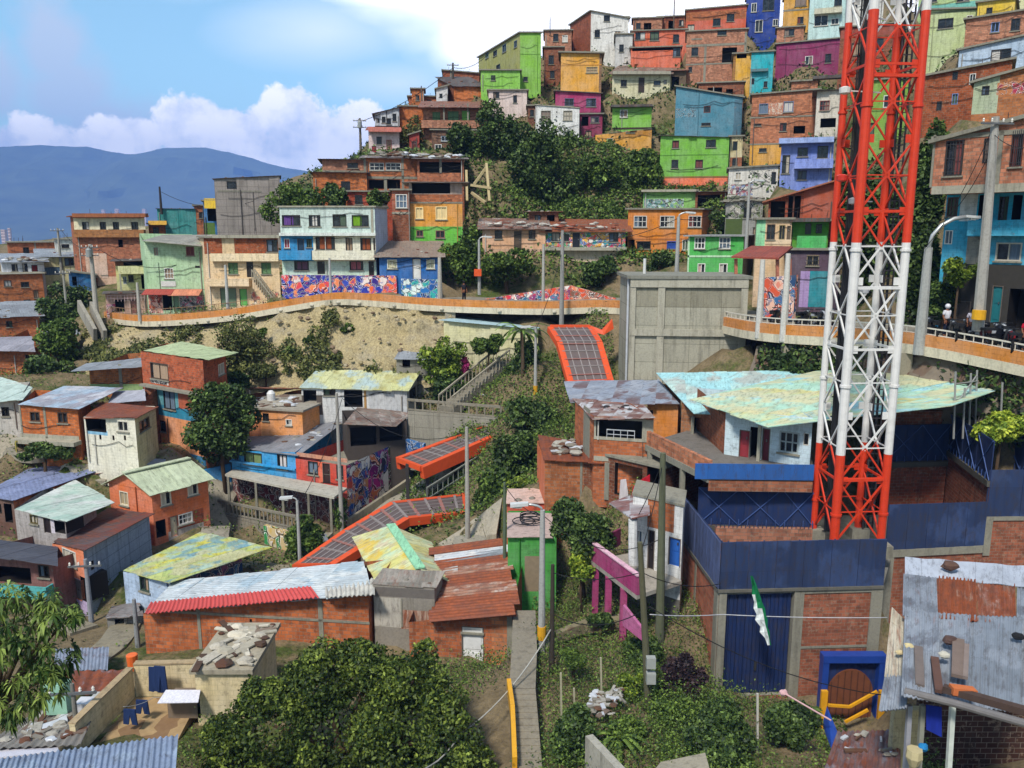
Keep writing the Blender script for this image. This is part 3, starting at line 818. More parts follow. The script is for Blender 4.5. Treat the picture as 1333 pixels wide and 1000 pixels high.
house('brown brick house with a yellow roof parapet in the top right corner', 1256, 1345, 26, 66, BRP, [('w:6d86b8', 1290, 29, 1301, 42), ('wd', 1316, 24, 1328, 40)], d=84, deep=8, ytR=12)
house('bright yellow parapet block above the brown brick house', 1272, 1320, 4, 32, paint('d8b52e'), [('wd', 1284, 10, 1292, 18)], d=90, base=False, ytR=-2)
house('pale blue rendered house under the brick house at the right edge', 1248, 1345, 66, 88, paint('a9bdd0'), [('wd', 1290, 64, 1316, 79), ('wd', 1251, 49, 1259, 58)], d=80, ytR=44, base=False)
house('cream gable end at the very top right corner', 1300, 1350, -14, 6, paint('d2cf9e'), [('w', 1316, -8, 1328, 2)], d=100, base=False)
house('rust brown brick house with three small windows right of the tower', 1200, 1312, 100, 176, brick('9c5230', soot_shade=.6), [('wd', 1219, 132, 1226, 144), ('w:6d86b8', 1239, 122, 1247, 136), ('wd', 1240, 92, 1247, 104), ('w', 1262, 96, 1270, 110), ('wd', 1218, 158, 1224, 166)], d=66, ytR=78, deep=9)
house('peeling green and bare brick house at the right edge above the street', 1266, 1350, 108, 152, brick('b47246', soot_shade=.3), [('b', 1266, 92, 1300, 148, paint('a3ae8a', .9)), ('wd', 1278, 112, 1288, 124), ('b', 1298, 106, 1350, 122, graffiti('b47246,a5354d,b47246,b47246', 1.4, 3))], d=58, ytR=84, deep=8)
house('small brick house at the left end of the skyline row', 709, 744, 40, 68, BRP, [('wd', 720, 44, 727, 54), ('w', 732, 46, 739, 55)], d=138)
house('white and brick tall house standing out on the skyline', 769, 818, 15, 66, paint('ddd9d0', .8), [('wd', 774, 39, 781, 49), ('wd', 786, 20, 794, 28), ('w', 800, 40, 808, 48)], d=137, L=(742, 146), wl=BRR, ytR=24)
house('low brick rooftop room on the white skyline house', 793, 818, 23, 31, BRO, [('wd', 800, 25, 805, 30)], d=140, base=False, deep=3)
house('dark brick house front below the left end of the skyline', 708, 733, 62, 112, BRD, [('wd', 714, 72, 721, 84), ('wd', 716, 92, 722, 102)], d=130)
house('grey white narrow house beside the coral terraces', 801, 823, 45, 95, paint('c3c1bb', .8), [('wd', 806, 58, 812, 68), ('w', 812, 74, 818, 82)], d=131)
house('upper coral orange house with two dark windows under the skyline', 822, 894, 40, 64, paint('d2643f'), [('wd', 827, 42, 840, 52), ('wd', 846, 41, 858, 53), ('wd', 876, 45, 884, 56)], d=134, deep=5)
house('lower coral orange terrace with a long dark slot', 821, 886, 62, 87, paint('d86a45'), [('o', 823, 62, 882, 66), ('wd', 876, 58, 886, 74)], d=129, deep=5)
house('brick rooftop rooms with dark gaps above the coral houses', 824, 862, 24, 42, BRP, [('o', 838, 30, 848, 40), ('wd', 828, 30, 834, 38)], d=139, deep=4)
house('brick rooftop room next to the tall mast on the skyline', 856, 894, 22, 42, BRR, [('o', 870, 27, 878, 38), ('wd', 884, 26, 890, 34)], d=140, deep=4)
house('orange red rendered house on the skyline left of the dark blue house', 893, 971, 14, 46, paint('cb5a38'), [('wd', 895, 32, 904, 42), ('b', None, 14, None, 26, brick('b5683f')), ('wd', 946, 18, 956, 28), ('wd', 928, 24, 938, 34)], d=134, ytR=7)
house('large unfinished brick house with a big square opening', 893, 971, 40, 112, BRP, [('wd', 900, 62, 909, 73), ('o', 940, 62, 959, 82), ('fr', 893, 57, 971, 60), ('fr', 916, 60, 919, 110), ('fr', 893, 82, 971, 84), ('wd', 896, 87, 901, 94), ('wd', 934, 40, 946, 46), ('fr', 900, 50, 914, 52), ('fr', 968, 42, 971, 110)], d=124)
house('cream bungalow with a dark doorway on a grassy shelf', 797, 872, 96, 121, paint('cfc79f'), [('w:4a4234', 808, 104, 816, 113), ('wd', 851, 105, 860, 111), ('d:3a2c22', 831, 101, 839, 121), ('wd', 864, 104, 868, 110), ('slab', 797, 94, 872, 98, CONL, .8)], d=123, rise=3.2, roof=shed(sheet('8c8072', .5, '6d6256'), .5), L=(812, 133))
house('brown boarded lean-to at the end of the cream bungalow', 870, 893, 92, 116, flat('6a5a48', .95), [('o', 872, 100, 884, 116)], d=124, rise=1.5, roof=shed(TINR, .4))
house('ochre yellow slim house beside the turquoise house', 954, 979, 70, 124, paint('d8a236'), [('o', 959, 68, 972, 76), ('b', 954, 70, 957, 124, brick('a07038'))], d=119)
house('bright turquoise house with a slanted ledge in mid slope', 977, 1006, 68, 124, paint('22a9b4'), [('wd', 978, 102, 982, 110), ('wd', 994, 106, 999, 114), ('aw', 977, 90, 1000, 94, sheet('4e7074', .4), .5)], d=118)
house('steel blue block house with one window', 879, 966, 113, 184, paint('4d8699', .35), [('wn:6b3b30', 916, 138, 925, 147), ('b', 880, 141, 906, 153, graffiti('4d8699,2a4a56,4d8699,4d8699', 3, 2)), ('wd', 913, 160, 925, 164), ('b', 955, 130, 966, 184, paint('456e80', .6)), ('pipe', 908, 118, 910, 182, gloss('44707f'))], d=111, ytR=127)
house('stained brick lean-to on top of the steel blue house', 909, 968, 108, 132, BRD, [('o', 921, 114, 940, 128), ('o', 945, 116, 954, 128), ('fr', 909, 124, 968, 128)], d=116, base=False)
house('salmon brick house with an ochre ground floor', 977, 1063, 124, 214, brick('bd7855'), [('b', 976, 187, 1020, 216, paint('d79b2c')), ('w:6a7590', 988, 135, 1000, 148), ('w:6a7590', 1020, 132, 1033, 146), ('b', 1001, 134, 1019, 149, graffiti('bd7855,cfb8a0,bd7855', 3.5, 1)), ('wd', 1015, 160, 1024, 171), ('wd', 982, 161, 991, 164), ('fr', 976, 151, 1063, 153), ('wd', 988, 193, 998, 198), ('o', 1033, 164, 1048, 174), ('fr', 976, 186, 1063, 188)], d=100, ytR=117)
house('brick rooftop storey on the salmon brick house beside the tower', 1030, 1064, 106, 128, brick('b07050'), [], d=103, base=False, deep=4)
house('weathered white house with a mosaic window left of the tower', 1062, 1094, 118, 178, paint('c8bfae', .8), [('wb:7a3a30', 1067, 131, 1080, 144), ('o', 1068, 154, 1088, 166), ('o', 1062, 98, 1094, 114), ('slab', 1058, 100, 1096, 104, TIND, 1.0)], d=94, roof=shed(TIND, .5))
house('periwinkle blue house with a curved balcony beside the tower', 1016, 1084, 182, 240, paint('7287cc'), [('wd', 1018, 202, 1028, 226), ('w:3c3a58', 1038, 192, 1052, 204), ('wd', 1064, 190, 1078, 206), ('bal', 1034, 208, 1084, 220, paint('7e92d8'), .9), ('w:3c3a58', 1038, 222, 1050, 234), ('slab', 1014, 180, 1085, 187, paint('93a9da'), .8)], d=84)
house('white wall house with black spray lettering below the ochre storey', 948, 1012, 220, 262, paint('cfcabd', .9), [('w', 957, 224, 965, 234), ('b', 974, 222, 1004, 244, graffiti('cfcabd,26301f,cfcabd,54703a,cfcabd', 1.6, 5)), ('b', 948, 240, 980, 262, graffiti('cfcabd,7c8db4,cfcabd,9c5a62', 1.8, 8)), ('wd', 1004, 224, 1010, 240)], d=90, ytR=216)
house('narrow cream house with one tall window beside the lime green house', 950, 966, 178, 226, paint('c9b98c', .8), [('wn', 954, 184, 960, 196), ('b', 950, 205, 966, 220, brick('a05f40')), ('wd', 953, 206, 960, 216)], d=101)
house('lime green four window house on a coral base', 859, 948, 177, 248, paint('74b23c'), [('b', None, 231, None, 250, paint('ea7448')), ('wd', 875, 183, 884, 193), ('w:2a2622', 919, 182, 932, 192), ('wd', 874, 208, 883, 219), ('wd', 905, 208, 915, 219), ('fr', 859, 201, 948, 202, paint('659f36')), ('fr', 859, 229.5, 948, 231.5, paint('8c6a30')), ('pipe', 884, 232, 885, 247, gloss('c06040'))], d=101, ytR=179, roof=('flat', TIND, .3, .08))
house('small mint green rooftop house with grey graffiti above the orange house', 837, 906, 249, 274, paint('7fb257'), [('b', 838, 259, 890, 273, graffiti('5f8a86,a9c0c4,3a4a52,7fb257', 1.6, 4)), ('slab', 835, 247, 906, 250, CONL, .5)], d=93, base=False)
house('dark covered terrace next to the mint rooftop house', 905, 946, 250, 276, BRD, [('o', 908, 254, 938, 271)], d=92, base=False, roof=shed(TIND, .5))
house('bright orange house with three grid windows', 817, 913, 273, 344, paint('dc8428'), [('wb:c9c6be', 825, 281, 842, 296), ('wb:c9c6be', 859, 281, 878, 296), ('wb:c9c6be', 896, 281, 913, 296), ('wd', 829, 314, 847, 324), ('w:3a4fa0:3a5aa8', 868, 314, 880, 324), ('o', 817, 311, 826, 344), ('fr', 817, 310, 913, 312, paint('c9762a')), ('w', 888, 312, 896, 326)], d=86, R=(943, 96), right=[('b', None, 270, None, 300, paint('d07a48'))])
house('bright green two storey house with white trimmed windows', 895, 967, 308, 366, paint('52b856'), [('wb:e4e2dc', 904, 309, 918, 324), ('wb:e4e2dc', 936, 309, 951, 324), ('w:e4e2dc:c8a8a0:0:.5', 908, 343, 918, 356), ('w:e4e2dc', 936, 343, 947, 356), ('fr', 895, 332.5, 967, 335, paint('b8e0b4')), ('fr', 895, 308, 897, 366, paint('b8e0b4'))], d=71, R=(990, 80), roof=('flat', sheet('a9abab', .1), .35, .12), right=[('b', None, 300, None, 400, paint('98968c'))])
house('cluttered grey house with junk covered walls between the orange and red houses', 944, 992, 262, 312, paint('8f8d84', 1), [('b', 944, 285, 966, 312, flat('4b5a30', .95)), ('wd', 968, 270, 978, 284), ('b', 950, 262, 992, 285, graffiti('8f8d84,4d4a40,a8a294,5d6a44', 1.2, 6)), ('wd', 980, 296, 990, 306)], d=80)
house('terracotta clad house with a slanting roof edge beside the tower', 1000, 1086, 262, 288, brick('9a4a32', soot_shade=.2), [('o', 1003, 262, 1022, 284), ('o', 1026, 255, 1042, 284), ('b', 1046, 240, 1086, 288, paint('aa5236', .3)), ('fr', 1032, 252, 1034, 286, gloss('5d3526'))], d=68, ytR=236, roof=('flat', sheet('b8704f', .3), .5, .12), base=False)
house('peach house under the terracotta clad house', 984, 1030, 286, 324, paint('d8b58a'), [('wd:4a3a30', 998, 292, 1009, 312), ('w:8a7a50', 1014, 293, 1022, 312), ('b', 984, 284, 996, 324, paint('8ed09a')), ('fr', 996, 312, 1030, 318, paint('e0c29a')), ('d:6a5a48', 1024, 294, 1030, 318)], d=66, base=False)
house('vivid green house with a green and turquoise balcony', 1028, 1078, 288, 328, paint('5ea72e'), [('wd', 1048, 291, 1056, 305), ('bal', 1037, 307, 1075, 325, paint('4fb560'), 1.0), ('wd', 1062, 292, 1070, 304), ('slab', 1028, 284, 1080, 289, TIND, 1.0)], d=66, base=False)
house('dusky purple house behind the lamp posts beside the tower', 1022, 1092, 326, 408, paint('5d4a58'), [('wg:8a7a60', 1050, 332, 1066, 346), ('b', 1041, 353, 1053, 400, paint('a88bc0')), ('b', 1053, 353, 1078, 400, paint('2f8f9c')), ('wd', 1030, 372, 1038, 396)], d=64)
house('tall two tone green house whose left side is olive', 677, 704, 43, 122, paint('86bb45'), [('wd', 681, 100, 687, 106), ('pipe', 699, 48, 700, 118, gloss('6a9a38')), ('fr', 677, 70, 704, 71, paint('74a83c'))], d=124, L=(623, 141), wl=paint('a3a25a'), left=[('w:5a6a78', 669, 53, 673, 62), ('w:5a6a78', 654, 58, 659, 68), ('wd', 642, 66, 647, 73), ('w:5a6a78', 632, 67, 636, 76), ('wd', 646, 84, 651, 92)])
house('low lime green extension below the olive wall', 626, 677, 92, 120, paint('86bf4a'), [('wb:4a5a40', 639, 98, 645, 105), ('w:4a5a40', 642, 98, 645, 105), ('fr', 653, 92, 654, 119, paint('74a83c'))], d=121, deep=3)
house('pinkish white house with a small window under the green houses', 636, 686, 118, 146, paint('d6bfb4', .7), [('wd', 642, 120, 650, 128), ('wd', 668, 124, 673, 134)], d=116)
house('dark brick house with a sloping top behind the orange brick cube', 577, 624, 92, 136, BRR, [('wd', 590, 100, 597, 108), ('fr', 586, 92, 588, 136)], d=130, ytR=96)
house('orange brick cube house below the olive wall', 591, 632, 112, 141, BRO, [('wd', 620, 98, 624, 104)], d=122, L=(570, 127), wl=BRD, rise=2.0, roof=shed(TIND, .3))
house('small white gabled house wedged beside the orange brick cube', 568, 583, 116, 142, paint('c8c6c4', .7), [('wd', 572, 122, 576, 128)], d=120, ytR=112)
house('orange brick stair tower on the left shoulder', 536, 552, 116, 140, BRO, [('wd', 541, 124, 546, 131)], d=126, deep=4)
house('low orange brick house beside the brick stair tower', 532, 570, 126, 142, brick('ab5f3a'), [('wd', 556, 130, 562, 136)], d=127, deep=5)
house('brick house with a long balcony and a lime green door', 551, 634, 139, 172, BRP, [('w:4f7a4a:7a9a70', 563, 146, 573, 158), ('w:4f7a4a:7a9a70', 583, 145, 597, 159), ('d:76b43c', 601, 144, 612, 159), ('w:4f7a4a', 620, 146, 630, 158), ('bal', 549, 158, 626, 168, BRP, 1.0), ('post', 577, 138, 579, 158, CON, .9), ('post', 608, 136, 610, 158, CON, .9)], d=112, rise=1.6, roof=shed(TINR, .6, .08, 1.4))
house('shaded lower storey with a pale window under the long balcony', 562, 628, 170, 202, brick('7c5a48', soot_shade=.8), [('w:b8c2cc', 574, 177, 584, 184), ('w', 566, 188, 575, 199), ('o', 594, 176, 612, 192)], d=111)  # brick darkened to paint in the shade under the balcony
house('black and white timber fronted house on the left shoulder', 488, 520, 148, 178, paint('b9bdc0', .9), [('wd', 497, 152, 502, 160), ('wd', 504, 154, 509, 162), ('wd', 511, 148, 516, 158), ('wd', 490, 154, 494, 160), ('fr', 503, 144, 504, 176, flat('2e2a28')), ('fr', 488, 164, 520, 166, flat('2e2a28'))], d=114, ytR=140, roof=('flat', TIND, .35, .08))
house('orange brick house end behind the dry tree on the left shoulder', 520, 553, 139, 182, BRO, [('wd', 540, 150, 545, 157)], d=115)
house('pink and white low house at the left tip of the shoulder', 480, 520, 170, 204, paint('d5bdb8', .8), [('wd', 490, 178, 497, 188), ('w:9a4a48', 503, 182, 510, 196), ('aw', 480, 166, 522, 173, sheet('b86a58', .4), 1.0), ('d:a03434', 484, 190, 490, 204)], d=110, roof=shed(sheet('b06a58', .5), .4), rise=1.2)
house('dull red shed among the bushes on the left shoulder', 533, 546, 176, 200, paint('9c3c30'), [('d:5a2a22', 536, 184, 542, 198)], d=109, deep=3, ytR=172)
house('ochre yellow windowless block house in mid slope', 730, 783, 69, 120, paint('e0a138'), [('wb:a99a70', 763, 87, 778, 95), ('fr', 730, 84, 783, 85.5, paint('c98c30')), ('b', 780, 69, 783, 120, brick('8a6a50'))], d=125, ytR=70, roof=('flat', CON, .4, .2))
house('magenta house with two barred windows below the ochre block', 723, 782, 119, 152, paint('a62f62'), [('wg:5a5a78', 735, 128, 747, 138), ('wg:5a5a78', 763, 128, 776, 139), ('fr', 723, 146, 782, 147, paint('8c2854'))], d=118, ytR=122, roof=('flat', TIND, .3, .1))
house('dark red lower storey of the magenta house', 755, 784, 149, 182, paint('8a2a4c'), [('wg:6a5a70', 769, 152, 780, 160), ('o', 757, 152, 766, 164), ('wd', 762, 170, 770, 178)], d=115, deep=5)
house('whitewashed house with two grey windows in front of the bushes', 697, 754, 137, 186, paint('dcdad4', .6), [('wb:8f8878', 704, 144, 717, 157), ('wb:8f8878', 733, 144, 745, 157), ('wn', 724, 145, 725.4, 147), ('wn', 724, 151, 725.4, 153), ('wn', 724, 157, 725.4, 159)], d=111, ytR=141, roof=('flat', CONL, .12, .1))
house('brown shack edge left of the whitewashed house', 687, 700, 138, 160, brick('7c4a36'), [('wd', 690, 143, 695, 152)], d=113, deep=4)
house('lime green box house over an ochre wall', 797, 848, 139, 168, paint('7cb541'), [('w:e2e2dc', 807, 143, 817, 153), ('slab', 795, 137, 849, 140, TIND, .7), ('fr', 797, 166, 848, 168.5, flat('3a2c22'))], d=112, deep=5)
house('long ochre retaining house wall under the lime green box house', 775, 848, 176, 192, paint('d8992e'), [('b', 800, 168, 848, 177, paint('b57c2a')), ('wd', 815, 169, 826, 173), ('w', 790, 180, 798, 186)], d=109, deep=4, ytR=168, roof=('flat', CON, .05, .08))
house('brick house with a slatted window strip below the hilltop trees', 475, 543, 206, 262, brick('b5693f'), [('wb:b9b7b0', 481, 212, 500, 222), ('wb:b9b7b0', 502, 212, 522, 222), ('o', 480, 234, 500, 246), ('o', 504, 234, 521, 246), ('fr', 475, 230, 543, 233), ('fr', 500, 233, 504, 262), ('fr', 523, 206, 526, 262), ('fr', 474, 206, 477, 262)], d=98, base=False, roof=shed(sheet('8e8a86', .45, '6a6460'), .6), rise=.8)
house('brick house end with a ragged roof left of the slatted window strip', 420, 475, 208, 248, BRP, [('wd', 452, 212, 466, 219), ('fr', 420, 222, 475, 225)], d=100, roof=shed(TIND, .5), base=False)
house('lower orange brick house behind the trees on the shoulder', 408, 478, 225, 268, BRO, [('wd', 444, 236, 456, 248)], d=96, roof=shed(TIND, .4), base=False)
house('red painted brick house peeping out between two bushes', 452, 514, 250, 280, brick('b2492e'), [('wd', 462, 254, 472, 266), ('wd', 494, 256, 504, 268)], d=92, base=False, deep=5)
house('open junk filled terrace house with a brick parapet', 543, 604, 207, 236, BRD, [('o', 546, 211, 600, 225), ('b', None, 225, None, 236, brick('b76f4c')), ('fr', 572, 207, 575, 226)], d=97, roof=shed(sheet('a8a29a', .4, '6f6a66'), .6), rise=.7, base=False)
house('orange and lime green house with a brick parapet terrace on top', 533, 602, 238, 328, paint('e09a3a'), [('o', 536, 238, 586, 252), ('b', None, 236, None, 254, paint('b9a090', .9)), ('b', None, 253, None, 264, brick('b56a42')), ('b', None, 295, None, 330, paint('6abf3a')), ('w:efd9a0:e8cf98', 541, 270, 551, 285), ('w:efd9a0:e8cf98', 567, 269, 582, 286), ('w:8a5a50', 542, 300, 551, 308), ('w:8a5a50', 567, 300, 579, 310), ('fr', 533, 263, 602, 265), ('pipe', 595, 266, 596, 322, gloss('b88a40'))], d=86, roof=('flat', sheet('a9a6a0', .3), .7, .07))
house('slim raw brick tower house with a white framed window', 511, 534, 248, 334, BRD, [('wb', 515, 253, 530, 271), ('fr', 510, 276, 534, 279, CONL), ('b', None, 247, None, 277, brick('b56a50'))], d=85, deep=6)
house('mint and white three storey house with four wide windows on top', 366, 489, 270, 366, paint('c3d3c8', .45),
 [('b', None, 307, None, 341, paint('e2dcc2', .4)), ('b', 365, 306, 408, 340, paint('2f8fc4')), ('b', None, 340, None, 368, paint('c6dcc4', .4)),
 ('wd::6a4a8a:.1:.6', 367, 280, 391, 294), ('wd::d8d4cc:.3:.7', 402, 280, 417, 295), ('wd', 433, 279, 451, 295), ('wd::74a02c:0:.55', 458, 280, 480, 295),
 ('wd:d7d5cf:a03048', 370, 311, 377, 323), ('d:203a50', 387, 311, 396, 326), ('wd', 399, 311, 406, 322),
 ('wd:3a2c24:a05a3a:.2:.8', 411, 308, 436, 325), ('wd', 450, 310, 459, 327), ('wd::a05a3a:.2:.9', 469, 310, 483, 326), ('d:3a2c24', 486, 310, 489, 327),
 ('bal', 366, 326, 408, 338, paint('2f8fc4'), .8), ('bal', 409, 326, 489, 338, paint('e2dcc2', .4), .8), ('slab', 365, 303, 490, 307, paint('d8ded6'), .5),
 ('wd::7a5a68:.2:.9', 383, 340, 402, 352), ('d:2a2420', 413, 340, 423, 357), ('wd::b06a70:.1:.8', 455, 340, 473, 352), ('d:2a2420', 480, 340, 487, 362), ('fr', 483, 270, 486, 306, CONL)],
 d=78, R=(505, 84), wr=paint('bcc6da', .6), roof=('flat', CONL, .15, .14), group='houses along the walkway')
house('low bright blue house with a tin roof beside the mint house', 494, 573, 334, 366, paint('2468ae'), [('w:e0dcc8:d8d2b0', 504, 338, 517, 350), ('d:e0ddd4', 537, 337, 548, 364), ('w:e0dcc8:d8d2b0', 555, 338, 566, 350)], d=77, rise=1.2, roof=shed(sheet('98897a', .35, '877466'), .5), group='houses along the walkway')
house('cream peach house with an outside stair and a bare brick roof terrace', 268, 364, 310, 404, paint('e3c394', .35),
 [('b', None, 308, None, 331, brick('a8562f')), ('b', 289, 308, 305, 331, paint('d8bc90')), ('wd', 347, 312, 362, 328), ('fr', 279, 330, 364, 340, paint('ead2a8')), ('bal', 276, 330, 364, 340, paint('ead2a8'), .5),
 ('w:5a6a4a:6a8a60', 297, 342, 310, 357), ('d:2a221c', 321, 341, 330, 361), ('w:5a6a4a:6a8a60', 340, 342, 353, 357), ('bal', 272, 362, 328, 372, paint('e6c89c'), 1.0),
 ('d:66785c', 287, 375, 308, 400), ('d:6ab058', 312, 376, 322, 398), ('b', 326, 380, 364, 404, graffiti('e3c394,e3c394,c06a5a', 1.2, 7)), ('slab', 278, 306, 365, 310, CONL, .4)],
 d=84, L=(262, 90), group='houses along the walkway')
house('light green house with a striped shop awning below', 191, 266, 318, 408, paint('a9c99c', .45),
 [('w:8a9a8a', 200, 322, 206, 333), ('w:7a4a40', 242, 321, 253, 333), ('wb:d8d8d0', 214, 349, 226, 363), ('sg', 210, 366, 229, 373, flat('c9c9c2')), ('wn', 254, 346, 261, 349),
 ('aw', 190, 377, 228, 383, sheet('a8483c', .1), 1.2), ('aw', 224, 377, 264, 384, sheet('d88a6a', .1), 1.2), ('b', 188, 384, 212, 408, graffiti('b8402c,d86a3a,e8b09a,7a2a20', 1.2, 9)), ('o', 212, 382, 224, 404), ('b', 234, 384, 266, 408, graffiti('5a5a60,a9a9b0,c04a70,35353a', 1.6, 10)), ('fr', 191, 376, 266, 377.5), ('pipe', 207, 342, 208, 376, gloss('8aa080')), ('d:6a8a6a', 226, 384, 233, 406)],
 d=87, L=(186, 96), roof=('quad', FIBRO, [(184, 314, 86), (262, 321, 85.5), (288, 306, 94), (212, 306, 96)], .1), group='houses along the walkway')
house('brick house with a pale yellow balcony behind the light green house', 152, 193, 340, 396, paint('d5cf8c', .5), [('bal', 154, 346, 192, 356, paint('dcd69a'), 1.0), ('o', 160, 330, 190, 346), ('wd', 167, 358, 174, 367), ('o', 184, 358, 192, 376), ('b', None, 328, None, 346, brick('8c5a42')), ('post', 157, 356, 159, 394, CONL, 1.2), ('w', 160, 360, 165, 370)], d=93, roof=shed(TIND, .5))
house('tall brick house with a cream gallery of four windows', 100, 192, 282, 384, brick('ad6a4c'), [('b', None, 284, None, 299, paint('ddd3ae')), ('wd', 107, 289, 116, 299), ('wd', 130, 289, 138, 299), ('wd', 147, 289, 155, 299), ('wd', 171, 289, 180, 299), ('bal', 99, 299, 190, 309, brick('a8703f'), .6), ('slab', 98, 278, 193, 283, sheet('a8653c', .3), .8), ('fr', 112, 330, 140, 362, paint('c9a890')), ('wd', 132, 346, 140, 358), ('o', 154, 312, 160, 322), ('b', 128, 360, 192, 390, paint('d0a888', .8))], d=103, L=(96, 108), R=(200, 112), roof=('flat', sheet('9c5c3a', .4), .5, .1))
house('small ochre hut with a yellow awning beside the teal block', 194, 216, 292, 316, BR, [('aw', 193, 288, 217, 293, sheet('d8a63c', .1), 1.0), ('wd', 199, 296, 207, 306)], d=108, deep=4)
house('teal green rendered block on the left skyline', 206, 256, 272, 318, paint('3f938c', .8), [('fr', 232, 272, 233, 306, paint('357f78')), ('b', 207, 290, 256, 294, paint('4a9c94', 1))], d=109, roof=('flat', TIND, .15, .06))
house('brick corner house with a small arch right of the teal block', 254, 268, 268, 312, BR, [('wd', 259, 276, 265, 284)], d=110)
house('blue and white stall house under a crumpled yellow awning', 266, 299, 262, 314, paint('3a7ab4', .7), [('aw', 266, 259, 297, 272, sheet('d8b524', .3), 1.2), ('o', 270, 272, 282, 288), ('b', 284, 266, 298, 286, paint('c9cfd2')), ('b', 266, 290, 280, 306, flat('5a7a38'))], d=102, base=False)
house('grey concrete block house with one square window', 281, 366, 233, 312, concrete('a39a92', 1.2), [('wn:2a2622', 295, 236, 308, 246), ('fr', 283, 248, 340, 250, CON), ('pipe', 330, 250, 331, 300, gloss('6a645c'))], d=98, ytR=229, roof=('flat', TIND, .2, .08), base=False)
house('long brick wall house at the far left', 12, 76, 316, 344, brick('b4663e'), [('wd', 30, 322, 38, 330), ('fr', 45, 314, 47, 332)], d=118)
house('off white little house with one window behind the utility pole', 73, 104, 312, 352, paint('cfcfc4', .7), [('wd', 80, 318, 90, 323), ('b', None, 333, None, 354, paint('cfcc98')), ('wd', 86, 336, 97, 344)], d=114)
house('pale yellow low house with tin patches at the far left', 52, 106, 334, 372, paint('c9c08c', .8), [('wd', 84, 336, 96, 346), ('b', 54, 348, 78, 358, sheet('5a7890', .3))], d=110, roof=shed(TIN, .5), rise=.8)
house('white gallery house with red curtains under a tin roof at the far left', 4, 58, 341, 360, paint('c9ccd0', .7), [('wd', 15, 344, 23, 353), ('wd', 29, 343, 36, 354), ('wd::8a3030', 41, 345, 49, 354), ('slab', 0, 354, 60, 357, CONL, .6)], d=106, roof=shed(TIN, .6), rise=.8, base=False)
house('far left brick house with small windows and a turquoise awning', -12, 58, 357, 412, brick('b56838'), [('wd', 5, 365, 15, 373), ('wd', 27, 367, 38, 374), ('wd', 31, 390, 40, 399), ('aw', -12, 394, 20, 402, sheet('4aa8b8', .1), 1.0), ('wd', 44, 378, 50, 388)], d=104, roof=('flat', CONL, .3, .1))
house('turquoise painted house front behind the left utility poles', 102, 122, 333, 370, paint('3aa890'), [('wd', 105, 338, 110, 352), ('d:1f6a60', 112, 342, 117, 362)], d=104, deep=5)
house('blue tarpaulin covered shack below the turquoise house front', 90, 124, 354, 376, paint('1f5f96', .8), [('o', 94, 360, 100, 372), ('b', 108, 352, 124, 368, paint('2f74a8'))], d=101, deep=4, base=False, ytR=358)
house('low brick house with a grey sheet roof at the left edge', -14, 52, 412, 440, brick('b8663a'), [('wd', 8, 418, 16, 426)], d=92, roof=shed(TIN, .6), rise=1.0)
house('brick shed with a pale tin roof left of the round tree', -14, 46, 456, 492, brick('b5673c'), [('wd', 33, 462, 38, 467), ('wd', 40, 462, 44, 467)], d=80, roof=('quad', sheet('a6a3ab', .3, '84828a'), [(-16, 457, 79), (47, 458, 79), (42, 438, 84), (-16, 440, 84)], .08))
house('peach bungalow with a patchwork roof below the green slope', 628, 710, 298, 330, paint('dba77c'), [('wd', 644, 300, 654, 311), ('d:5a4a3a', 669, 301, 679, 326), ('wd', 688, 300, 697, 311), ('b', None, 324, None, 334, paint('c8a080', .8))], d=83, rise=1.0, roof=shed(sheet('8d8478', .55, '6c625a', 1, 'b8b4ac,7a4a38'), .6))
house('bungalow with a bright graffiti front and a rusty roof', 710, 814, 301, 334, paint('d8c0a0'), [('b', None, 303, None, 322, graffiti('3a9aa8,d85a48,e8e2d8,4a6aa8,e0a83c,3f8f58,c0486a', 1.5, 11)), ('wd', 718, 303, 729, 314), ('d:1a1c26', 745, 303, 755, 326), ('wd', 793, 303, 805, 315), ('slab', 709, 322, 815, 326, CONL, .7), ('wd', 733, 305, 741, 314)], d=83, rise=1.1, roof=shed(sheet('a8683f', .8, '8a7a68'), .7))
house('little brick room with rusty sheets above the bungalows', 688, 727, 276, 296, brick('8a5a44'), [('wd', 696, 280, 704, 288), ('o', 712, 280, 722, 290)], d=89, deep=4, base=False, roof=shed(TINR, .5))
house('big raw brick building over the street at the right edge', 1214, 1352, 186, 250, brick('b5765a', .9), [('wg:3a3028', 1230, 183, 1254, 229), ('wg:3a3028', 1280, 180, 1292, 212), ('wg:5a2a22', 1316, 170, 1332, 217), ('fr', 1213, 240, 1352, 251, CONL), ('fr', 1213, 172, 1352, 178, CON), ('fr', 1213, 176, 1216, 244, CON), ('fr', 1298, 170, 1304, 240, CON)], d=46, d2=42, deep=12, ytR=148, base=False, hang=True, roof=('flat', CON, .25, .2))
house('turquoise ground floor shops under the raw brick building', 1224, 1352, 250, 446, paint('2a9fc0', .5), [('wb:4a2a22', 1233, 257, 1247, 282), ('b', 1250, 249, 1272, 288, paint('c8ccc8')), ('o', 1274, 254, 1290, 284), ('wd', 1300, 256, 1312, 290), ('o', 1318, 254, 1330, 286), ('bal', 1268, 287, 1352, 307, paint('2aa6c8'), .8), ('b', 1224, 344, 1352, 450, flat('3b3833', .95)), ('o', 1276, 314, 1288, 344), ('wd:b8b0a0', 1296, 316, 1330, 340), ('b', 1258, 308, 1276, 344, paint('8a8678')), ('d:1f6a70', 1290, 372, 1304, 420), ('o', 1312, 376, 1336, 430), ('w', 1230, 300, 1240, 318), ('d:4a4038', 1244, 392, 1262, 440)], d=47.5, d2=43.5, deep=9, base=True)
GV = 'houses in the valley'
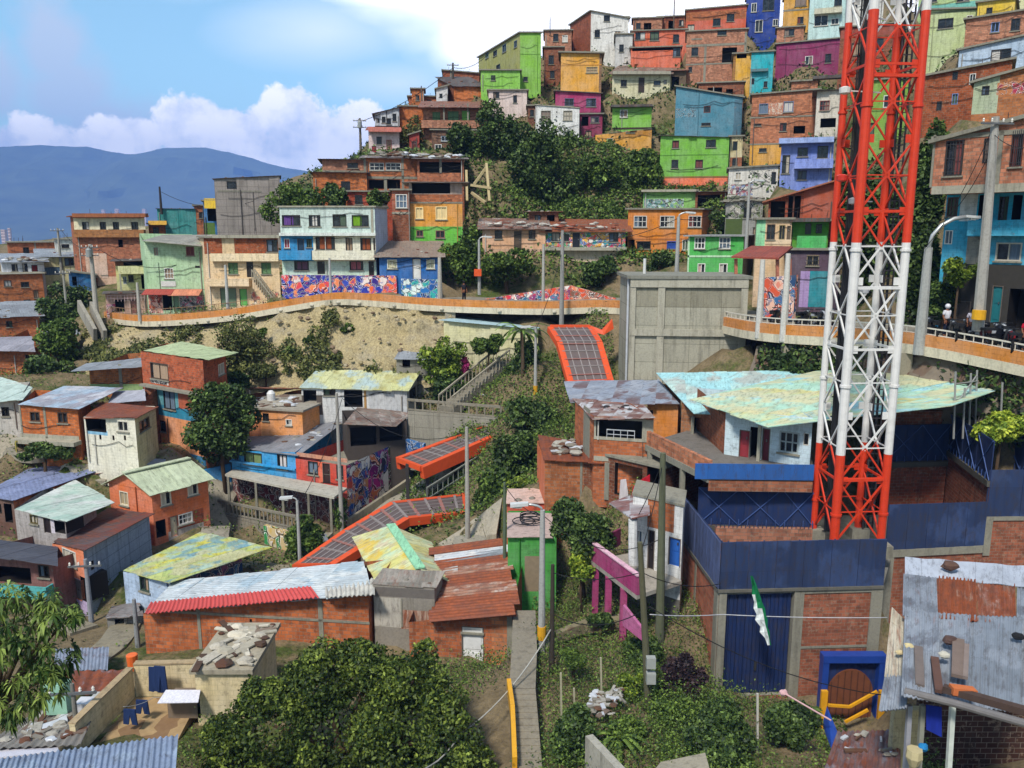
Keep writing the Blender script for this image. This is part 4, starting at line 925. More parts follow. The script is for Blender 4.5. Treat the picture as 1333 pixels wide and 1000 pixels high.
house('tall brick house with a pale green roof and a turquoise middle floor', 189, 268, 457, 604, brick('b35a38', soot_shade=.35), [('w:4a3a30', 196, 473, 219, 494), ('b', 196, 494, 219, 500, graffiti('d8d0c4,3a2c26', 3, 1)), ('b', 189, 507, 268, 548, paint('b35a38')), ('b', 205, 508, 232, 532, paint('5aa0a8')), ('wd', 213, 509, 228, 533), ('b', 205, 532, 268, 546, paint('1f86a4')), ('b', 205, 546, 268, 590, paint('e0925a')), ('b', 205, 588, 268, 606, paint('2a7fae')), ('fr', 189, 506, 268, 509, CON), ('pipe', 220, 545, 221, 600, gloss('4a3a34')), ('wd', 209, 548, 216, 562), ('slab', 189, 505, 262, 508, CON, .5)],
  d=66, d2=61.5, R=(298, 66.5), right=[('w:d8d0c8', 284, 473, 292, 488), ('fr', 268, 506, 300, 509, CON), ('b', 268, 546, 300, 606, paint('e0925a'))],
  roof=('quad', sheet('c2cf9f', .08, 'b2c092', .5), [(186, 457, 66.5), (273, 469, 61), (310, 460, 66), (238, 445, 71.5)], .09), group=GV)
house('small brick house under a grey sheet roof left of the tall brick house', 117, 185, 474, 512, brick('b8703f'), [('fr', 155, 474, 159, 506, CON), ('b', None, 500, None, 512, paint('8fae6a'))], d=68, roof=('quad', sheet('9ba0a6', .2, '84888c'), [(92, 484, 66.5), (186, 478, 67), (188, 466, 71), (112, 474, 71)], .08), group=GV)
house('single storey orange brick house with a pale blue grey sheet roof', 27, 103, 532, 574, brick('c26a34', soot_shade=.25), [('w:5a4030', 39, 536, 52, 549), ('w:5a4030', 75, 537, 88, 551), ('fr', 58, 530, 61, 572, CON), ('fr', 27, 566, 103, 573, CONL), ('slab', 25, 571, 106, 576, CONL, .8), ('fr', 27, 528, 29, 572, CON)], d=59.5, d2=58.5, R=(120, 64),
  roof=('quad', sheet('aebfcd', .06, '9fb2c4', .7, 'c9c6c8,9a9298', 3.2), [(24, 527, 59.3), (104, 533, 58), (161, 505, 65), (83, 503, 66.5)], .08), group=GV)
house('whitewashed house with three dark diamonds and a rusted brown roof', 112, 178, 546, 606, paint('d9d3bd', .5), [('o', 112, 545, 138, 562), ('w:c9c4b4', 153, 548, 167, 562), ('wn', 129.5, 566, 132, 572), ('wn', 146.5, 567, 149, 573), ('wn', 161.5, 567, 164, 573), ('b', 112, 560, 140, 566, paint('7ab0cc')), ('pipe', 125, 566, 126, 604, gloss('b8b4a8'))], d=57.5, d2=56, R=(206, 60),
  right=[('wd:6a5030', 181, 545, 195, 560), ('b', 178, 540, 210, 610, paint('cdbb8c', .8))], wr=paint('cdbb8c', .8), roof=('quad', sheet('5c3a30', .85, '77736f'), [(108, 545, 57.3), (180, 544, 55.6), (206, 530, 60), (132, 524, 62)], .08), group=GV)
house('low shed with a slate blue sheet roof at the left edge', -24, 20, 648, 700, paint('6a4a3c', .8), [('o', 6, 656, 16, 680), ('wd', -6, 656, 2, 668)], d=51.5, d2=50.8, R=(120, 58), right=[('b', None, 560, None, 700, brick('b86a44'))],
  roof=('quad', sheet('8a93b4', .06, '7d87a8', .9), [(-26, 645, 51.8), (19, 652, 50.4), (141, 609, 58.5), (70, 593, 62.5)], .07), group=GV)
house('grey house under a wide white green sheet roof', 22, 86, 668, 716, paint('a39b96', .7), [('w:5a5030', 39, 669, 49, 682), ('d:2c2426', 57, 674, 66, 694), ('o', 71, 677, 86, 694), ('b', 66, 674, 71, 694, paint('c9c0c8'))], d=48.6, d2=47, R=(128, 52),
  roof=('quad', sheet('c8d6c8', .05, 'b9cabb', .6, 'd6d8d2,a8c4b4', 3), [(19, 664, 48.6), (86, 680, 46.6), (150, 655, 51.5), (98, 625, 55.5)], .07), group=GV)
house('orange two storey house with a pale green gabled roof', 145, 199, 628, 704, paint('d9713a', .25), [('w:d8d0b8:b0a080', 156, 640, 167, 658), ('pipe', 178, 634, 179, 668, gloss('a85830'))], d=54.9, d2=52.8, ytR=641, R=(273, 56),
  right=[('w:e0d4bc:d0c4b0:0:.5', 209, 640, 223, 658), ('w:e0d4bc:d0c4b0:0:.5', 244, 630, 258, 645), ('o', 203, 677, 216, 699), ('b', 219, 667, 266, 696, brick('a85030')), ('wb:d8d4cc', 232, 668, 251, 682), ('d:d8c8a8', 222, 672, 231, 698), ('b', 219, 686, 266, 698, paint('b9aca0'))],
  roof=('gable', sheet('c6cfae', .06, 'b6c09e', .5), .35, 1.0, 0), group=GV)
house('narrow house with an orange front and a pale lavender block side', 73, 112, 709, 800, paint('dc7a4c', .25), [('w:d8d4c8:c8c0b0', 82, 716, 99, 735), ('b', None, 750, None, 800, paint('b7a2c8')), ('d:6a6460', 95, 754, 106, 780), ('wd', 79, 752, 84, 768), ('o', 106, 752, 112, 782)], d=46.2, d2=44.2, R=(201, 51), wr=concrete('a6b3c8', 1.1),
  right=[('wn', 118, 730, 122, 742)], roof=('quad', sheet('5a5152', .5, '6a3a30', 1, '4b4644,7a3428', 2.5), [(68, 706, 46.6), (112, 717, 43.7), (200, 670, 51.3), (142, 661, 54.5)], .08), group=GV)
house('pale blue house under a yellow green patchwork roof', 163, 223, 749, 800, paint('a9bdd4', .5), [('wd:3a4a40', 182, 751, 194, 770), ('pipe', 219, 756, 220, 784, gloss('7a8ca8'))], d=43.4, d2=41.6, R=(318, 46), right=[('b', None, 600, None, 900, graffiti('20406a,32608a,8a5a7a,20406a', 1.0, 12))],
  roof=('quad', sheet('c9cf7e', .1, 'b3c273', .6, 'd8c93f,a9c8c0,c9c49a,6fa0b0', 2.2), [(159, 744, 43.6), (222, 759, 41), (356, 713, 47.5), (262, 693, 51)], .08), group=GV)
house('long low brick house with a coral tile strip and white corrugated roof', 189, 481, 797, 862, brick('ba683c', .9, soot_shade=.5), [('fr', 189, 801, 481, 804, CON), ('fr', 258, 790, 262, 850, CON), ('fr', 415, 780, 421, 845, CON), ('wn', 325, 806, 328, 810)], d=37.6, d2=36.2, ytR=777, deep=4.4,
  roof=('quad', sheet('cfd5d6', .04, 'c2cccf', 1, 'dfe2de,a9c0cc', 2.2), [(188, 798, 37.5), (484, 775, 35.9), (474, 731, 40.6), (227, 757, 42)], .06), group=GV)
house('brick house with a heavily rusted corrugated roof and a white door', 533, 667, 806, 882, brick('ad623c', .85, soot_shade=.55), [('w:d9d8d2', 602, 817, 628, 823), ('d:d5d6d4', 601, 816, 630, 879), ('fr', 660, 800, 667, 880, CON), ('b', 640, 800, 667, 882, brick('c07a50', 1.0, soot_shade=.2))], d=35.4, d2=34.8, deep=6,
  roof=('quad', sheet('8c4a2c', .95, '6d3a26', 1, '8a8d92,a35a34', 1.6), [(562, 811, 34.9), (673, 801, 34.3), (655, 704, 41.5), (565, 717, 42)], .09), group=GV)
house('grey shack of boards and tin patches between the two brick houses', 487, 566, 764, 832, concrete('938c80'), [('b', 487, 778, 522, 816, sheet('c9c2b4', .1)), ('b', 522, 795, 566, 820, sheet('a87858', .6, 'c8bcae')), ('b', 487, 766, 566, 778, flat('6c6660', .95)), ('fr', 522, 780, 524, 816, CON)], d=36.6, d2=36.2, deep=1.7, roof=('flat', sheet('a89f92', .4, '7a7468'), .1, .06), group=GV)
house('small house with a steep yellow and mint gabled roof', 495, 598, 758, 775, concrete('8f8a80'), [], d=38.9, d2=38.2, L=(468, 44.6), base=False,
  roof=('gable', sheet('cfc878', .12, 'd3d6a8', .5, 'd8b548,b9cfae,c9b89a', 1.8), .25, .75, 0, sheet('9fdcb0', .03, '94d0a4')), group=GV)
house('house with a bright blue front under a rubble strewn grey roof', 303, 386, 584, 665, paint('2f97cf', .3), [('wd::7a8a5a', 318, 588, 341, 605), ('wd::d8d0cc:.2:.8', 361, 592, 374, 611), ('wd', 305, 587, 311, 601), ('slab', 302, 604, 386, 606, paint('2f97cf'), .25), ('b', None, 622, None, 700, graffiti('4a2026,6a2c30,7a4a40,3a1a20', 1.2, 13)), ('pipe', 313, 590, 314, 618, gloss('2474a0'))], d=61, d2=58.7, L=(357, 67.5), ytR=596, deep=7,
  roof=('quad', sheet('8f9094', .25, '7a7c80'), [(299, 582, 61.2), (389, 594, 58.3), (449, 549, 65), (355, 551, 68.5)], .08), group=GV)
house('house with a red front and a long magenta mural down its side', 387, 452, 597, 690, paint('c9452f', .35), [('wd', 401, 598, 414, 618), ('d:3a2420', 420, 603, 430, 630), ('wd', 438, 605, 447, 624), ('b', None, 645, None, 700, graffiti('4a2026,6a2c30,7a4a40,3a1a20', 1.2, 14)), ('fr', 387, 593, 452, 598, paint('c98a6a')), ('b', 414, 596, 420, 634, paint('d8603c'))], d=58.6, d2=56.8, ytR=606, R=(532, 64.6), wr=graffiti('c02a86,d84098,2a4aa0,e8e0dc,7a1f6a,e07a4a,30304a,c02a86', .55, 15),
  right=[('b', 452, 604, 480, 690, graffiti('2a3a8a,e8e4e0,c04a3a,3060b0,20203a,d08a5a', .9, 16)), ('b', 505, 540, 540, 660, graffiti('6a6a3a,8a5a3a,50582e,a03a6a', .8, 17))], roof=None, group=GV)
house('dark open loft under a rubble covered roof behind the red house', 452, 530, 553, 585, flat('4a423c', .95), [('o', 456, 556, 490, 580), ('o', 494, 552, 524, 574)], d=61.2, d2=62.6, deep=3.2, base=False, roof=('quad', sheet('8e857a', .45, '6a625a', 1, '5a4238,a8a098', 1.2), [(447, 553, 60.2), (516, 556, 61), (536, 538, 64.4), (466, 530, 65.6)], .09), group=GV)
house('white shed house with a faded yellow sheet roof below the cliff', 393, 530, 509, 540, paint('c9c8c4', .5), [('o', 395, 508, 412, 528), ('wd', 421, 506, 437, 515), ('o', 448, 508, 472, 530), ('fr', 474, 506, 477, 532, flat('a8804a')), ('b', 393, 515, 420, 540, flat('5a5048')), ('b', 480, 506, 530, 536, sheet('c9c9c8', .05, 'bdbdbc', .6))], d=65.6, d2=65, R=(545, 69), right=[('wd', 533, 505, 541, 520)],
  roof=('quad', sheet('c6c68a', .1, 'd0d0a4', .5, 'b8b070,a9c0c4', 2.4), [(389, 505, 65.5), (532, 510, 64.6), (548, 484, 69), (413, 481, 69.6)], .08), group=GV)
house('orange house with a flat rubble covered roof and a white water tank', 324, 394, 534, 572, paint('e0924e', .3), [('wd', 342, 538, 350, 548), ('b', 324, 550, 340, 580, paint('d07a3c')), ('w', 372, 546, 380, 554)], d=64, d2=62.8, deep=5.5, roof=('flat', concrete('a39b8c'), .2, .15), group=GV)
house('pale yellow house with a light blue sheet roof under the walkway', 578, 700, 424, 480, paint('d6cf9c', .4), [('b', 578, 455, 700, 480, paint('cfc79a', .9))], d=70, d2=69.5, ytR=432, deep=5, roof=('quad', sheet('b8d2d6', .05, 'a6c4cc', .6), [(570, 417, 69.8), (700, 429, 69.2), (706, 424, 74), (600, 413, 75)], .08), group=GV)
house('pale grey house under a mint white roof at the far left edge', -30, 27, 524, 562, paint('b8b2a8', .8), [('wd', 2, 530, 12, 542), ('pipe', 20, 524, 21, 558, gloss('8a857c'))], d=62, R=(44, 66), roof=('quad', sheet('c2d2c8', .06, 'b4c6ba', .6), [(-32, 526, 62), (30, 521, 61), (43, 505, 65), (-20, 484, 69)], .08), group=GV)
house('flower stall house under a slate coloured awning roof at the left', -20, 71, 735, 790, paint('8a5a50', .8), [('o', -10, 738, 40, 758), ('bal', -20, 756, 70, 772, paint('3aa6a4', .5), .6), ('wd', 50, 736, 64, 752)], d=44.2, d2=43.4, deep=4, roof=('quad', sheet('55565f', .15, '4a4b54', .6), [(-20, 724, 43), (74, 738, 42.2), (74, 712, 46), (-15, 702, 46.6)], .07), group=GV)
house('tiny grey tin shed at the foot of the cliff', 516, 566, 466, 480, concrete('8a867c'), [('o', 524, 467, 534, 478)], d=68.6, deep=2.5, base=False, roof=('quad', sheet('9aa0a6', .25), [(513, 468, 68.4), (568, 470, 68), (560, 457, 70.8), (520, 456, 71)], .06), group=GV)
house('brick garden room with a broken sheet roof behind the orange flat roofed house', 325, 392, 502, 516, brick('a8623f'), [('wd', 350, 504, 358, 512)], d=69.5, deep=3, base=False, roof=('quad', sheet('8a6a58', .7, '9a948c'), [(322, 506, 69), (394, 506, 68.8), (388, 497, 72), (330, 497, 72)], .06), group=GV)
house('raw brick house with a recessed balcony window under patched tin', 773, 850, 546, 608, brick('b5673f', soot_shade=.35), [('o', 776, 547, 836, 573), ('b', None, 545, None, 573, CONL), ('fr', 773, 570, 850, 574, CONL), ('fr', 773, 596, 850, 602, CONL), ('fr', 836, 546, 840, 572, CONL), ('pipe', 778, 548, 780, 572, gloss('c9c4b8')), ('rail', 790, 560, 826, 572, gloss('b9bcc0'), .02), ('post', 787, 602, 793, 650, CON, .1)], d=42.6, d2=41.8, L=(748, 46.5), left=[('fr', 760, 530, 768, 600, CON)], topadd=.05,
  roof=('quad', sheet('a89c94', .4, '7a4a3c', 1, 'cfd2d4,6a3a2e', 1.3), [(771, 547, 42.3), (853, 545, 41.2), (838, 527, 45.6), (745, 519, 47.2)], .08), group=GV)
house('orange side room under a wide grey sheet roof', 842, 882, 530, 580, paint('d4822c', .35), [('wn', 846, 534, 850, 540)], d=46.4, d2=46, deep=5, roof=('quad', sheet('9aa2ae', .1, '8d95a3', .8, 'a4a8b0,6a4a44', 2.6), [(742, 525, 46.8), (885, 527, 45.6), (857, 495, 52), (734, 497, 53.5)], .07), group=GV)
house('low brick house with a rust roof and orange edge beside the trees', 709, 790, 602, 656, brick('a8653c', soot_shade=.4), [('fr', 755, 600, 758, 652, CON), ('b', 760, 600, 790, 656, brick('7e4a32'))], d=43.2, d2=42.8, L=(699, 47), wl=paint('d8703c', .3), roof=('quad', sheet('5f382e', .8, '6a4034'), [(707, 600, 43), (790, 604, 42.4), (772, 580, 46), (700, 567, 48)], .08), group=GV)
house('shaded brick storey hung with red cloth under the terrace edge', 790, 862, 602, 668, brick('7a4630', soot_shade=.6), [('o', 800, 606, 836, 648), ('o', 842, 604, 860, 650)], d=42.4, d2=40, base=False, deep=4, roof=('flat', CON, .1, .12), group=GV)  # darker brick colour stands in for the shade below the terrace
house('light blue house with maroon doors under the wide mint roof', 943, 1056, 546, 606, paint('bccfd4', .4), [('d:8c2f36', 962, 560, 976, 598), ('o', 976, 556, 988, 598), ('d:6a2430', 992, 558, 1002, 602), ('b', 1004, 554, 1056, 606, paint('b9cdd6')), ('wb:9aa6a8', 1014, 562, 1040, 590), ('post', 988, 552, 992, 604, CONL, .3), ('wn:c9c4b8', 1046, 564, 1053, 580)], d=39.5, d2=37.2, L=(905, 45), wl=brick('9c5a3c'), deep=8, base=False,
  roof=('quad', sheet('b5dcc4', .05, 'a3cfb4', .8, 'd8c878,c9d8ae,9fd4e0,d9cfa0', 3.4), [(897, 521, 41.5), (1000, 557, 36.4), (1240, 529, 37.4), (1306, 506, 41), (1172, 477, 47.8), (1060, 484, 48)], .1), group=GV)
house('open shed beneath the cyan tinted left wing of the mint roof', 886, 944, 545, 580, brick('9c6a48'), [('o', 900, 545, 942, 572), ('post', 902, 540, 906, 580, CON, .6)], d=44.5, d2=43.5, base=False, deep=6,
  roof=('quad', sheet('aedfdf', .05, '9fd2d6', .8, 'b8b4a8,c4e4d8', 3.0), [(903, 539, 42.4), (960, 541, 42), (1062, 483, 50), (854, 486, 51)], .09), group=GV)
house('white house with a blue door behind the magenta balcony', 822, 887, 652, 800, paint('d3d2ce', .6), [('b', 843, 640, 878, 690, brick('b5683f')), ('d:2a5fae', 870, 700, 886, 737), ('d:2a2424', 843, 690, 852, 742), ('w', 826, 690, 836, 716), ('b', None, 772, None, 830, concrete('6a665e'))], d=36.2, d2=34.6, R=(889, 36.6), roof=('flat', CON, .06, .1), group=GV)
house('narrow vivid green house with a pale roof by the lamp post', 661, 724, 698, 800, paint('3f9a34', .4), [('b', 683, 724, 706, 770, flat('8a7a62', .95)), ('b', 661, 694, 724, 702, paint('57b848')), ('pipe', 676, 702, 677, 760, gloss('2f7a28'))], d=38.6, deep=4.5, roof=('quad', concrete('c2aaa0'), [(660, 700, 38.4), (720, 700, 38.4), (719, 668, 42.6), (660, 668, 42.6)], .1), group=GV)
house('orange red parapet room behind the narrow green house', 660, 726, 655, 672, paint('cf4f26', .4), [('b', 712, 653, 726, 672, graffiti('cf4f26,e0a888,cf4f26', 2, 2))], d=43.4, deep=2.5, base=False, roof=('flat', paint('c9a898'), .05, .08), group=GV)
house('pinkish yard house with a railing at the left end of the walkway', 138, 192, 382, 410, paint('c9a08c', .9), [('rail', 140, 384, 188, 392, gloss('d8b8b8'), .3), ('o', 150, 390, 162, 406), ('d:8a5a50', 170, 390, 178, 408), ('b', 138, 396, 152, 412, graffiti('c9a08c,b84a6a,d8a0a8', 1, 41))], d=88.5, deep=4, roof=shed(TIND, .3))
house('small brick shack with a tarpaulin beside the round tree on the left', 60, 100, 436, 462, BRD, [('o', 70, 442, 82, 458), ('aw', 62, 436, 96, 442, sheet('4a6a90', .1), .8)], d=84, deep=4, roof=shed(TIN, .4))
house('low grey block shed beside the foot of the lavender block house', 140, 184, 800, 830, concrete('8d8a84', 1.1), [('o', 150, 806, 162, 826)], d=41, deep=3, base=False, roof=('quad', sheet('8f8a86', .4, '75706c'), [(136, 806, 40.8), (186, 802, 40.2), (180, 784, 43.2), (146, 790, 43.6)], .06), group=GV)
house('low shed with a pale grey sheet roof between the whitewashed and brick houses', 146, 186, 524, 545, brick('a8623f'), [('o', 160, 528, 170, 542)], d=62.2, deep=3, base=False, roof=('quad', sheet('b5b7c0', .2, 'a4a6b0'), [(140, 526, 61.8), (190, 522, 61.8), (188, 508, 65), (148, 510, 65.4)], .06), group=GV)
house('brick lean to strip behind the slate blue sheet roof', 104, 146, 618, 645, brick('b0623c'), [('wd', 126, 622, 134, 634)], d=57.6, deep=3, base=False, roof=('quad', sheet('9a6a52', .6, 'a8a29a'), [(98, 622, 57.4), (150, 614, 56.8), (146, 606, 59.5), (104, 610, 60)], .06), group=GV)
house('small grey tin roofed kiosk beside the picket fence wall', 388, 424, 700, 722, paint('b8ae98', .8), [('o', 398, 704, 410, 718)], d=50.6, deep=2.2, base=False, roof=('quad', sheet('8f9298', .3), [(384, 702, 50.4), (428, 706, 49.6), (424, 696, 52), (388, 693, 52.6)], .06), group=GV)
for q in [(700, 1030, 24), (690, 930, 28.5), (685, 815, 34), (480, 862, 35), (200, 862, 36), (100, 915, 34), (0, 990, 29), (100, 1010, 25), (400, 1020, 26), (600, 995, 27), (870, 990, 25.5), (1000, 1010, 25), (930, 915, 31.5), (800, 850, 33), (760, 838, 34.5),
   (850, 950, 27), (1150, 1060, 22), (1333, 1100, 20), (700, 770, 40), (640, 735, 45), (620, 680, 52), (560, 680, 53), (490, 690, 54), (300, 742, 50), (380, 752, 46), (286, 722, 57.5), (335, 730, 55), (386, 735, 52.5), (150, 800, 43), (60, 790, 44), (0, 750, 48), (20, 625, 60), (0, 580, 66), (100, 505, 73), (60, 480, 80), (300, 505, 67),
   (620, 510, 66), (690, 530, 60), (650, 590, 56), (690, 470, 65), (700, 414, 75), (180, 432, 85), (100, 455, 89), (820, 520, 60), (970, 520, 57), (1020, 500, 53), (1200, 488, 46), (1333, 505, 41.5),
   (1150, 985, 30.5), (1100, 980, 30.5), (1000, 920, 32), (1000, 790, 40), (1250, 770, 38), (880, 800, 38), (760, 700, 42), (560, 640, 57), (700, 650, 48), (640, 610, 54), (600, 560, 60), (720, 560, 55), (580, 620, 58), (820, 395, 74), (660, 250, 100), (760, 270, 97), (620, 215, 104), (700, 320, 88), (660, 380, 79), (760, 380, 79), (850, 245, 106), (900, 380, 72), (1000, 400, 66)]:
 ground(*q)
for q in [(1200, 730, 37.5), (1200, 725, 39.5), (1180, 715, 41.3), (1228, 712, 41.4), (1265, 730, 38), (1300, 730, 37.6), (1330, 720, 38), (1345, 760, 36), (1240, 705, 42.3), (1100, 720, 36), (960, 720, 36), (1060, 700, 38.5), (1000, 690, 40), (1120, 690, 41)]:
 ground(*q)
for q in [(440, 252, 112), (420, 255, 118), (455, 240, 122), (400, 265, 110), (430, 252, 135), (466, 218, 113), (478, 204, 125), (500, 192, 137), (525, 168, 145), (452, 226, 130), (380, 270, 120), (410, 262, 128)]: ground(*q)
for q in [(0, 8, 14), (-20, 10, 12), (20, 10, 12), (-45, 20, 10), (45, 16, 14), (-110, 60, 2), (-110, 110, 8), (-110, 200, -20), (-60, 200, -5), (-30, 190, 40), (20, 200, 72), (80, 200, 82), (160, 190, 90), (160, 100, 60), (120, 60, 34), (160, 30, 25), (90, 20, 18), (-90, 20, 2), (-30, 150, 40), (-10, 160, 52), (10, 165, 60), (50, 165, 66)]:
 CTRL.append(q)
for q in [(470, 682, 57), (500, 660, 60), (528, 640, 62.5), (540, 640, 60.5), (560, 662, 56), (531, 632, 65.5), (1165, 870, 33.8), (1200, 860, 34.4), (1300, 850, 34.6), (1250, 880, 33), (1345, 830, 34.5), (1185, 910, 31), (1170, 900, 32.5), (985, 505, 56), (1000, 515, 54), (975, 520, 58), (1030, 520, 52.5), (885, 760, 38.5), (920, 760, 37)]: ground(*q)
for q in [(300, 470, 75), (365, 470, 73.4), (430, 468, 73), (480, 466, 72.8), (530, 466, 72.6), (340, 500, 71), (430, 505, 70), (530, 505, 69.6), (260, 485, 75)]: ground(*q)
DECK = [(1360, 470, 38.5), (1200, 440, 44.5), (1100, 431, 48), (985, 424, 53), (900, 408, 62), (800, 394, 69), (700, 395.5, 71), (575, 392, 72.6), (480, 385, 74), (430, 384, 74.5), (365, 394, 75.6), (290, 406, 77.6), (190, 413, 82), (135, 408, 89)]
for px, py, d in DECK:
 p = P(px, py, d); CTRL.append((p.x, p.y + 3.2, p.z - .3)); CTRL.append((p.x, p.y + 1.5, p.z - .8))
terrain_setup()
CLIFF = [[P(110, 424, 90), P(150, 426, 85.5), P(230, 426, 81), P(300, 418, 78.2), P(365, 404, 76.2), P(430, 394, 75.1), P(480, 394, 74.6), P(530, 400, 73.9), P(590, 404, 73.2)],
 [P(110, 438, 87), P(150, 440, 83), P(230, 445, 78.4), P(300, 445, 75.8), P(365, 430, 74.2), P(430, 420, 73.2), P(480, 420, 72.8), P(530, 424, 72.2), P(590, 424, 71.8)],
 [P(110, 460, 82), P(150, 470, 77), P(230, 478, 73.6), P(300, 486, 71), P(365, 482, 70.6), P(430, 480, 70.2), P(480, 478, 70), P(530, 476, 70), P(590, 470, 70)],
 [P(110, 490, 78), P(150, 500, 73.5), P(230, 505, 70.8), P(300, 512, 69), P(365, 512, 68.6), P(430, 508, 68.4), P(480, 506, 68.4), P(530, 504, 68.4), P(590, 500, 68.6)]]
ROCK = [[P(880, 452, 58), P(985, 452, 53.5), P(1030, 452, 51.5), P(1090, 456, 49), P(1180, 462, 45.8), P(1250, 474, 43), P(1345, 492, 39.5)],
       [P(870, 500, 56), P(970, 500, 52), P(1020, 500, 50), P(1090, 500, 47.5), P(1180, 508, 44.5), P(1250, 520, 42), P(1345, 540, 39)],
       [P(870, 530, 55.5), P(970, 530, 51.5), P(1020, 530, 49.5), P(1090, 530, 47), P(1180, 540, 44), P(1250, 552, 41.5), P(1345, 580, 38.5)]]
def carve(rows, m=.5):
 xs, ys, Z = TG
 for i, x in enumerate(xs):
  pr = []
  for r in rows:
   X = [p.x for p in r]
   if not X[0] <= x <= X[-1]: pr = None; break
   pr.append((np.interp(x, X, [p.y for p in r]), np.interp(x, X, [p.z for p in r])))
  if not pr: continue
  pr = pr[::-1]; Y = [p[0] for p in pr]; ZZ = [p[1] for p in pr]
  k = (ys > Y[0] - .5) & (ys < Y[-1] + 1.2); Z[k, i] = np.minimum(Z[k, i], np.interp(ys[k], Y, ZZ) - m)
carve(CLIFF); carve(ROCK, .3)
def build_ground():
 xs0, ys0, Z = TG
 nx = [-9000, -6000, -4000, -2600, -1700, -1100, -700, -450, -300, -210, -150, -125]; px_ = [180, 210, 270, 380, 560, 900, 1500, 2600, 5000, 9000]
 ny = [-3000, -1200, -500, -200, -80, -25]; py_ = [215, 240, 280, 340, 430, 560, 760, 1050, 1500, 2200, 3200, 4600, 6500, 9500]
 xs = np.concatenate([nx, xs0, px_]); ys = np.concatenate([ny, ys0, py_])
 X, Y = np.meshgrid(xs, ys)
 ci = np.clip(((X - xs0[0]) / 1.5).round().astype(int), 0, len(xs0) - 1); cj = np.clip(((Y - ys0[0]) / 1.5).round().astype(int), 0, len(ys0) - 1)
 H = Z[cj, ci]
 dx = np.maximum(np.maximum(xs0[0] - X, X - xs0[-1]), 0); dy = np.maximum(np.maximum(ys0[0] - Y, Y - ys0[-1]), 0); dist = np.hypot(dx, dy)
 left = np.clip((60 - X) / 120, 0, 1)
 hill = H + np.minimum(dist, 260) * .12 * np.clip(X / 80, 0, 1)
 k = np.clip(dist / np.where(X < 20, 420, 1500), 0, 1); k = k * k * (3 - 2 * k)
 H = hill * (1 - k) + (-150.0) * k
 inner = dist == 0
 bumpn = (np.sin(X * .9 + Y * .37) * np.cos(Y * .71 - X * .23) + np.sin(X * 2.3 - Y * 1.7) * .5) * .07
 H = H + np.where(inner, bumpn, 0)
 nY, nX = H.shape
 me = bpy.data.meshes.new('ground')
 idx = np.arange(nY * nX).reshape(nY, nX)
 f = np.stack([idx[:-1, :-1], idx[:-1, 1:], idx[1:, 1:], idx[1:, :-1]], -1).reshape(-1, 4)
 me.from_pydata(np.stack([X, Y, H], -1).reshape(-1, 3).tolist(), [], f.tolist())
 me.materials.append(soil()); me.polygons.foreach_set('use_smooth', [True] * len(me.polygons)); me.update()
 o = bpy.data.objects.new('ground', me); COL.objects.link(o); structure(o)
build_ground()
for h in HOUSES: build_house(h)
def sheet_grid(name, rows, mat, kind='structure', jit=0.0, sub=4, across=3, freq=.6):
 "rows: list of polylines (same count); bilinear refined, displaced"
 g = []
 def refine(pl, n):
  o = []
  for a, b in zip(pl, pl[1:]):
   for i in range(n): o.append(a.lerp(b, i / n))
  return o + [pl[-1]]
 rr = [refine(r, sub) for r in rows]; out = []
 for a, b in zip(rr, rr[1:]):
  for i in range(across): out.append([p.lerp(q, i / across) for p, q in zip(a, b)])
 out.append(rr[-1])
 from mathutils import noise
 for j, r in enumerate(out):
  for p in r:
   if jit:
    n = noise.fractal(p * freq, 1.0, 2.2, 4); m2 = noise.fractal(p * freq * 3 + V((9, 3, 1)), 1.0, 2, 3)
    p.y += n * jit; p.z += m2 * jit * .5; p.x += m2 * jit * .3
 m = MB()
 for a, b in zip(out, out[1:]):
  for i in range(len(a) - 1): m.face([a[i], a[i + 1], b[i + 1], b[i]])
 o = m.build(name, mat, smooth=True); o['kind'] = kind; return o
sheet_grid('cliff', CLIFF, cliffmat(), jit=.75, sub=10, across=12, freq=.4)
sheet_grid('rock_face', [r[1:] for r in ROCK], rubble_mat('85796a'), jit=.7, sub=7, across=6, freq=.45)
dk = [P(*q) for q in DECK]
def resample(pts, n):
 out = []
 for i in range(len(pts) - 1):
  p0, p1, p2, p3 = pts[max(i - 1, 0)], pts[i], pts[i + 1], pts[min(i + 2, len(pts) - 1)]
  for k in range(n):
   t = k / n; out.append(.5 * ((2 * p1) + (p2 - p0) * t + (2 * p0 - 5 * p1 + 4 * p2 - p3) * t * t + (3 * p1 - p0 - 3 * p2 + p3) * t ** 3))
 return out + [pts[-1]]
dks = resample(dk, 5)
def side(pts, w):
 o = []
 for i, p in enumerate(pts):
  d = pts[min(i + 1, len(pts) - 1)] - pts[max(i - 1, 0)]; d.z = 0; d.normalize()
  n = V((d.y, -d.x, 0)); n = n if n.y > 0 else -n
  o.append(p + n * w)
 return o
def strip(m, a, b, th, mat=None):
 for i in range(len(a) - 1): m.prism([a[i], a[i + 1], b[i + 1], b[i]], V((0, 0, th)), mat)
bk = side(dks, 6.0)
m = MB(); strip(m, [p - V((0, 0, .55)) for p in side(dks, .36)], [p - V((0, 0, .55)) for p in bk], .5, concrete('8f887a')); structure(m.build('street', concrete('8f887a')))
m = MB(); i2 = side(dks, -.02); i3 = side(dks, .38)
strip(m, [p - V((0, 0, .95)) for p in i2], [p - V((0, 0, .95)) for p in i3], .52); structure(m.build('walkway_edge_beam', concrete('d8ceb4')))
m = MB(); i4 = side(dks, .02); i5 = side(dks, .32)
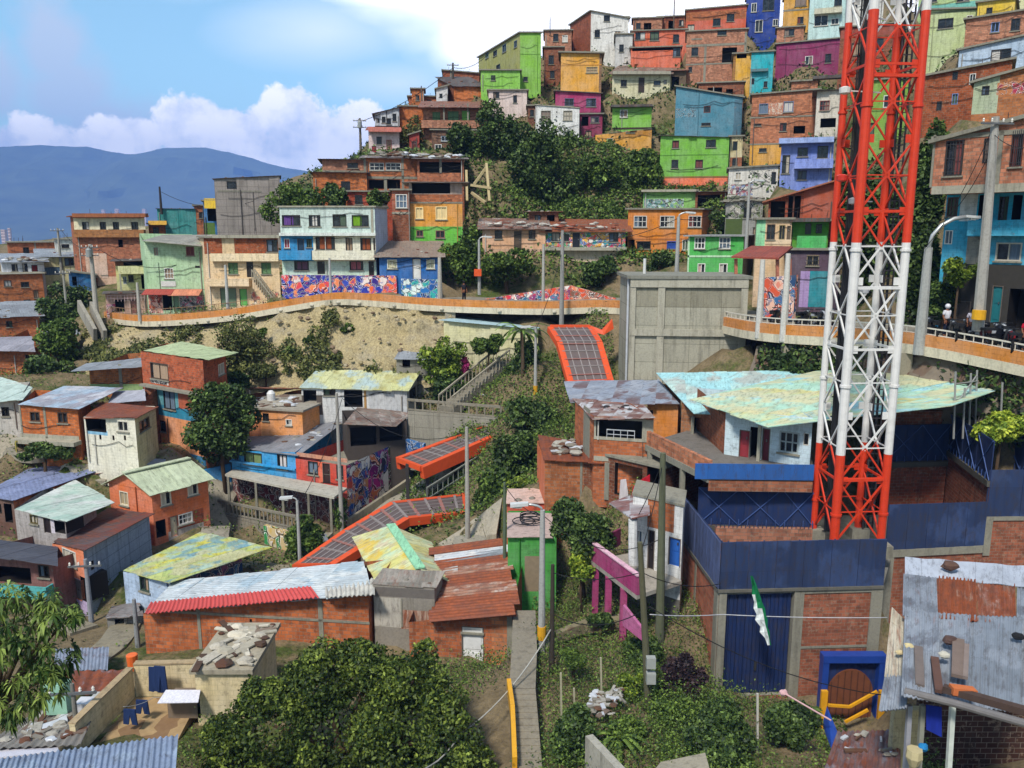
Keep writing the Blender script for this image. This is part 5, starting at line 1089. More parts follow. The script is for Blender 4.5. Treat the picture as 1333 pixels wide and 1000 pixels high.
strip(m, [p - V((0, 0, .426)) for p in i4], [p - V((0, 0, .426)) for p in i5], .6); structure(m.build('walkway_kerb', paint('cc8236', .45)))
m = MB()
for k, p in enumerate(dks[20:-4]):
 if k % 3 == 0: q = p - V((0, .06, .72)); m.ball(q, (.2, .14, .14), None, 8, 5)
structure(m.build('walkway_drain_stubs', concrete('c9c3b0')))
rl = side(dks, .17)
railing('low white baluster railing along the street edge on the right', [p + V((0, 0, .17)) for p in rl[:22]], .38, .5, gloss('cfc9ba'), .04, group='street railings')
railing('thin dark railing along the left end of the walkway', [p + V((0, 0, .17)) for p in rl[52:]], .6, .6, gloss('8a6a50'), .03, group='street railings')
for px, py, d, y2 in ((537, 403, 73.2, 425), (586, 405, 72.6, 430), (1178, 462, 45.2, 490), (1030, 452, 51, 470)):
 a = P(px, py, d); b = P(px, y2, d); m = MB(); m.abox(a.x - .45, a.y, b.z - 1.5, a.x + .45, a.y + .6, a.z + .1)
 tag(m.build('support_pillar', concrete('a39a86'), origin=b), {537: 'square concrete pillar under the walkway right of the cliff', 586: 'square concrete pillar beside the pale yellow house roof', 1178: 'concrete pillar under the street just right of the lattice tower', 1030: 'short concrete pillar under the street left of the lattice tower'}[px], 'pillar', 'walkway pillars')
def mountain():
 from mathutils import noise
 prof = [(-500, 215), (-300, 200), (-100, 193), (0, 190), (60, 190), (125, 191), (150, 198), (190, 200), (225, 193), (270, 191), (310, 200), (360, 215), (420, 226), (520, 232), (640, 240), (800, 250), (1100, 255), (1400, 250)]
 xs = np.linspace(-500, 1400, 190); ys = np.interp(xs, [p[0] for p in prof], [p[1] for p in prof]); rows = []
 D = 7000
 for j, (t, dd) in enumerate([(0, 0), (.1, -260), (.2, -520), (.32, -860), (.45, -1200), (.58, -1600), (.7, -2000), (.82, -2400), (.92, -2800), (1, -3200)]):
  r = []
  for x, y in zip(xs, ys):
   top = P(x, y, D).z; z = top * (1 - t) ** 1.25 + (-160) * (1 - (1 - t) ** 1.25); X = P(x, 300, D).x
   n = noise.fractal(V((X * .0016, j * .35, 3.1)), 1.0, 2.1, 5)
   r.append(V((X, D + dd + n * 520 * (t > 0), z + n * 130 * math.sin(math.pi * min(t, 1)) + (noise.fractal(V((X * .004, 0, 0)), 1, 2, 4) * 14 if j == 0 else 0))))
  rows.append(r)
 m = MB()
 for a, b in zip(rows, rows[1:]):
  for i in range(len(a) - 1): m.face([a[i], b[i], b[i + 1], a[i + 1]])
 back = [p + V((0, 900, -500)) for p in rows[0]]
 for i in range(len(back) - 1): m.face([back[i], rows[0][i], rows[0][i + 1], back[i + 1]])
 t = NT('mountain_forest'); o = t.coord('Object', (.004, .004, .004)); a = t.mix(t.noise(o, 1.2, 7, .7), rgba('10180c'), rgba('6a7346')); t.base(a, .95, .1)
 o = m.build('mountain', t.m, smooth=True); structure(o)
 m = MB()
 for i in range(420):
  if i < 300: px = RND.gauss(72, 34); py = RND.gauss(266, 7) + RND.random() * 5
  else: px = RND.uniform(0, 260); py = RND.uniform(272, 312)
  d = 5500 + (290 - py) * 22; p = P(px, py, d); s = RND.uniform(9, 20); h = RND.uniform(8, 20)
  m.abox(p.x - s, p.y, p.z - h, p.x + s, p.y + s, p.z + h * .5, RND.choice([paint('f4efe8', .1), paint('e4cbb8', .1), paint('fbfaf8', .1)]))
 tag(m.build('far_city', flat('d8cfc6')), 'pale specks of a far district on the blue mountain slope', 'town', None, 'stuff')
 for k, (px, py, w, h, d) in enumerate(((5, 299, 9, 34, 1500), (13, 297, 7, 36, 1550), (134, 273, 5, 8, 3800), (152, 272, 6, 9, 3800), (187, 272, 5, 8, 3900))):
  a, b = P(px - w / 2, py, d), P(px + w / 2, py + h, d); root = thing('tower_block', ['pale pink apartment tower half cut by the left edge', 'second pale apartment tower at the far left edge', 'leftmost tiny pale tower block far down in the valley', 'middle tiny pale tower block far down in the valley', 'rightmost tiny pale tower block far down in the valley'][k], 'building', V(((a.x + b.x) / 2, a.y, b.z)), 'distant tower blocks')
  m = MB(); m.abox(a.x, a.y, b.z - 60, b.x, a.y + (b.x - a.x), a.z); m.build('wall', paint('cfb8ae', .2), root)
  m = MB(); n = 9 if k < 2 else 3
  for i in range(n):
   z = b.z + (a.z - b.z) * (i + .5) / n
   for q in range(3): x = a.x + (b.x - a.x) * (q + .3) / 3; m.abox(x, a.y - .3, z - (a.z - b.z) / n * .28, x + (b.x - a.x) * .16, a.y - .05, z + (a.z - b.z) / n * .22)
  m.build('windows', flat('6a5a62'), root)
mountain()
m = MB(); m.abox(-8800, -2900, -470, 8800, 9300, 1000)
hz = m.build('haze', None); hz['kind'] = 'stuff'
hm = bpy.data.materials.new('haze'); hm.use_nodes = True; nt = hm.node_tree; nt.nodes.remove(nt.nodes['Principled BSDF'])
pv = nt.nodes.new('ShaderNodeVolumePrincipled'); pv.inputs['Density'].default_value = HAZE_D; pv.inputs['Color'].default_value = HAZE_C; pv.inputs['Anisotropy'].default_value = -.4
nt.links.new(pv.outputs['Volume'], nt.nodes['Material Output'].inputs['Volume']); hz.data.materials.clear(); hz.data.materials.append(hm)
def lattice_tower():
 zb = -13.6 + CAMZ; D0 = 34.4
 F0 = P(1086, 700, D0); F0.z = zb
 a = V((2.11, .13, 0)); b = V((-.13, 2.11, 0))
 leg = {'F': F0, 'R': F0 + a, 'L': F0 + b, 'B': F0 + a + b}
 ztop = zat(-160, D0) ; c = F0 + (a + b) / 2
 zs = {1: zat(592, D0), 2: zat(316, D0), 3: zat(13, D0)}
 root = thing('lattice_tower', 'tall red and white lattice telecom tower rising behind the blue walled compound', 'tower', V((c.x, c.y, zb)))
 red, wht = gloss('cf3a1a', .5), gloss('d9d7d2', .5); dark = gloss('1f2022', .6)
 def colour(z): return red if z < zs[1] or zs[2] < z < zs[3] else wht
 cuts = [zb, zs[1], zs[2], zs[3], ztop]
 for k, p in leg.items():
  r = {'F': .2, 'R': .175, 'L': .15, 'B': .16}[k]
  m = MB()
  for z0, z1 in zip(cuts, cuts[1:]):
   m.tube([V((p.x, p.y, z0)), V((p.x, p.y, z1))], r, 12, colour((z0 + z1) / 2))
  z = zb + 1.4
  while z < ztop: m.tube([V((p.x, p.y, z - .05)), V((p.x, p.y, z + .05))], r + .045, 12, colour(z)); z += 5.7
  m.build('leg', None, root, smooth=False)
 faces = [('L', 'F'), ('F', 'R'), ('R', 'B'), ('B', 'L')]; ph = 2.86
 n = int((ztop - zb) / ph) + 1
 z00 = zat(667, D0) - ph / 2
 for i, (p, q) in enumerate(faces):
  m = MB(); A, B = leg[p], leg[q]; w = .065
  for k in range(-1, n):
   z0 = max(zb, z00 + k * ph); z1 = min(ztop, z00 + (k + 1) * ph)
   if z1 <= z0 + .1: continue
   zm = (z0 + z1) / 2
   for s, e in ((A, B), (B, A)):
    p0, p1 = V((s.x, s.y, z0)), V((e.x, e.y, z1)); pm = (p0 + p1) / 2
    m.bar(p0, pm, w, .07, colour(z0 + .3)); m.bar(pm, p1, w, .07, colour(z1 - .3))
   m.bar(V((A.x, A.y, z1)), V((B.x, B.y, z1)), .12 if k % 2 else .07, .1, colour(z1)) if k % 2 == 0 else None
   m.box(V(((A.x + B.x) / 2, (A.y + B.y) / 2, zm)), (B - A).normalized() * .11, V((0, 0, .11)), (B - A).normalized().cross(UP) * .03, colour(zm))
   m.bar(V((A.x, A.y, zm)), V((B.x, B.y, zm)), .045, .045, colour(zm))
   for L_ in (A, B):       # gusset plates
    m.box(V((L_.x, L_.y, z1)) + (B - A).normalized() * (.28 if L_ is A else -.28), (B - A).normalized() * .12, V((0, 0, .16)), (B - A).normalized().cross(UP) * .02, colour(z1))
  m.build('bracing', None, root)
 cl = c + V((-.62, .55, 0)); m = MB()
 for k in range(7): m.tube([V((cl.x + .055 * k - .16, cl.y + .02 * (k % 2), zb)), V((cl.x + .07 * k - .2 + .03 * math.sin(k), cl.y, ztop))], .034, 6)
 z = zb
 while z < ztop: m.bar(V((cl.x - .24, cl.y + .06, z)), V((cl.x + .26, cl.y + .06, z)), .05); z += .9
 m.build('cable_run', dark, root)
 bl = leg['B'] + V((.3, -.35, 0)); m = MB()
 for s in (-.22, .22): m.bar(V((bl.x + s, bl.y, zb)), V((bl.x + s, bl.y, ztop)), .06)
 z = zb
 while z < ztop: m.bar(V((bl.x - .22, bl.y, z)), V((bl.x + .22, bl.y, z)), .04); z += .33
 m.build('climbing_ladder', gloss('3a3436', .5), root)
 m = MB(); m.tube([V((bl.x - .12, bl.y + .2, zb)), V((bl.x - .12, bl.y + .2, ztop))], .07, 8); m.tube([V((bl.x + .1, bl.y + .22, zb)), V((bl.x + .1, bl.y + .22, ztop))], .055, 8); m.build('feeder_cables', dark, root)
 for z in (zat(375, D0), zat(98, D0), zat(625, D0)):
  m = MB(); m.bar(V((leg['F'].x, leg['F'].y, z)), V((leg['R'].x, leg['R'].y, z)), .2, .12); m.build('cross_beam', colour(z), root)
 for px, py, cc in ((1124, 378, 'b9bdc4'), (1096, 232, 'c9372a'), (1136, 22, 'd8d6d0'), (1112, 262, '8f8f92'), (1100, 118, 'd5d2cc')):
  p = P(px, py, D0 + .6); m = MB(); m.lathe(p, [(.05, -.16), (.22, -.1), (.24, .1), (.08, .16)], 12); m.bar(p, V((c.x, c.y, p.z)), .05); m.build('antenna', gloss(cc, .4), root)
 for p in leg.values(): m = MB(); m.abox(p.x - .4, p.y - .4, zb - .5, p.x + .4, p.y + .4, zb + .02); m.build('footing', concrete(), root)
lattice_tower()
BLU = sheet('293a5e', .16, '233253', .5, '3a4c74', 2.0); BLU_LIT = sheet('56648c', .12, '4d5a80', .5); BLUD = sheet('1a3160', .05, '172a54', .5); BRC = brick('985a42', .7, soot_shade=.35)  # second blue: same sheet painted lighter for skylight on the left side
def compound():
 Bc = P(938, 735, 32.2); A = P(886, 665, 38.6); Rr = P(1152, 735, 32.6)
 zt = zat(706, 32.2); zm = zat(767, 32.2); zg = zat(930, 32.2) - .8
 root = thing('walled_compound', 'brick compound with dark blue sheet parapets and a tall blue gate under the lattice tower', 'building', V((Bc.x + 3, Bc.y + 3, zg)))
 fl = Facade(V((A.x, A.y, 0)), V((Bc.x, Bc.y, 0))); ff = Facade(V((Bc.x, Bc.y, 0)), V((Rr.x, Rr.y, 0)))
 m = MB(); u0, _ = ff.hit(943, 830); u1, _ = ff.hit(1030, 830); gz = zat(768, 32.2); g0 = zat(907, 32.2)
 facade(m, ff, zg, zm, zm, BRC, [(u0, g0, u1, gz - .06, .3, CON)], [])
 facade(m, fl, zg, zm, zm, brick('b06a50', 1.0, soot_shade=.25), [], []); m.build('wall', BRC, root)
 m = MB();
 for k in range(16):
  a, b = u0 + .03 + (u1 - u0 - .06) * k / 16, u0 + .03 + (u1 - u0 - .06) * (k + 1) / 16
  fbox(m, ff, a, g0 + .05, b - .02, gz - .1, -.25 + .02 * (k % 2), -.18 + .02 * (k % 2))
 g = m.build('gate', sheet('172c5a', .12, '14264e', .6), root); m = MB(); fbox(m, ff, (u0 + u1) / 2 - .05, g0 + 1.1, (u0 + u1) / 2 + .05, g0 + 1.5, -.16, -.1); m.build('handle', gloss('333'*2), g)
 m = MB(); w = ff.w
 for a, b in ((.003, u0), (u1, u1 + .42), (w - .5, w)): fbox(m, ff, a, zg, b, zm - .003, .004, .06)
 for a, b, z in ((u1 + .42, w - .5, zm - .28), (u0, u1, gz - .06)): fbox(m, ff, a, z, b, zm - .004, .004, .05)
 fbox(m, ff, u1 + .42, zat(846, 32.3), w - .5, zat(843, 32.3), .004, .03)
 fbox(m, fl, fl.w - .5, zg, fl.w - .003, zm - .003, .004, .06)
 x, _ = fl.hit(907, 720); fbox(m, fl, x - .12, zg, x + .12, zm - .003, .004, .04); m.build('concrete_frame', CON, root)
 m = MB(); fbox(m, fl, 0, zm - .16, fl.w, zm + .003, -.3, .09); fbox(m, ff, -.09, zm - .12, w, zm + .003, -.3, .12); m.build('ledge', concrete('6a675e'), root)
 m = MB(); n = 12
 for k in range(n): fbox(m, ff, w * k / n, zm + .006, w * (k + 1) / n - .012, zt + .02 * math.sin(k * 2.1), .02 - .015 * (k % 2), .06 - .015 * (k % 2))
 m.build('blue_parapet', BLU, root)
 m = MB(); n = 7
 for k in range(n): fbox(m, fl, fl.w * k / n, zm + .006 , fl.w * (k + 1) / n - .012, zt, .02 - .015 * (k % 2), .06 - .015 * (k % 2))
 m.build('blue_parapet', BLU_LIT, root)
 m = MB()
 for f_, ww in ((ff, w), (fl, fl.w)):
  k = .3
  while k < ww: m.bar(f_.at(k, zm, -.05), f_.at(k, zt + .02, -.05), .05); m.bar(f_.at(k, zm + .1, -.9), f_.at(k, zt - .1, -.06), .05); k += 1.5
  m.bar(f_.at(0, zt - .05, -.05), f_.at(ww, zt - .05, -.05), .05)
 m.build('parapet_struts', gloss('2e3a58'), root)
 m = MB(); q = [V((A.x, A.y, zm - .2)), V((Bc.x, Bc.y, zm - .2)), V((Rr.x, Rr.y, zm - .2)), P(1165, 700, 37), P(1160, 690, 41.5), P(915, 660, 41)]
 q = [V((p.x, p.y, zm - .25)) for p in q]; m.prism(q, V((0, 0, .2))); m.build('deck', concrete('7d7a70'), root)
 R0, R1, R2 = P(1154, 690, 35.6), P(1281, 700, 36.2), P(1345, 640, 36.0)
 f2 = Facade(V((R0.x, R0.y, 0)), V((R1.x, R1.y, 0))); f3 = Facade(V((R1.x + .02, R1.y + .2, 0)), V((R2.x + 3, R2.y + .5, 0)))
 z2t, z2b = zat(657, 35.6), zat(716, 35.6); m = MB()
 for k in range(10): fbox(m, f2, f2.w * k / 10, z2b, f2.w * (k + 1) / 10 - .012, z2t - .06 * k / 10, 0 - .015 * (k % 2), .05 - .015 * (k % 2))
 m.build('blue_parapet', BLU, root)
 z3t, z3b = zat(615, 36), zat(676, 36); m = MB()
 for k in range(6): fbox(m, f3, f3.w * k / 6, z3b, f3.w * (k + 1) / 6 - .012, z3t, 0 - .015 * (k % 2), .05 - .015 * (k % 2))
 m.build('blue_parapet', BLU, root)
 m = MB(); facade(m, f2, zg, z2b + .05, z2b + .05, BRC, [], []); facade(m, f3, zg, z3b + .03, z3b + .03, BRC, [], []); m.build('wall', BRC, root)
 m = MB(); fbox(m, f2, 0, z2b - .35, f2.w, z2b - .004, .004, .08); fbox(m, f2, 0, zg, .45, z2b - .36, .004, .07); fbox(m, f3, .02, z3b - 1.9, .4, z3b - .004, .004, .07); fbox(m, f3, .4, z3b - .2, f3.w, z3b - .004, .004, .06)
 m.build('concrete_frame', CON, root)
 def inner(p0, d0, p1, d1, yt, ym_, yb, nm, mt, brk):
  a, b = P(p0, (yt + yb) / 2, d0), P(p1, (yt + yb) / 2, d1); f_ = Facade(V((a.x, a.y, 0)), V((b.x, b.y, 0))); d = (d0 + d1) / 2
  zt_, zm_, zb_ = zat(yt, d), zat(ym_, d), zat(yb, d) - 1.5; m = MB(); n = max(3, int(f_.w / .9))
  for k in range(n): fbox(m, f_, f_.w * k / n, zm_, f_.w * (k + 1) / n - .012, zt_, -.04 + .012 * (k % 2), .01 + .012 * (k % 2))
  m.build('blue_screen', mt, root)
  m = MB(); k = 0.0
  while k < f_.w - .5:
   e = min(f_.w, k + 1.9); m.bar(f_.at(k, zm_, .06), f_.at(e, zt_, .06), .035); m.bar(f_.at(k, zt_, .07), f_.at(e, zm_, .07), .035); k += 1.9
  k = .2
  while k < f_.w: m.bar(f_.at(k, zm_, .12), f_.at(k, zm_ + .32, .12), .03); k += .42
  m.build('screen_straps', gloss('42588c'), root)
  m = MB(); facade(m, f_, zb_, zm_ - .02, zm_ - .02, brk, [], []); m.build('wall', brk, root)
  m = MB(); fbox(m, f_, 0, zm_ - .3, f_.w, zm_ - .03, .004, .12); m.build('ledge', concrete('59564e'), root)
 inner(908, 36.9, 1060, 36.5, 636, 684, 706, 'l', BLUD, BRC)
 inner(1150, 41.5, 1232, 41.8, 553, 600, 664, 'b', BLUD, brick('8f4c34', soot_shade=.5))
 inner(1232, 41.8, 1290, 36.3, 556, 604, 680, 'r', BLUD, brick('8a4e38', soot_shade=.5))
 inner(1300, 40.6, 1352, 37.6, 562, 612, 640, 'f', BLUD, brick('8a4e38', soot_shade=.5))
 m = MB(); a0 = P(932, 688, 35.4); a1 = P(1058, 690, 35.2); z = zat(688, 35.3); k = 0
 for i in range(24): p = a0.lerp(a1, i / 23); m.bar(V((p.x, p.y, z)), V((p.x, p.y, z + .28)), .025)
 m.build('wall_spikes', gloss('2a3350'), root)
 m = MB(); m.prism([V((a0.x, a0.y, zm)), V((a1.x, a1.y, zm)), V((a1.x, a1.y, z)), V((a0.x, a0.y, z))], V((0, .2, 0))); m.build('low_wall', brick('a87058'), root)
compound()
def terrace():
 z = zat(607, 37.4); c = [P(842, 583, 41.8), P(922, 640, 36.2), P(1057, 640, 36.0), P(1057, 590, 39.5), P(905, 575, 45)]
 c = [V((p.x, p.y, z)) for p in c]
 root = thing('terrace', 'raised concrete terrace with a slanting brick parapet and a bright blue band', 'terrace', V((c[1].x, c[1].y, z - 3)))
 m = MB(); m.prism([p - V((0, 0, .3)) for p in c], V((0, 0, .3))); m.build('floor', concrete('77716a'), root)
 f1 = Facade(c[0], c[1]); f2 = Facade(c[1], c[2])
 m = MB(); fbox(m, f1, 0, z - .1, f1.w, z + .62, -.15, .03); m.build('brick_parapet', brick('bd7856', .9), root)
 m = MB(); fbox(m, f1, -.05, z - .42, f1.w + .02, z - .11, -.4, .09); m.build('edge_beam', CON, root)
 a, _ = f2.hit(893, 612); m = MB(); fbox(m, f2, a + .4, zat(624, 36.1), f2.w, zat(604, 36.1), .02, .09); m.build('blue_band', sheet('2c64ae', .04, '275a9e', .5), root)
 m = MB(); fbox(m, f2, 0, zat(640, 36.1), f2.w, zat(626, 36.1), -.1, .02); m.build('brick_band', brick('9a5f44'), root)
 for px in (846, 890): p = P(px, 640, 41 if px < 870 else 38); m = MB(); m.abox(p.x - .12, p.y + .3, z - 4.5, p.x + .12, p.y + .55, z - .32); m.build('column', CON, root)
terrace()
def portal():
 b = P(1108, 945, 31.6); d = 31.6
 root = thing('gate_portal', 'blue painted portal with an arched timber door and yellow posts', 'gate', b)
 x = lambda px: P(px, 900, d).x
 za, zb_ = zat(853, d), zat(955, d); y = b.y
 m = MB(); m.abox(x(1068), y - .1, zat(862, d), x(1150), y + .35, za); m.abox(x(1068), y - .08, zb_, x(1076), y + .3, zat(862, d)); m.abox(x(1141), y - .08, zb_, x(1150), y + .3, zat(862, d)); m.build('frame', gloss('1f3f8c'), root)
 xc, r = (x(1079) + x(1138)) / 2, (x(1138) - x(1079)) / 2; zc = zat(905, d); m = MB(); pts = [V((xc + r * math.cos(a), y + .12, zc + r * 1.15 * math.sin(a))) for a in np.linspace(0, math.pi, 15)]
 m.prism([V((xc + r, y + .12, zb_))] + pts + [V((xc - r, y + .12, zb_))], V((0, .08, 0))); dr = m.build('arched_door', flat('6d4028', .7), root)
 m = MB()
 for k in range(7): xx = xc - r + 2 * r * (k + .5) / 7; m.abox(xx - .02, y + .1, zb_, xx + .02, y + .118, zc + r * 1.1 * math.sqrt(max(0, 1 - ((xx - xc) / r) ** 2)))
 m.build('battens', flat('51301f'), dr)
 m = MB(); m.prism([V((x(1076), y + .25, zb_)), V((x(1141), y + .25, zb_)), V((x(1141), y + .25, zat(862, d))), V((x(1076), y + .25, zat(862, d)))], V((0, .05, 0))); m.build('back_panel', sheet('1b3166', .05), root)
 for px in (1071, 1146): m = MB(); m.abox(x(px) - .13, y - .25, zb_ - .6, x(px) + .13, y - .1, zat(896, d)); m.build('yellow_post', gloss('d79a1a'), root)
 for a, bb, c_, e in ((1078, 918, 1106, 920), (1106, 920, 1142, 900), (1100, 940, 1130, 924)):
  m = MB(); m.bar(P(a, bb, d - .5), P(c_, e, d - .5), .1, .1); m.build('yellow_rail', gloss('d79a1a'), root)
portal()
def block():
 A, B = P(819, 430, 58), P(971, 430, 57.2); L = P(806, 430, 63.2); zt, zb_ = zat(363, 57.8), zat(520, 57.8) - 2
 b = L - A; b.z = 0; C, D = B + b, A + b; c = (A + C) / 2
 root = thing('concrete_building', 'big windowless grey concrete block building beside the walkway', 'building', V((c.x, c.y, zb_)))
 m = MB(); cor = [A, B, C, D]; mt = concrete('b2ae9c', 2.1)
 for i in range(4): f_ = Facade(cor[i], cor[(i + 1) % 4]); facade(m, f_, zb_, zt, zt, mt, [], [(-1, zat(400, 58), f_.w + 1, zat(368, 58), concrete('9c9784', 2.1))] if i == 0 else [])
 m.build('wall', mt, root); f0 = Facade(A, B); m = MB(); bw = .45
 u = lambda px: f0.hit(px, 430)[0]
 for a, e in ((0.003, .4), (u(855), u(864)), (f0.w - .45, f0.w - .003)): fbox(m, f0, a, zb_, e, zt - .6, .005, .14)
 for y0, y1 in ((374, 363), (437, 428)): fbox(m, f0, 0.003, zat(y0, 57.8), f0.w - .003, zat(y1, 57.8) - .01, .006, .18)
 m.build('concrete_frame', concrete('b5b09e'), root)
 m = MB(); cs = [A - V((.25, .25, 0)), B + V((.25, -.25, 0)), C + V((.25, .25, 0)), D + V((-.25, .25, 0))]; m.prism([V((p.x, p.y, zt + .003)) for p in cs], V((0, 0, .22))); m.build('roof', concrete('8b8a7e'), root)
 m = MB(); f3 = Facade(D, A); m.tube([f3.at(f3.w - .2, zb_, .1), f3.at(f3.w - .2, zt, .1)], .08, 8); m.build('drain_pipe', gloss('b9bdc2'), root)
 p = P(839, 352, 60.5); m = MB(); m.tube([V((p.x, p.y, zt + .2)), V((p.x, p.y, zt + 1.3))], .11, 8); m.build('vent_pipe', gloss('cfcfca'), root)
block()
ORG = gloss('d24f20', .6); PANEL = gloss('5f524e', .5)
def canopy(label, lp, rp, fascia=.45, ncell=6, posts=(), flare=None, lm=5):
 "orange framed translucent canopy between the edge polylines lp and rp (3D points)"
 root = thing('escalator_canopy', label, 'canopy', lp[0], 'escalator canopies')
 for pl in (lp, rp):
  m = MB()
  for a, b in zip(pl, pl[1:]): m.bar(a - V((0, 0, fascia * .35)), b - V((0, 0, fascia * .35)), .42, fascia)
  m.build('side_beam', ORG, root)
 for e in (0, -1): m = MB(); m.bar(lp[e], rp[e], .3, .35); m.build('end_beam', ORG, root)
 m = MB(); q = MB(); s = MB()
 for i in range(len(lp) - 1):
  n = ncell if isinstance(ncell, int) else ncell[i]
  for k in range(n):
   a0, a1 = lp[i].lerp(lp[i + 1], k / n), lp[i].lerp(lp[i + 1], (k + 1) / n); b0, b1 = rp[i].lerp(rp[i + 1], k / n), rp[i].lerp(rp[i + 1], (k + 1) / n)
   m.prism([a0, b0, b1, a1], V((0, 0, .05)))
   if k % 3 == 0: q.bar(a0 + V((0, 0, .06)), b0 + V((0, 0, .06)), .16, .06)
   if k % 3 == 1 and n > 3: s.bar(a0.lerp(a1, .4) + V((0, 0, .07)), b0.lerp(b1, .4) + V((0, 0, .07)), .22, .04)
  for k in range(1, lm): q.bar(lp[i].lerp(rp[i], k / lm) + V((0, 0, .06)), lp[i + 1].lerp(rp[i + 1], k / lm) + V((0, 0, .06)), .07, .06)
 m.build('roof_panels', PANEL, root); q.build('glazing_bars', gloss('8b827e'), root); s.build('red_strips', gloss('9c6a60'), root)
 for p in posts:
  mm = MB(); mm.bar(p, V((p.x, p.y, terrain_z(p.x, p.y) - .3)), .22); mm.build('post', gloss('3a3634'), root)
 return root
up = canopy('steep orange framed escalator canopy left of the concrete block', [P(743, 499, 56), P(728, 445, 59.5), P(716, 426, 62)], [P(795, 497, 55.6), P(780, 445, 59.2), P(768, 426, 61.8)], ncell=[8, 4])
m = MB()
fp = [P(768, 424, 62), P(784, 430, 61.6), P(797, 416, 62.2), P(799, 428, 62), P(786, 436, 61.4), P(772, 432, 61.6)]
m.prism(fp, V((0, .4, 0))); m.build('flared_wing', ORG, up)
canopy('short orange escalator canopy in front of the concrete retaining wall', [P(518, 598, 56.6), P(560, 583, 58.6), P(642, 552, 62)], [P(549, 610, 54.4), P(590, 592, 56.4), P(648, 566, 59.6)], .85, [4, 7], [P(530, 604, 55.4), P(556, 607, 55), P(600, 590, 57.5), P(640, 570, 60)])
canopy('long orange escalator canopy bending behind the yellow gabled roof', [P(384, 738, 44.5), P(450, 692, 47.6), P(512, 655, 50.6), P(604, 645, 54)], [P(428, 738, 42.2), P(480, 706, 44.6), P(530, 675, 47.4), P(607, 667, 50)], .5, [6, 6, 7], [P(604, 668, 50), P(520, 690, 47.5)])
wall_thing('retaining_wall', 'ribbed concrete retaining wall behind the short orange canopy', 'wall', 531, 63, 652, 61, 535, 545, zat(610, 60) - 1, concrete('9f998a', 1.6), group='retaining walls')
railing('concrete post railing along the top of the ribbed retaining wall', [P(531, 535, 63.1), P(590, 540, 62.2), P(652, 545, 61.2)], .9, .55, concrete('8d8676'), .1, group='garden railings')
wall_thing('mural_wall', 'low wall with a blue and purple mural beside the garden stairs', 'wall', 588, 66, 675, 64.5, 508, 520, zat(545, 65), graffiti('234a78,2a6a98,54386a,8a7a9a,1f3050,d0d0d4', .8, 21), group='mural walls')
wall_thing('mural_wall', 'low brightly painted mural wall under the bungalows on the walkway', 'wall', 628, 76, 742, 75, 390, 372, zat(398, 75.5), graffiti('8a3a70,e8643a,d83a4a,5a7aa0,e8e2d8,d8824a,3a6a8a,e04a2a', 1.1, 22), .4, group='mural walls')
wall_thing('mural_wall', 'right hand sloping half of the painted wall under the bungalows', 'wall', 742.4, 75, 801, 73.4, 372, 389, zat(398, 74.5), graffiti('e8643a,d8522a,c9402a,e8b08a,b86a4a,7a5a4a', 1.0, 23), .4, group='mural walls')
wall_thing('mural_wall', 'long blue and orange graffiti wall below the mint house', 'wall', 366, 77.4, 516, 76.6, 358, 359, zat(390, 76.3), graffiti('2a3aa0,e8643a,e04a50,2b48b8,e8d8d0,3a2a80,f08a5a,2a3aa0', 1.0, 24), .3, group='mural walls')
wall_thing('mural_wall', 'teal and blue graffiti wall below the low bright blue house', 'wall', 522, 75.8, 570, 75.4, 363, 364, zat(392, 75.5), graffiti('1f5aa0,3aa8a0,2a70b0,d8e8e0,204a80', 1.1, 25), .3, group='mural walls')
wall_thing('mural_wall', 'orange mural wall between the two tall white lamp posts', 'wall', 989, 57.6, 1036, 55.6, 362, 358, zat(415, 56), graffiti('e0643a,d85a3a,3a6a9a,e8b8a0,d8523a,2a4a70', .9, 26), .3, group='mural walls')
wall_thing('retaining_wall', 'concrete wall with a fence on top in front of the maroon porch', 'wall', 285, 59.5, 386, 55.2, 668, 690, zat(720, 56) - .5, concrete('968f80', 1.8), group='retaining walls')
railing('grey picket fence on the concrete wall in front of the maroon porch', [P(285, 668, 59.6), P(386, 690, 55.3)], 1.0, .4, concrete('8a8476'), .09, group='garden railings')
def stairs(label, p0, p1, w, n, mat, rail=True, group='outdoor stairs'):
 "flight from the low end p0 up to p1 (middle line), width vector w"
 root = thing('staircase', label, 'stairs', p0, group); m = MB(); hx = (p1 - p0) / n
 for i in range(n):
  a = p0 + hx * i; h = V((hx.x, hx.y, 0)); z = p0.z + hx.z * (i + 1)
  q = [V((a.x, a.y, z)), V((a.x + h.x, a.y + h.y, z))]; m.prism([q[0] - w, q[1] - w, q[1] + w, q[0] + w], V((0, 0, -.9)))
 m.build('steps', mat, root)
 if rail:
  for s in (-1, 1):
   r = MB()
   for i in range(n + 1): q = p0 + hx * i + w * s; r.bar(q, q + V((0, 0, 1.0)), .07)
   r.bar(p0 + w * s + V((0, 0, 1)), p1 + w * s + V((0, 0, 1)), .12); r.build('handrail', concrete('a59c88'), root)
 return root
stairs('garden stairs with pale railings climbing below the palm tree', P(580, 532, 63.4), P(655, 470, 68.5), V((-.55, .35, 0)), 16, concrete('8f8878'))
stairs('concrete stairs between the orange house and the blue front', P(288, 668, 60), P(296, 612, 64.5), V((.9, 0, 0)), 14, concrete('8a8474'), False)
stairs('outside stair with a thin rail on the cream peach house', P(357, 400, 82.9), P(330, 364, 82.9), V((0, -.45, 0)), 11, paint('dcb98c'), True)
stairs('narrow concrete steps beside the long low brick house', P(160, 880, 37.6), P(153, 812, 42), V((.55, 0, 0)), 14, concrete('6f6a5e'), False)
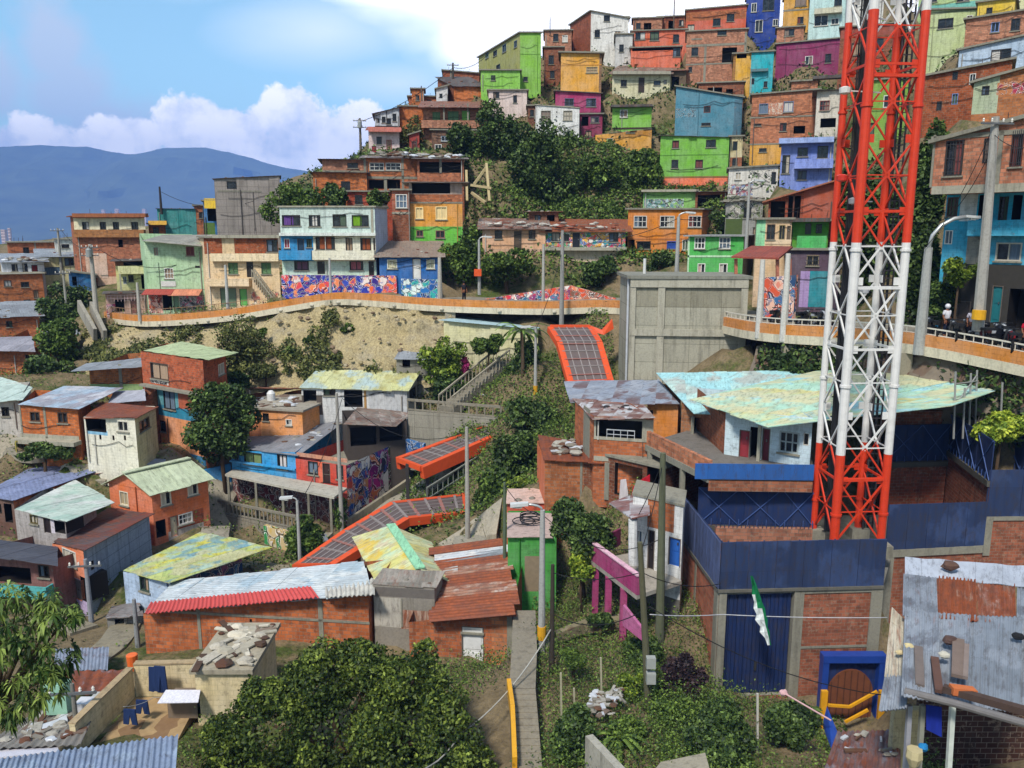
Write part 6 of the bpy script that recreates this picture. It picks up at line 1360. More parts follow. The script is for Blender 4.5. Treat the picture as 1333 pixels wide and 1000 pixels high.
railing('pale railings beside the escalator under the trees', [P(556, 652, 53.5), P(628, 606, 58), P(650, 590, 59.5)], .9, .5, gloss('7f857a'), .05, group='garden railings')
wall_thing('retaining_wall', 'sandy ramp wall below the magenta mural', 'wall', 455, 55.2, 535, 60.5, 676, 622, zat(700, 56), concrete('9c927c'), group='retaining walls')
def porch():
 a = [P(293, 620, 59.4), P(435, 650, 53.6), P(452, 638, 56.2), P(305, 613, 61)]
 root = thing('porch_roof', 'long whitish porch roof along the blue and red house fronts', 'awning', a[0])
 m = MB(); m.prism(a, V((0, 0, .16))); m.build('sheet', concrete('b9b3a4'), root)
 for t in (.03, .3, .55, .78, .97): p = a[0].lerp(a[1], t); m = MB(); m.bar(p, p - V((0, 0, 3.0)), .16); m.build('post', concrete('8d8878'), root)
porch()
def path():
 pts = [(P(668, 800, 35.2), P(697, 800, 35.2)), (P(666, 850, 32), P(699, 850, 32)), (P(663, 902, 29.1), P(697, 902, 29.1))]
 m = MB()
 for (a, b), (c, d) in zip(pts, pts[1:]): m.prism([q + V((0, 0, .2)) for q in (c, d, b, a)], V((0, 0, -1.2)))
 o = m.build('path', concrete('8a8272')); structure(o)
 stairs('foreground concrete steps running down between the tree and the hillside', P(687, 1020, 24.4) + V((0, 0, .3)), P(680, 903, 29.0) + V((0, 0, .2)), V((.5, 0, 0)), 13, concrete('8f8674'), False)
 m = MB(); pp = [P(664, 905, 29), P(669, 940, 27.3), P(672, 1010, 24.6)]; pp = [p + V((-.05, 0, .45)) for p in pp]
 for a, b in zip(pp, pp[1:]): m.bar(a, b, .16, .5)
 tag(m.build('painted_kerb', gloss('d79c1e'), origin=pp[0]), 'yellow painted kerb along the foreground steps', 'kerb')
path()
TS = 'trees on the slopes'
tree('huge dark leafy tree filling the foreground left of the steps', 240, 830, 645, 1060, 26.5, 'near', 44000, .135, 1.9, sub=9, group=None, gy=1040, thick=3.2,
  blobs=[(420, 894, 53), (480, 886, 43), (540, 886, 45), (360, 936, 57), (320, 991, 53), (440, 956, 72), (530, 956, 76), (590, 946, 45), (600, 1006, 53), (280, 981, 34), (480, 1036, 86), (380, 1046, 77), (570, 1056, 69), (515, 911, 47), (395, 911, 47), (460, 868, 29), (575, 906, 34), (340, 911, 34), (265, 1011, 29), (615, 971, 29), (500, 1006, 60), (410, 1006, 60), (550, 864, 19), (300, 946, 29)])
def mango():
 d = 14.5; root = thing('mango_tree', 'mango tree with long hanging leaves at the left edge', 'tree', P(10, 1150, d))
 bl = [(20, 800, 44), (55, 850, 40), (10, 870, 56), (75, 805, 24), (30, 905, 34), (58, 885, 30), (-30, 840, 60), (-20, 910, 46), (8, 772, 24), (92, 800, 11), (62, 776, 16), (18, 932, 14), (72, 862, 26), (40, 820, 40)]
 Q, TI = [], []
 for bx, by, br in bl:
  c = P(bx, by, d); r = br * d / 1075
  for k in range(int(3 + br * .55)):
   v = V(NPR.normal(size=3)).normalized(); p = c + V((v.x * r, v.y * r * 1.1, v.z * r)) * RND.uniform(.6, 1.05); ax = (v + V((0, -.2, .5))).normalized()
   t0 = RND.uniform(.1, .7); nl = RND.randint(8, 13)
   for i in range(nl):
    a = 2 * math.pi * i / nl + RND.uniform(-.3, .3); x = ax.cross(V((.3, .8, .2))).normalized(); y = ax.cross(x)
    dr = (x * math.cos(a) + y * math.sin(a) + ax * RND.uniform(-.1, .7)).normalized(); L = RND.uniform(.17, .3); w = L * .11
    q0 = p; sd = dr.cross(UP).normalized() if abs(dr.z) < .95 else V((1, 0, 0)); q1 = p + dr * L * .5 - V((0, 0, L * .1)); q2 = p + dr * L * .85 - V((0, 0, L * .5)); tt = t0 + RND.uniform(-.1, .3)
    Q.append([q0, q1 + sd * w, q2, q1 - sd * w]); TI.append(tt)
 m = MB(); [m.face(q) for q in Q]; o = m.build('crown', leafmat(*SPEC['mango']), root)
 at = o.data.attributes.new('tint', 'FLOAT', 'FACE'); at.data.foreach_set('value', [min(1, max(0, t)) for t in TI])
 m = MB(); b = P(-25, 1150, d)
 m.tube([b, P(-20, 980, d), P(0, 900, d)], [.16, .12, .08], 8)
 for bx, by, br in bl: m.tube([P(-10, 930, d), P((bx - 10) / 2, (by + 920) / 2, d), P(bx, by, d)], [.05, .035, .012], 5)
 m.build('trunk', flat('4a3d2c', .95), root, smooth=True)
mango()
tree('dark round tree beside the tall brick house', 242, 497, 334, 606, 60.5, 'dark', 4200, .3, 1.6, 18, blobs=[(268, 530, 26), (300, 520, 24), (318, 545, 20), (285, 560, 30), (262, 565, 22), (305, 575, 22), (278, 515, 18), (322, 525, 14), (275, 590, 18)])
tree('bushy round tree in front of the left utility poles', 38, 414, 114, 486, 80, 'mid', 2600, .36, 1.6, 14)
tree('sparse olive green tree growing on the cliff top', 272, 412, 360, 486, 72, 'olive', 1900, .26, 1.8, 16)
tree('leafy tree rising behind the mint three storey house', 350, 226, 428, 304, 92, 'mid', 2600, .36, 1.6, 14)
tree('smaller rounded tree right of the leafy tree behind the mint house', 415, 232, 458, 284, 91, 'dark', 1500, .34, 1.6, 10)
tree('little tree in front of the red painted brick house', 470, 238, 504, 278, 89, 'mid', 900, .32, 1.6, 8)
tree('dry grey shrub tree by the timber fronted house', 520, 150, 556, 204, 111, 'olive', 800, .34, 1.6, 9)
tree('dark tree standing under the long balcony of the brick house', 575, 158, 640, 226, 107, 'dark', 2200, .42, 1.6, 14)
tree('dark spreading tree below the pinkish white house', 620, 136, 690, 212, 106, 'dark', 2800, .42, 1.6, 14)
tree('largest round dark tree on the steep green slope', 662, 168, 762, 276, 99, 'dark', 5200, .4, 1.6, 22)
bush('green shrubs right of the largest slope tree', 752, 204, 812, 258, 101, 'mid', 1800, .42, 12)
tree('green tree beside the lime green four window house', 808, 190, 862, 250, 102, 'mid', 2200, .42, 1.6, 14)
tree('leafy tree between the ochre and lime house and the peach bungalow', 576, 300, 632, 374, 79, 'mid', 2200, .34, 1.6, 14)
tree('dark tree behind the big lamp post on the right', 1180, 172, 1230, 372, 57, 'dark', 4200, .36, 1.6, 26, gy=420)
tree('dark tree inside the lattice tower background', 1085, 215, 1122, 330, 62, 'dark', 1500, .36, 1.6, 14, gy=380)
tree('large dark tree filling the back of the lattice tower', 1088, 228, 1204, 424, 60, 'dark', 6000, .36, 1.6, 28, gy=425)
tree('dark foliage on the bank behind the big curved street lamp', 1160, 286, 1232, 432, 51.5, 'dark', 3000, .32, 1.6, 20, gy=435)
tree('dark tree in front of the left utility poles and the brick house', 48, 362, 118, 432, 96, 'dark', 2000, .4, 1.6, 14)
bush('bushes below the peach bungalow', 620, 322, 700, 374, 78.5, 'mid', 1800, .34, 14)
bush('dark bushes under the graffiti bungalow', 752, 334, 818, 374, 79.5, 'dark', 1300, .34, 10)
bush('shrub in front of the bright orange house', 838, 322, 880, 360, 79, 'dark', 900, .3, 8)
bush('bush at the foot of the orange house corner', 902, 270, 968, 320, 82, 'dark', 700, .34, 8)
bush('round clipped tree in front of the pale yellow house', 615, 429, 657, 466, 67, 'mid', 1600, .28, 9)
bush('yellowish bushes spilling below the cliff', 545, 440, 612, 500, 67.2, 'lime', 2000, .3, 14)
bush('dark shrubs beside the garden stairs', 548, 480, 612, 536, 66, 'dark', 1500, .28, 12)
bush('shrubs behind the palm tree', 655, 440, 716, 528, 65, 'dark', 2300, .3, 16)
tree('bushy tree hiding the escalator below the lamp', 652, 512, 738, 580, 57, 'dark', 3600, .28, 1.6, 18)
tree('dense dark tree left of the low brick house', 640, 556, 704, 640, 52.5, 'dark', 3400, .26, 1.6, 18)
tree('light green tree beside the thin grey lamp post', 612, 600, 684, 708, 50, 'mid', 3600, .24, 1.6, 20)
bush('yellowish plant below the dense tree', 655, 618, 700, 664, 48, 'lime', 900, .22, 8)
tree('leafy tree in front of the shaded brick storey', 715, 646, 806, 730, 37.5, 'dark', 4200, .2, 1.7, 18)
bush('reddish yellow croton bush under the leafy tree', 736, 716, 778, 766, 36.5, 'yellow', 900, .16, 9)
tree('small tree in front of the picket fence wall', 356, 672, 428, 742, 47.2, 'mid', 3200, .22, 1.6, 14)
bush('plants climbing beside the porch posts', 425, 640, 460, 690, 54.5, 'mid', 500, .22, 7)
bush('bright yellow green bush at the right edge above the blue screen', 1262, 532, 1345, 592, 38.6, 'yellow', 2600, .2, 12)
bush('potted greenery below the raw brick building', 1222, 338, 1276, 376, 45.5, 'lime', 1100, .2, 9)
bush('dark creeper on the street wall behind the motorbikes', 1200, 350, 1262, 418, 47, 'dark', 1300, .24, 10)
bush('hedge left of the blue portal', 985, 895, 1082, 985, 26.8, 'dark', 4200, .15, 14, gy=1000)
bush('hedge in front of the tall blue gate', 872, 918, 1000, 1010, 26, 'dark', 5200, .15, 18, gy=1010)
bush('dark bush at the lower middle edge beside the steps', 704, 920, 790, 1015, 25.5, 'dark', 3600, .15, 12, gy=1010)
bush('low green shrub beside the tall pale fence post', 726, 838, 768, 876, 30.5, 'mid', 1500, .14, 8)
bush('weedy green clump on the bare hillside', 800, 872, 846, 910, 29, 'lime', 1300, .13, 8)
bush('shrub by the low rubble stone wall', 765, 796, 800, 820, 34.2, 'dark', 1000, .16, 7)
bush('magenta bougainvillea beside the garden stairs', 598, 466, 616, 488, 66.5, 'pink', 260, .24, 6)
bush('purple leaved shrub beside the brick compound', 856, 850, 922, 935, 29.5, 'purple', 2600, .15, 12)
bush('green bushes below the magenta balcony', 792, 818, 872, 876, 32.2, 'dark', 2200, .16, 10)
bush('leafy bush behind the fence posts on the hillside', 775, 905, 850, 1000, 26.5, 'mid', 2300, .15, 10, gy=1000)
bush('small plants beside the twin boxes pole', 846, 905, 910, 950, 27.8, 'mid', 1300, .14, 9)
bush('hedge row at the foot of the whitewashed house', 20, 576, 96, 600, 57.5, 'dark', 1500, .24, 10)
bush('dark green thicket on the slope left of the cliff', 20, 462, 110, 512, 77, 'dark', 1900, .36, 12)
bush('bushes under the pale roofed shed house', 270, 484, 330, 512, 68, 'dark', 1200, .28, 9)
bush('plants beside the bare cliff foot', 320, 470, 372, 500, 69.5, 'olive', 900, .26, 9)
for i, (x, y, s, lb) in enumerate([(427, 416, 9, 'small green tuft high on the bare cliff'), (452, 430, 12, 'green tuft in the middle of the bare cliff'), (400, 442, 9, 'dark tuft on the left part of the bare cliff'), (504, 437, 11, 'dark green tuft on the right part of the bare cliff'), (474, 446, 7, 'tiny tuft beside the dark tuft on the cliff'), (375, 458, 12, 'bushy tuft low on the left of the cliff'), (440, 465, 14, 'olive tuft low in the middle of the cliff'), (500, 466, 12, 'tuft near the shed roof at the cliff foot'), (508, 404, 12, 'dark creeper hanging under the walkway'), (552, 424, 14, 'dark tuft beside the square walkway pillar'), (415, 470, 11, 'olive tuft near the bottom of the cliff'), (342, 434, 10, 'tuft left of the bare cliff top')]):
 bush(lb, x - s, y - s * .7, x + s, y + s * .7, 74.0 - (y - 410) * .055, 'olive' if 'olive' in lb else 'mid' if i % 2 else 'dark', 260, .24, 6, group='tufts on the cliff', tr=False)
def palm(label, px, yt, yb, d, L, n=14, group='palms', wdt=.16, cat='palm tree', name='palm_tree'):
 b, t = P(px, yb, d), P(px, yt, d); root = thing(name, label, cat, b, group)
 if (t - b).length > 1.0:
  m = MB(); m.tube([b - V((0, 0, .5)), b.lerp(t, .5) + V((.1, 0, 0)), t], [.2, .15, .11], 8); m.build('trunk', flat('5a4a38', .95), root, smooth=True)
 C, N_, S = [], [], []
 m = MB(); mt = leafmat(*SPEC['mid'])
 for k in range(n):
  a = 2 * math.pi * k / n + RND.uniform(-.2, .2); el = RND.uniform(.1, 1.0); p = t.copy(); dr = V((math.cos(a) * math.cos(el), math.sin(a) * math.cos(el), math.sin(el)))
  sd = V((-math.sin(a), math.cos(a), 0)); prev = p; pw = .02
  for s in range(8):
   dr = (dr + V((0, 0, -.22))).normalized(); q = prev + dr * L / 8; w = wdt * L * .35 * math.sin(math.pi * (s + 1.2) / 9.4)
   for sg in (-1, 1): m.face([prev, q, q + sd * sg * w - V((0, 0, w * .35)), prev + sd * sg * pw - V((0, 0, pw * .35))])
   prev, pw = q, w
 o = m.build('fronds', mt, root)
 at = o.data.attributes.new('tint', 'FLOAT', 'FACE'); at.data.foreach_set('value', [RND.uniform(.2, .8) for _ in o.data.polygons])
palm('slim palm tree with drooping fronds above the garden stairs', 679, 432, 520, 63.5, 2.6, 16)
palm('agave like plant with pale spiky leaves in the lower middle', 803, 960, 985, 26, 1.3, 18, None, .2, 'plant', 'agave')
def cliff_scrub():
 from mathutils import noise
 C, S = [], MB(); mt = [rubble_mat('b5a88c'), rubble_mat('8a7f6a'), cliffmat()]
 while len(C) < 12000:
  j = RND.random() ** .7 * 2.6; i = RND.random() * 7.98; a, b = int(j), int(i); q = j - a; r = i - b
  p = CLIFF[a][b].lerp(CLIFF[a][b + 1], r).lerp(CLIFF[a + 1][b].lerp(CLIFF[a + 1][b + 1], r), q)
  if noise.noise(p * .33) + noise.noise(p * .9) * .5 + (j - 1.6) * .22 + (.25 if i < 2.5 else 0) < .2:
   if RND.random() < .004: k = RND.uniform(.1, .3); S.ball(p + V((0, -.35, .1)), (k, k * .8, k * .7), RND.choice(mt), 6, 4, .25)
   continue
  C.append((p.x + RND.gauss(0, .15), p.y - abs(RND.gauss(.2, .3)), p.z + abs(RND.gauss(.1, .3))))
 n = len(C); h, h2, dk = SPEC['olive']
 tag(leaf_mesh('cliff_scrub', np.array(C), np.tile([0, -.7, .6], (n, 1)), .2, 1.7, NPR.uniform(.05, .8, n), leafmat(h, h2, dk)), 'scrub and weeds spreading over the lower cliff', 'undergrowth', None, 'stuff')
 tag(S.build('cliff_stones'), 'loose stones scattered down the bare cliff', 'rubble', None, 'stuff')
cliff_scrub()
def undergrowth(name, label, boxes, n, size, kind):
 "loose ground cover scattered over the slope; boxes in photo x / y / near depth / far depth are world x,y ranges"
 pts = []
 from mathutils import noise
 while len(pts) < n:
  x0, x1, y0, y1, dn = RND.choice(boxes); x, y = RND.uniform(x0, x1), RND.uniform(y0, y1)
  if noise.noise(V((x * .16, y * .16, 5))) + RND.uniform(-.3, .3) < dn: continue
  h = abs(RND.gauss(0, .35)) * (1 + noise.noise(V((x * .3, y * .3, 0)))) + .05
  pts.append((x, y, terrain_z(x, y) + h))
 C = np.array(pts); tint = NPR.uniform(.1, .8, n)
 h, h2, dk = SPEC[kind]
 o = leaf_mesh(name, C, np.tile([0, -.3, .8], (n, 1)), size, 1.8, tint, leafmat(h, h2, dk)); tag(o, label, 'undergrowth', None, 'stuff')
undergrowth('hill_undergrowth', 'scrub growing in the gaps between the hillside houses', [(-35, 70, 84, 150, -.35)], 40000, .28, 'dark')
undergrowth('slope_undergrowth', 'tangled green undergrowth on the steep upper slope', [(-12, 20, 80, 104, -.45), (0, 24, 88, 108, -.6)], 38000, .22, 'mid')
undergrowth('valley_undergrowth', 'weeds and low shrubs covering open ground in the valley', [(-45, 6, 38, 70, -.1), (-60, -20, 50, 92, -.1), (-8, 8, 48, 70, -.5)], 60000, .11, 'mid')
undergrowth('grass', 'grass and weeds on the foreground hillside', [(1, 9, 23, 42, -.5), (-12, 2, 22, 34, .2), (5, 14, 22, 32, -.3)], 85000, .055, 'mid')
C = []
while len(C) < 6000:
 j = RND.random() * 1.98; i = 1.1 + RND.random() * 4.8; a, b = int(j), int(i); q = j - a; r = i - b
 p = ROCK[a][b].lerp(ROCK[a][b + 1], r).lerp(ROCK[a + 1][b].lerp(ROCK[a + 1][b + 1], r), q)
 if math.sin(p.x * 1.1) + math.sin(p.x * .37 + 2) + RND.gauss(0, .6) < .3: continue
 C.append((p.x, p.y - abs(RND.gauss(.3, .3)), p.z + RND.gauss(.1, .3)))
h, h2, dk = SPEC['dark']
tag(leaf_mesh('hanging_plants', np.array(C), np.tile([0, -.8, .4], (len(C), 1)), .17, 2.2, NPR.uniform(0, .7, len(C)), leafmat(h, h2, dk)), 'weeds hanging on the rock face below the street', 'undergrowth', None, 'stuff')
def corr(label, name, cat, q, pitch, amp, mat, th=0, rows=2, group=None, parent=None, along=0):
 "real corrugated sheet over the quad q (a,b,c,d); ribs run from edge ab to edge dc"
 a, b, c, d = q; n = max(8, int((b - a).length / pitch * 6)); nrm = (b - a).cross(d - a).normalized()
 if nrm.z < 0: nrm = -nrm
 m = MB(); g = []
 for j in range(rows + 1):
  r = []
  for i in range(n + 1):
   t = i / n; p = a.lerp(b, t).lerp(d.lerp(c, t), j / rows); r.append(p + nrm * (amp * math.sin(2 * math.pi * t * (b - a).length / pitch) + .012 * math.sin(i * .7 + j * 1.3)))
  g.append(r)
 L1, L2 = (b - a).length, (d - a).length
 for j in range(rows):
  for i in range(n):
   m.face([g[j][i], g[j][i + 1], g[j + 1][i + 1], g[j + 1][i]], None, [(i / n * L1, j / rows * L2), ((i + 1) / n * L1, j / rows * L2), ((i + 1) / n * L1, (j + 1) / rows * L2), (i / n * L1, (j + 1) / rows * L2)])
   m.face([g[j + 1][i] - nrm * .02, g[j + 1][i + 1] - nrm * .02, g[j][i + 1] - nrm * .02, g[j][i] - nrm * .02])
 o = m.build(name, mat, parent=parent, origin=None if parent else a.copy(), smooth=True)
 if not parent: tag(o, label, cat, group)
 return o
def near_sheds():
 z0 = P(1200, 905, 20.6)
 root = thing('metal_roofed_shed', 'shed under a big patched grey metal roof in the bottom right corner', 'shed', V((z0.x + 3, z0.y + 3, z0.z - 4)))
 w0 = sheet('8e959e', .3, '7c838d', 0, '9aa1aa,6a6f78', 1.2); w1 = sheet('7f8790', .22, '737b86', 0, '9097a0', 1.1); rs = sheet('9c5226', .9, '8a4a26', 0, 'd8c8b0', .9); rs2 = sheet('8a4422', .75, 'b9b4ae', 0, 'c9c2b8,9a8a78', .6)
 T = [(1178, 726, 27.2), (1345, 737, 26.6)];
 corr('', 'ridge_flashing', '', [P(1178, 748, 26.2), P(1350, 766, 25.6), P(1350, 738, 26.9), P(1178, 725, 27.4)], .9, .012, sheet('b2b8c2', .12, 'a4abb6', 0), parent=root)
 for x0, x1, yo, mt in ((1176, 1219, 0, w0), (1222, 1270, 3, rs), (1273, 1321, 7, rs2), (1324, 1360, 10, w0)):
  corr('', 'roof_sheet', '', [P(x0 - 1, 802 + yo, 23.3), P(x1 + 2, 806 + yo, 23.2), P(x1, 752 + yo * .9, 26.0), P(x0, 747 + yo * .9, 26.2)], .11, .02, mt, parent=root)
 for x0, x1, yo, mt in ((1178, 1222, 0, w0), (1222, 1262, 3, w0), (1262, 1330, 6, w1), (1328, 1370, 9, w0)):
  corr('', 'roof_sheet', '', [P(x0 - 5, 906 + yo * 2.2, 19.6), P(x1 - 2, 914 + yo * 2.2, 19.4), P(x1 + 1, 797 + yo, 23.5), P(x0, 795 + yo, 23.6)], .11, .02, mt, parent=root)
 for q, mt in (([(1144, 926, 20.5), (1180, 922, 19.7), (1182, 880, 21.2), (1152, 878, 21.8)], w0), ([(1151, 882, 21.7), (1181, 880, 21.2), (1177, 806, 23.6), (1161, 790, 24.2)], sheet('c2b8a0', .45, 'a9a8a6', 0))):
  corr('', 'roof_sheet', '', [P(*p) for p in q], .11, .02, mt, parent=root)
 m = MB(); m.tube([P(1178, 900, 19.8), P(1240, 915, 19.2), P(1345, 945, 18.0)], .1, 10); m.build('roof_gutter', flat('6e6a68', .6), root)
 m = MB(); m.bar(P(1228, 896, 19.6), P(1350, 930, 18.3), .2, .18); m.build('fascia_board', flat('4a3a32', .95), root)
 m = MB(); m.abox(P(1196, 925, 26.4).x, 26.4, zat(1000, 22.6) - 3, P(1365, 925, 27).x, 26.6, zat(862, 26.5)); m.build('wall', brick('4a3026', 1.0, soot_shade=.8), root)  # dark brick and streaks paint in the shade of the porch interior
 m = MB(); p = P(1165, 925, 23); m.abox(p.x - .35, 22.3, zat(1000, 23) - 2, p.x + .5, 22.55, zat(920, 22.5)); m.build('plaster_pier', paint('b3a478', .6), root)
 for px, pd, h in ((1181, 20.4, '9a9aa0'), (1198, 20.2, '8a8a7c'), (1237, 19.6, 'c9cfc4')):
  a, b = P(px + 3, 918, pd), P(px - 4, 1030, pd); m = MB(); m.bar(a, b, .12); m.build('post', flat(h, .8), root)
 m = MB(); m.prism([P(1206, 918, 20), P(1226, 921, 19.8), P(1226, 960, 19.8), P(1206, 950, 20)], V((0, .03, 0))); m.build('blue_tarpaulin', cloth('20308c'), root)
 p = P(1201, 973, 19.9); m = MB(); m.ball(p, (.14, .1, .12), None, 8, 6, .2); m.build('blue_bag', cloth('2a7ab0'), root)
 def plank(label, a, b, w, h, c): m = MB(); m.bar(a, b, w, h); tag(m.build('roof_plank', flat(c, .95), origin=a.copy()), label, 'plank', 'planks on the metal roof')
 up_ = V((0, 0, .12))
 plank('short grey plank lying on the metal roof nearest its left edge', P(1197, 898, 20.0) + up_, P(1195, 848, 21.6) + up_, .22, .1, '6d625c')
 plank('rust brown plank in the middle of the metal roof', P(1222, 906, 19.6) + up_, P(1216, 862, 21.0) + up_, .2, .1, '5c4238')
 plank('wide grey brown plank right of the rust brown plank', P(1246, 886, 20.1) + up_, P(1247, 838, 21.7) + up_, .3, .1, '74645a')
 plank('thin plank beside the wide grey brown plank', P(1256, 888, 20.0) + up_, P(1258, 845, 21.4) + up_, .12, .1, '80726a')
 m = MB(); p = P(1253, 905, 19.4); m.box(p + up_, V((.3, -.02, -.03)), V((0, .12, 0)), V((0, 0, .1))); tag(m.build('roof_brick', flat('c06a3a', .9), origin=p), 'orange hollow brick on the edge beam of the metal roof', 'brick')
 for px, py, dd, lb, c, s in ((1237, 838, 21.7, 'dark brown rock on the metal roof', '54403a', .22), (1229, 856, 21.0, 'white framed tile lying on the metal roof', 'b9b4a4', .16), (1183, 846, 21.8, 'pale yellow stone at the left edge of the metal roof', 'c9b98a', .18), (1171, 852, 22, 'small pale stone on the leaning rusted sheet', 'cdbb90', .12), (1237, 742, 26.4, 'brown brick lying on the white ridge flashing', '5c4438', .3), (1325, 832, 22.2, 'black roof lamp at the right of the metal roof', '1d1d1f', .18)):
  m = MB(); p = P(px, py, dd); m.ball(p + V((0, 0, s * .5)), (s, s * .7, s * .6), None, 7, 5, .18); tag(m.build('roof_stone', flat(c, .9), origin=p), lb, 'stone', 'stones on the metal roof')
 corr('rusted patchwork lean to roof at the bottom edge beside the portal', 'lean_to_roof', 'roof', [P(1072, 1004, 21.5), P(1172, 1008, 20.8), P(1172, 950, 23.5), P(1090, 952, 24.2)], .16, .025, sheet('7a7478', .6, '5a3a34', 0, '8c8f98,5c3028', .8))
 rubble('stones and scraps on the lean to roof beside the portal', [P(1092, 990, 22.2), P(1165, 990, 21.5), P(1165, 955, 23.2), P(1095, 957, 23.8)], 14, .14)
 m = MB(); m.prism([P(1076, 925, 27), P(1090, 960, 25.2), P(1082, 975, 24.8), P(1071, 945, 26.5)], V((.05, .12, .1))); tag(m.build('sign_panel', gloss('27489a'), origin=P(1076, 950, 26)), 'blue and yellow panel leaning beside the portal steps', 'panel')
 m = MB(); a, b = P(1020, 902, 27), P(1082, 938, 25.5); m.tube([a, b], .03, 6); m.ball(a, (.16, .12, .12), flat('c9a0a0'), 8, 6, .15); tag(m.build('mop', flat('cfc9b9'), origin=b), 'mop with a pinkish head leaning across the hedge', 'mop')
 m = MB(); m.lathe(P(1190, 985, 19.8), [(.12, -.25), (.22, 0), (.2, .22)], 8); tag(m.build('yellow_canister', gloss('b9ac84'), origin=P(1190, 985, 19.8)), 'pale ribbed canister under the metal roof edge', 'canister')
near_sheds()
def terrace_left():
 corr('blue grey corrugated roof in the bottom left corner', 'corrugated_roof', 'roof', [P(-40, 1040, 20.5), P(226, 1040, 20.2), P(232, 957, 24.2), P(-20, 990, 24.6)], .17, .03, sheet('8d9cb4', .06, '8090aa', 0, '9fb0c4', 1.5))
 m = MB(); m.prism([P(-20, 976, 26), P(76, 970, 26), P(76, 980, 25), P(-20, 990, 25)], V((0, 0, .06))); tag(m.build('plastic_sheet', gloss('c9c6ce'), origin=P(0, 985, 25)), 'white plastic sheet above the blue grey corrugated roof', 'sheet')
 zf = P(200, 930, 29).z
 root = thing('roof_terrace', 'cream walled roof terrace hung with washing in the bottom left', 'terrace', P(200, 930, 29))
 A, B, C, D = [toz(*q, zf) for q in ((128, 968), (176, 908), (262, 905), (232, 962))]
 m = MB(); m.prism([A, D, C, B], V((0, 0, -3))); m.build('floor', rubble_mat('b5986f'), root)
 h = 1.25; cr = paint('cdb98a', .5)
 def wl(a, b, hh, t=.22):
  m = MB(); u = (b - a); n = V((-u.y, u.x, 0)).normalized() * t; m.prism([a, b, b + n, a + n], V((0, 0, hh))); m.build('parapet', cr, root)
  m = MB(); k = V((0, 0, hh + .003)); e = n * .15; m.prism([a - e + k, b - e + k, b + n + e + k, a + n + e + k], V((0, 0, .06))); m.build('coping', concrete('b09a78'), root)
 wl(toz(102, 985, zf), B, h); wl(B + V((.02, .05, 0)), toz(272, 905, zf), h * 1.1)
 a, b = toz(258, 935, zf), toz(330, 930, zf); y1 = a.y + 3.5
 m = MB(); m.abox(a.x, a.y, zf - 3, b.x, y1, zf + 1.9); m.build('room_wall', cr, root)
 m = MB(); m.abox(a.x - .15, a.y - .15, zf + 1.903, b.x + .2, y1 + .2, zf + 2.08); m.build('room_roof', concrete('a79d88'), root)
 q = [V((a.x, a.y, zf + 2.1)), V((b.x, a.y, zf + 2.1)), V((b.x, y1, zf + 2.1)), V((a.x, y1, zf + 2.1))]
 rubble('broken boards and slabs lying on the flat roof behind the big tree', q, 46, .3, [rubble_mat('b5ad9a'), rubble_mat('5d4a3e'), concrete('b9b1a0'), flat('c9c0ac', .9)])
 m = MB(); m.prism([toz(205, 916, zf + 1), toz(258, 915, zf + 1.1), toz(261, 899, zf + 1.2), toz(216, 899, zf + 1.15)], V((0, 0, .03))); tag(m.build('white_sheet', cloth('d5d3da'), origin=toz(230, 910, zf + 1)), 'white bed sheet spread over a bench on the cream terrace', 'bed sheet')
 m = MB(); p = toz(238, 935, zf); m.abox(p.x - .55, p.y, zf, p.x + .7, p.y + .8, zf + .8); tag(m.build('work_bench', flat('7a6a58', .95), origin=p), 'rough timber bench under the white bed sheet', 'bench')
 def jeans(label, px, yt, yb, d, two=True):
  t, b = P(px, yt, d), P(px, yb, d); L = t.z - b.z; m = MB(); w = .22
  for i in range(1):
   prof = [(-w, 0), (w, 0), (w * 1.05, -.25 * L), (w * 1.2, -L), (w * .25, -L), (0, -.35 * L), (-w * .3, -L * .96), (-w * 1.25, -L * .94), (-w * 1.05, -.25 * L)]
   m.prism([t + V((x, .02 * math.sin(x * 20), z)) for x, z in prof], V((0, .06, 0)))
  tag(m.build('jeans', cloth('26365c'), origin=t), label, 'jeans', 'washing on the terrace')
 jeans('dark blue jeans hanging on the rear wall of the cream terrace', 207, 868, 902, 29.6)
 jeans('black trousers hanging just left of the dark blue jeans', 200, 869, 902, 29.65)
 jeans('blue jeans hung over the terrace middle line', 184, 912, 930, 28.5); jeans('dark jeans at the left of the terrace line', 168, 924, 944, 27.8)
 cable('clothes line across the cream terrace', [P(160, 920, 27.8), P(200, 908, 28.6), P(258, 898, 29)], .1, .012, '8a8a88')
 corr('striped rusty grey corrugated roof left of the cream terrace', 'corrugated_roof', 'roof', [P(60, 902, 31), P(150, 905, 30.4), P(164, 872, 33), P(66, 874, 33.6)], .5, .04, sheet('5d3a30', .85, '9aa0a8', 0, '9aa2ac,5a2e26', .7))
 corr('grey corrugated roof panels with a red brown seam behind the mango tree', 'corrugated_roof', 'roof', [P(70, 874, 34), P(140, 872, 33.8), P(142, 842, 36.5), P(72, 845, 36.8)], .17, .02, sheet('8a93a3', .3, '7f8898', 0, '6a3a30', 1.8))
 corr('broken stone grey roof at the bottom left below the mango tree', 'old_roof', 'roof', [P(-30, 975, 25.6), P(105, 970, 25.4), P(130, 915, 29), P(50, 925, 29.4)], .3, .03, sheet('8d877e', .3, '6d6862', 0))
 rubble('stones scattered on the broken grey roof', [P(0, 968, 26), P(100, 965, 25.8), P(125, 922, 28.6), P(60, 930, 29)], 60, .22)
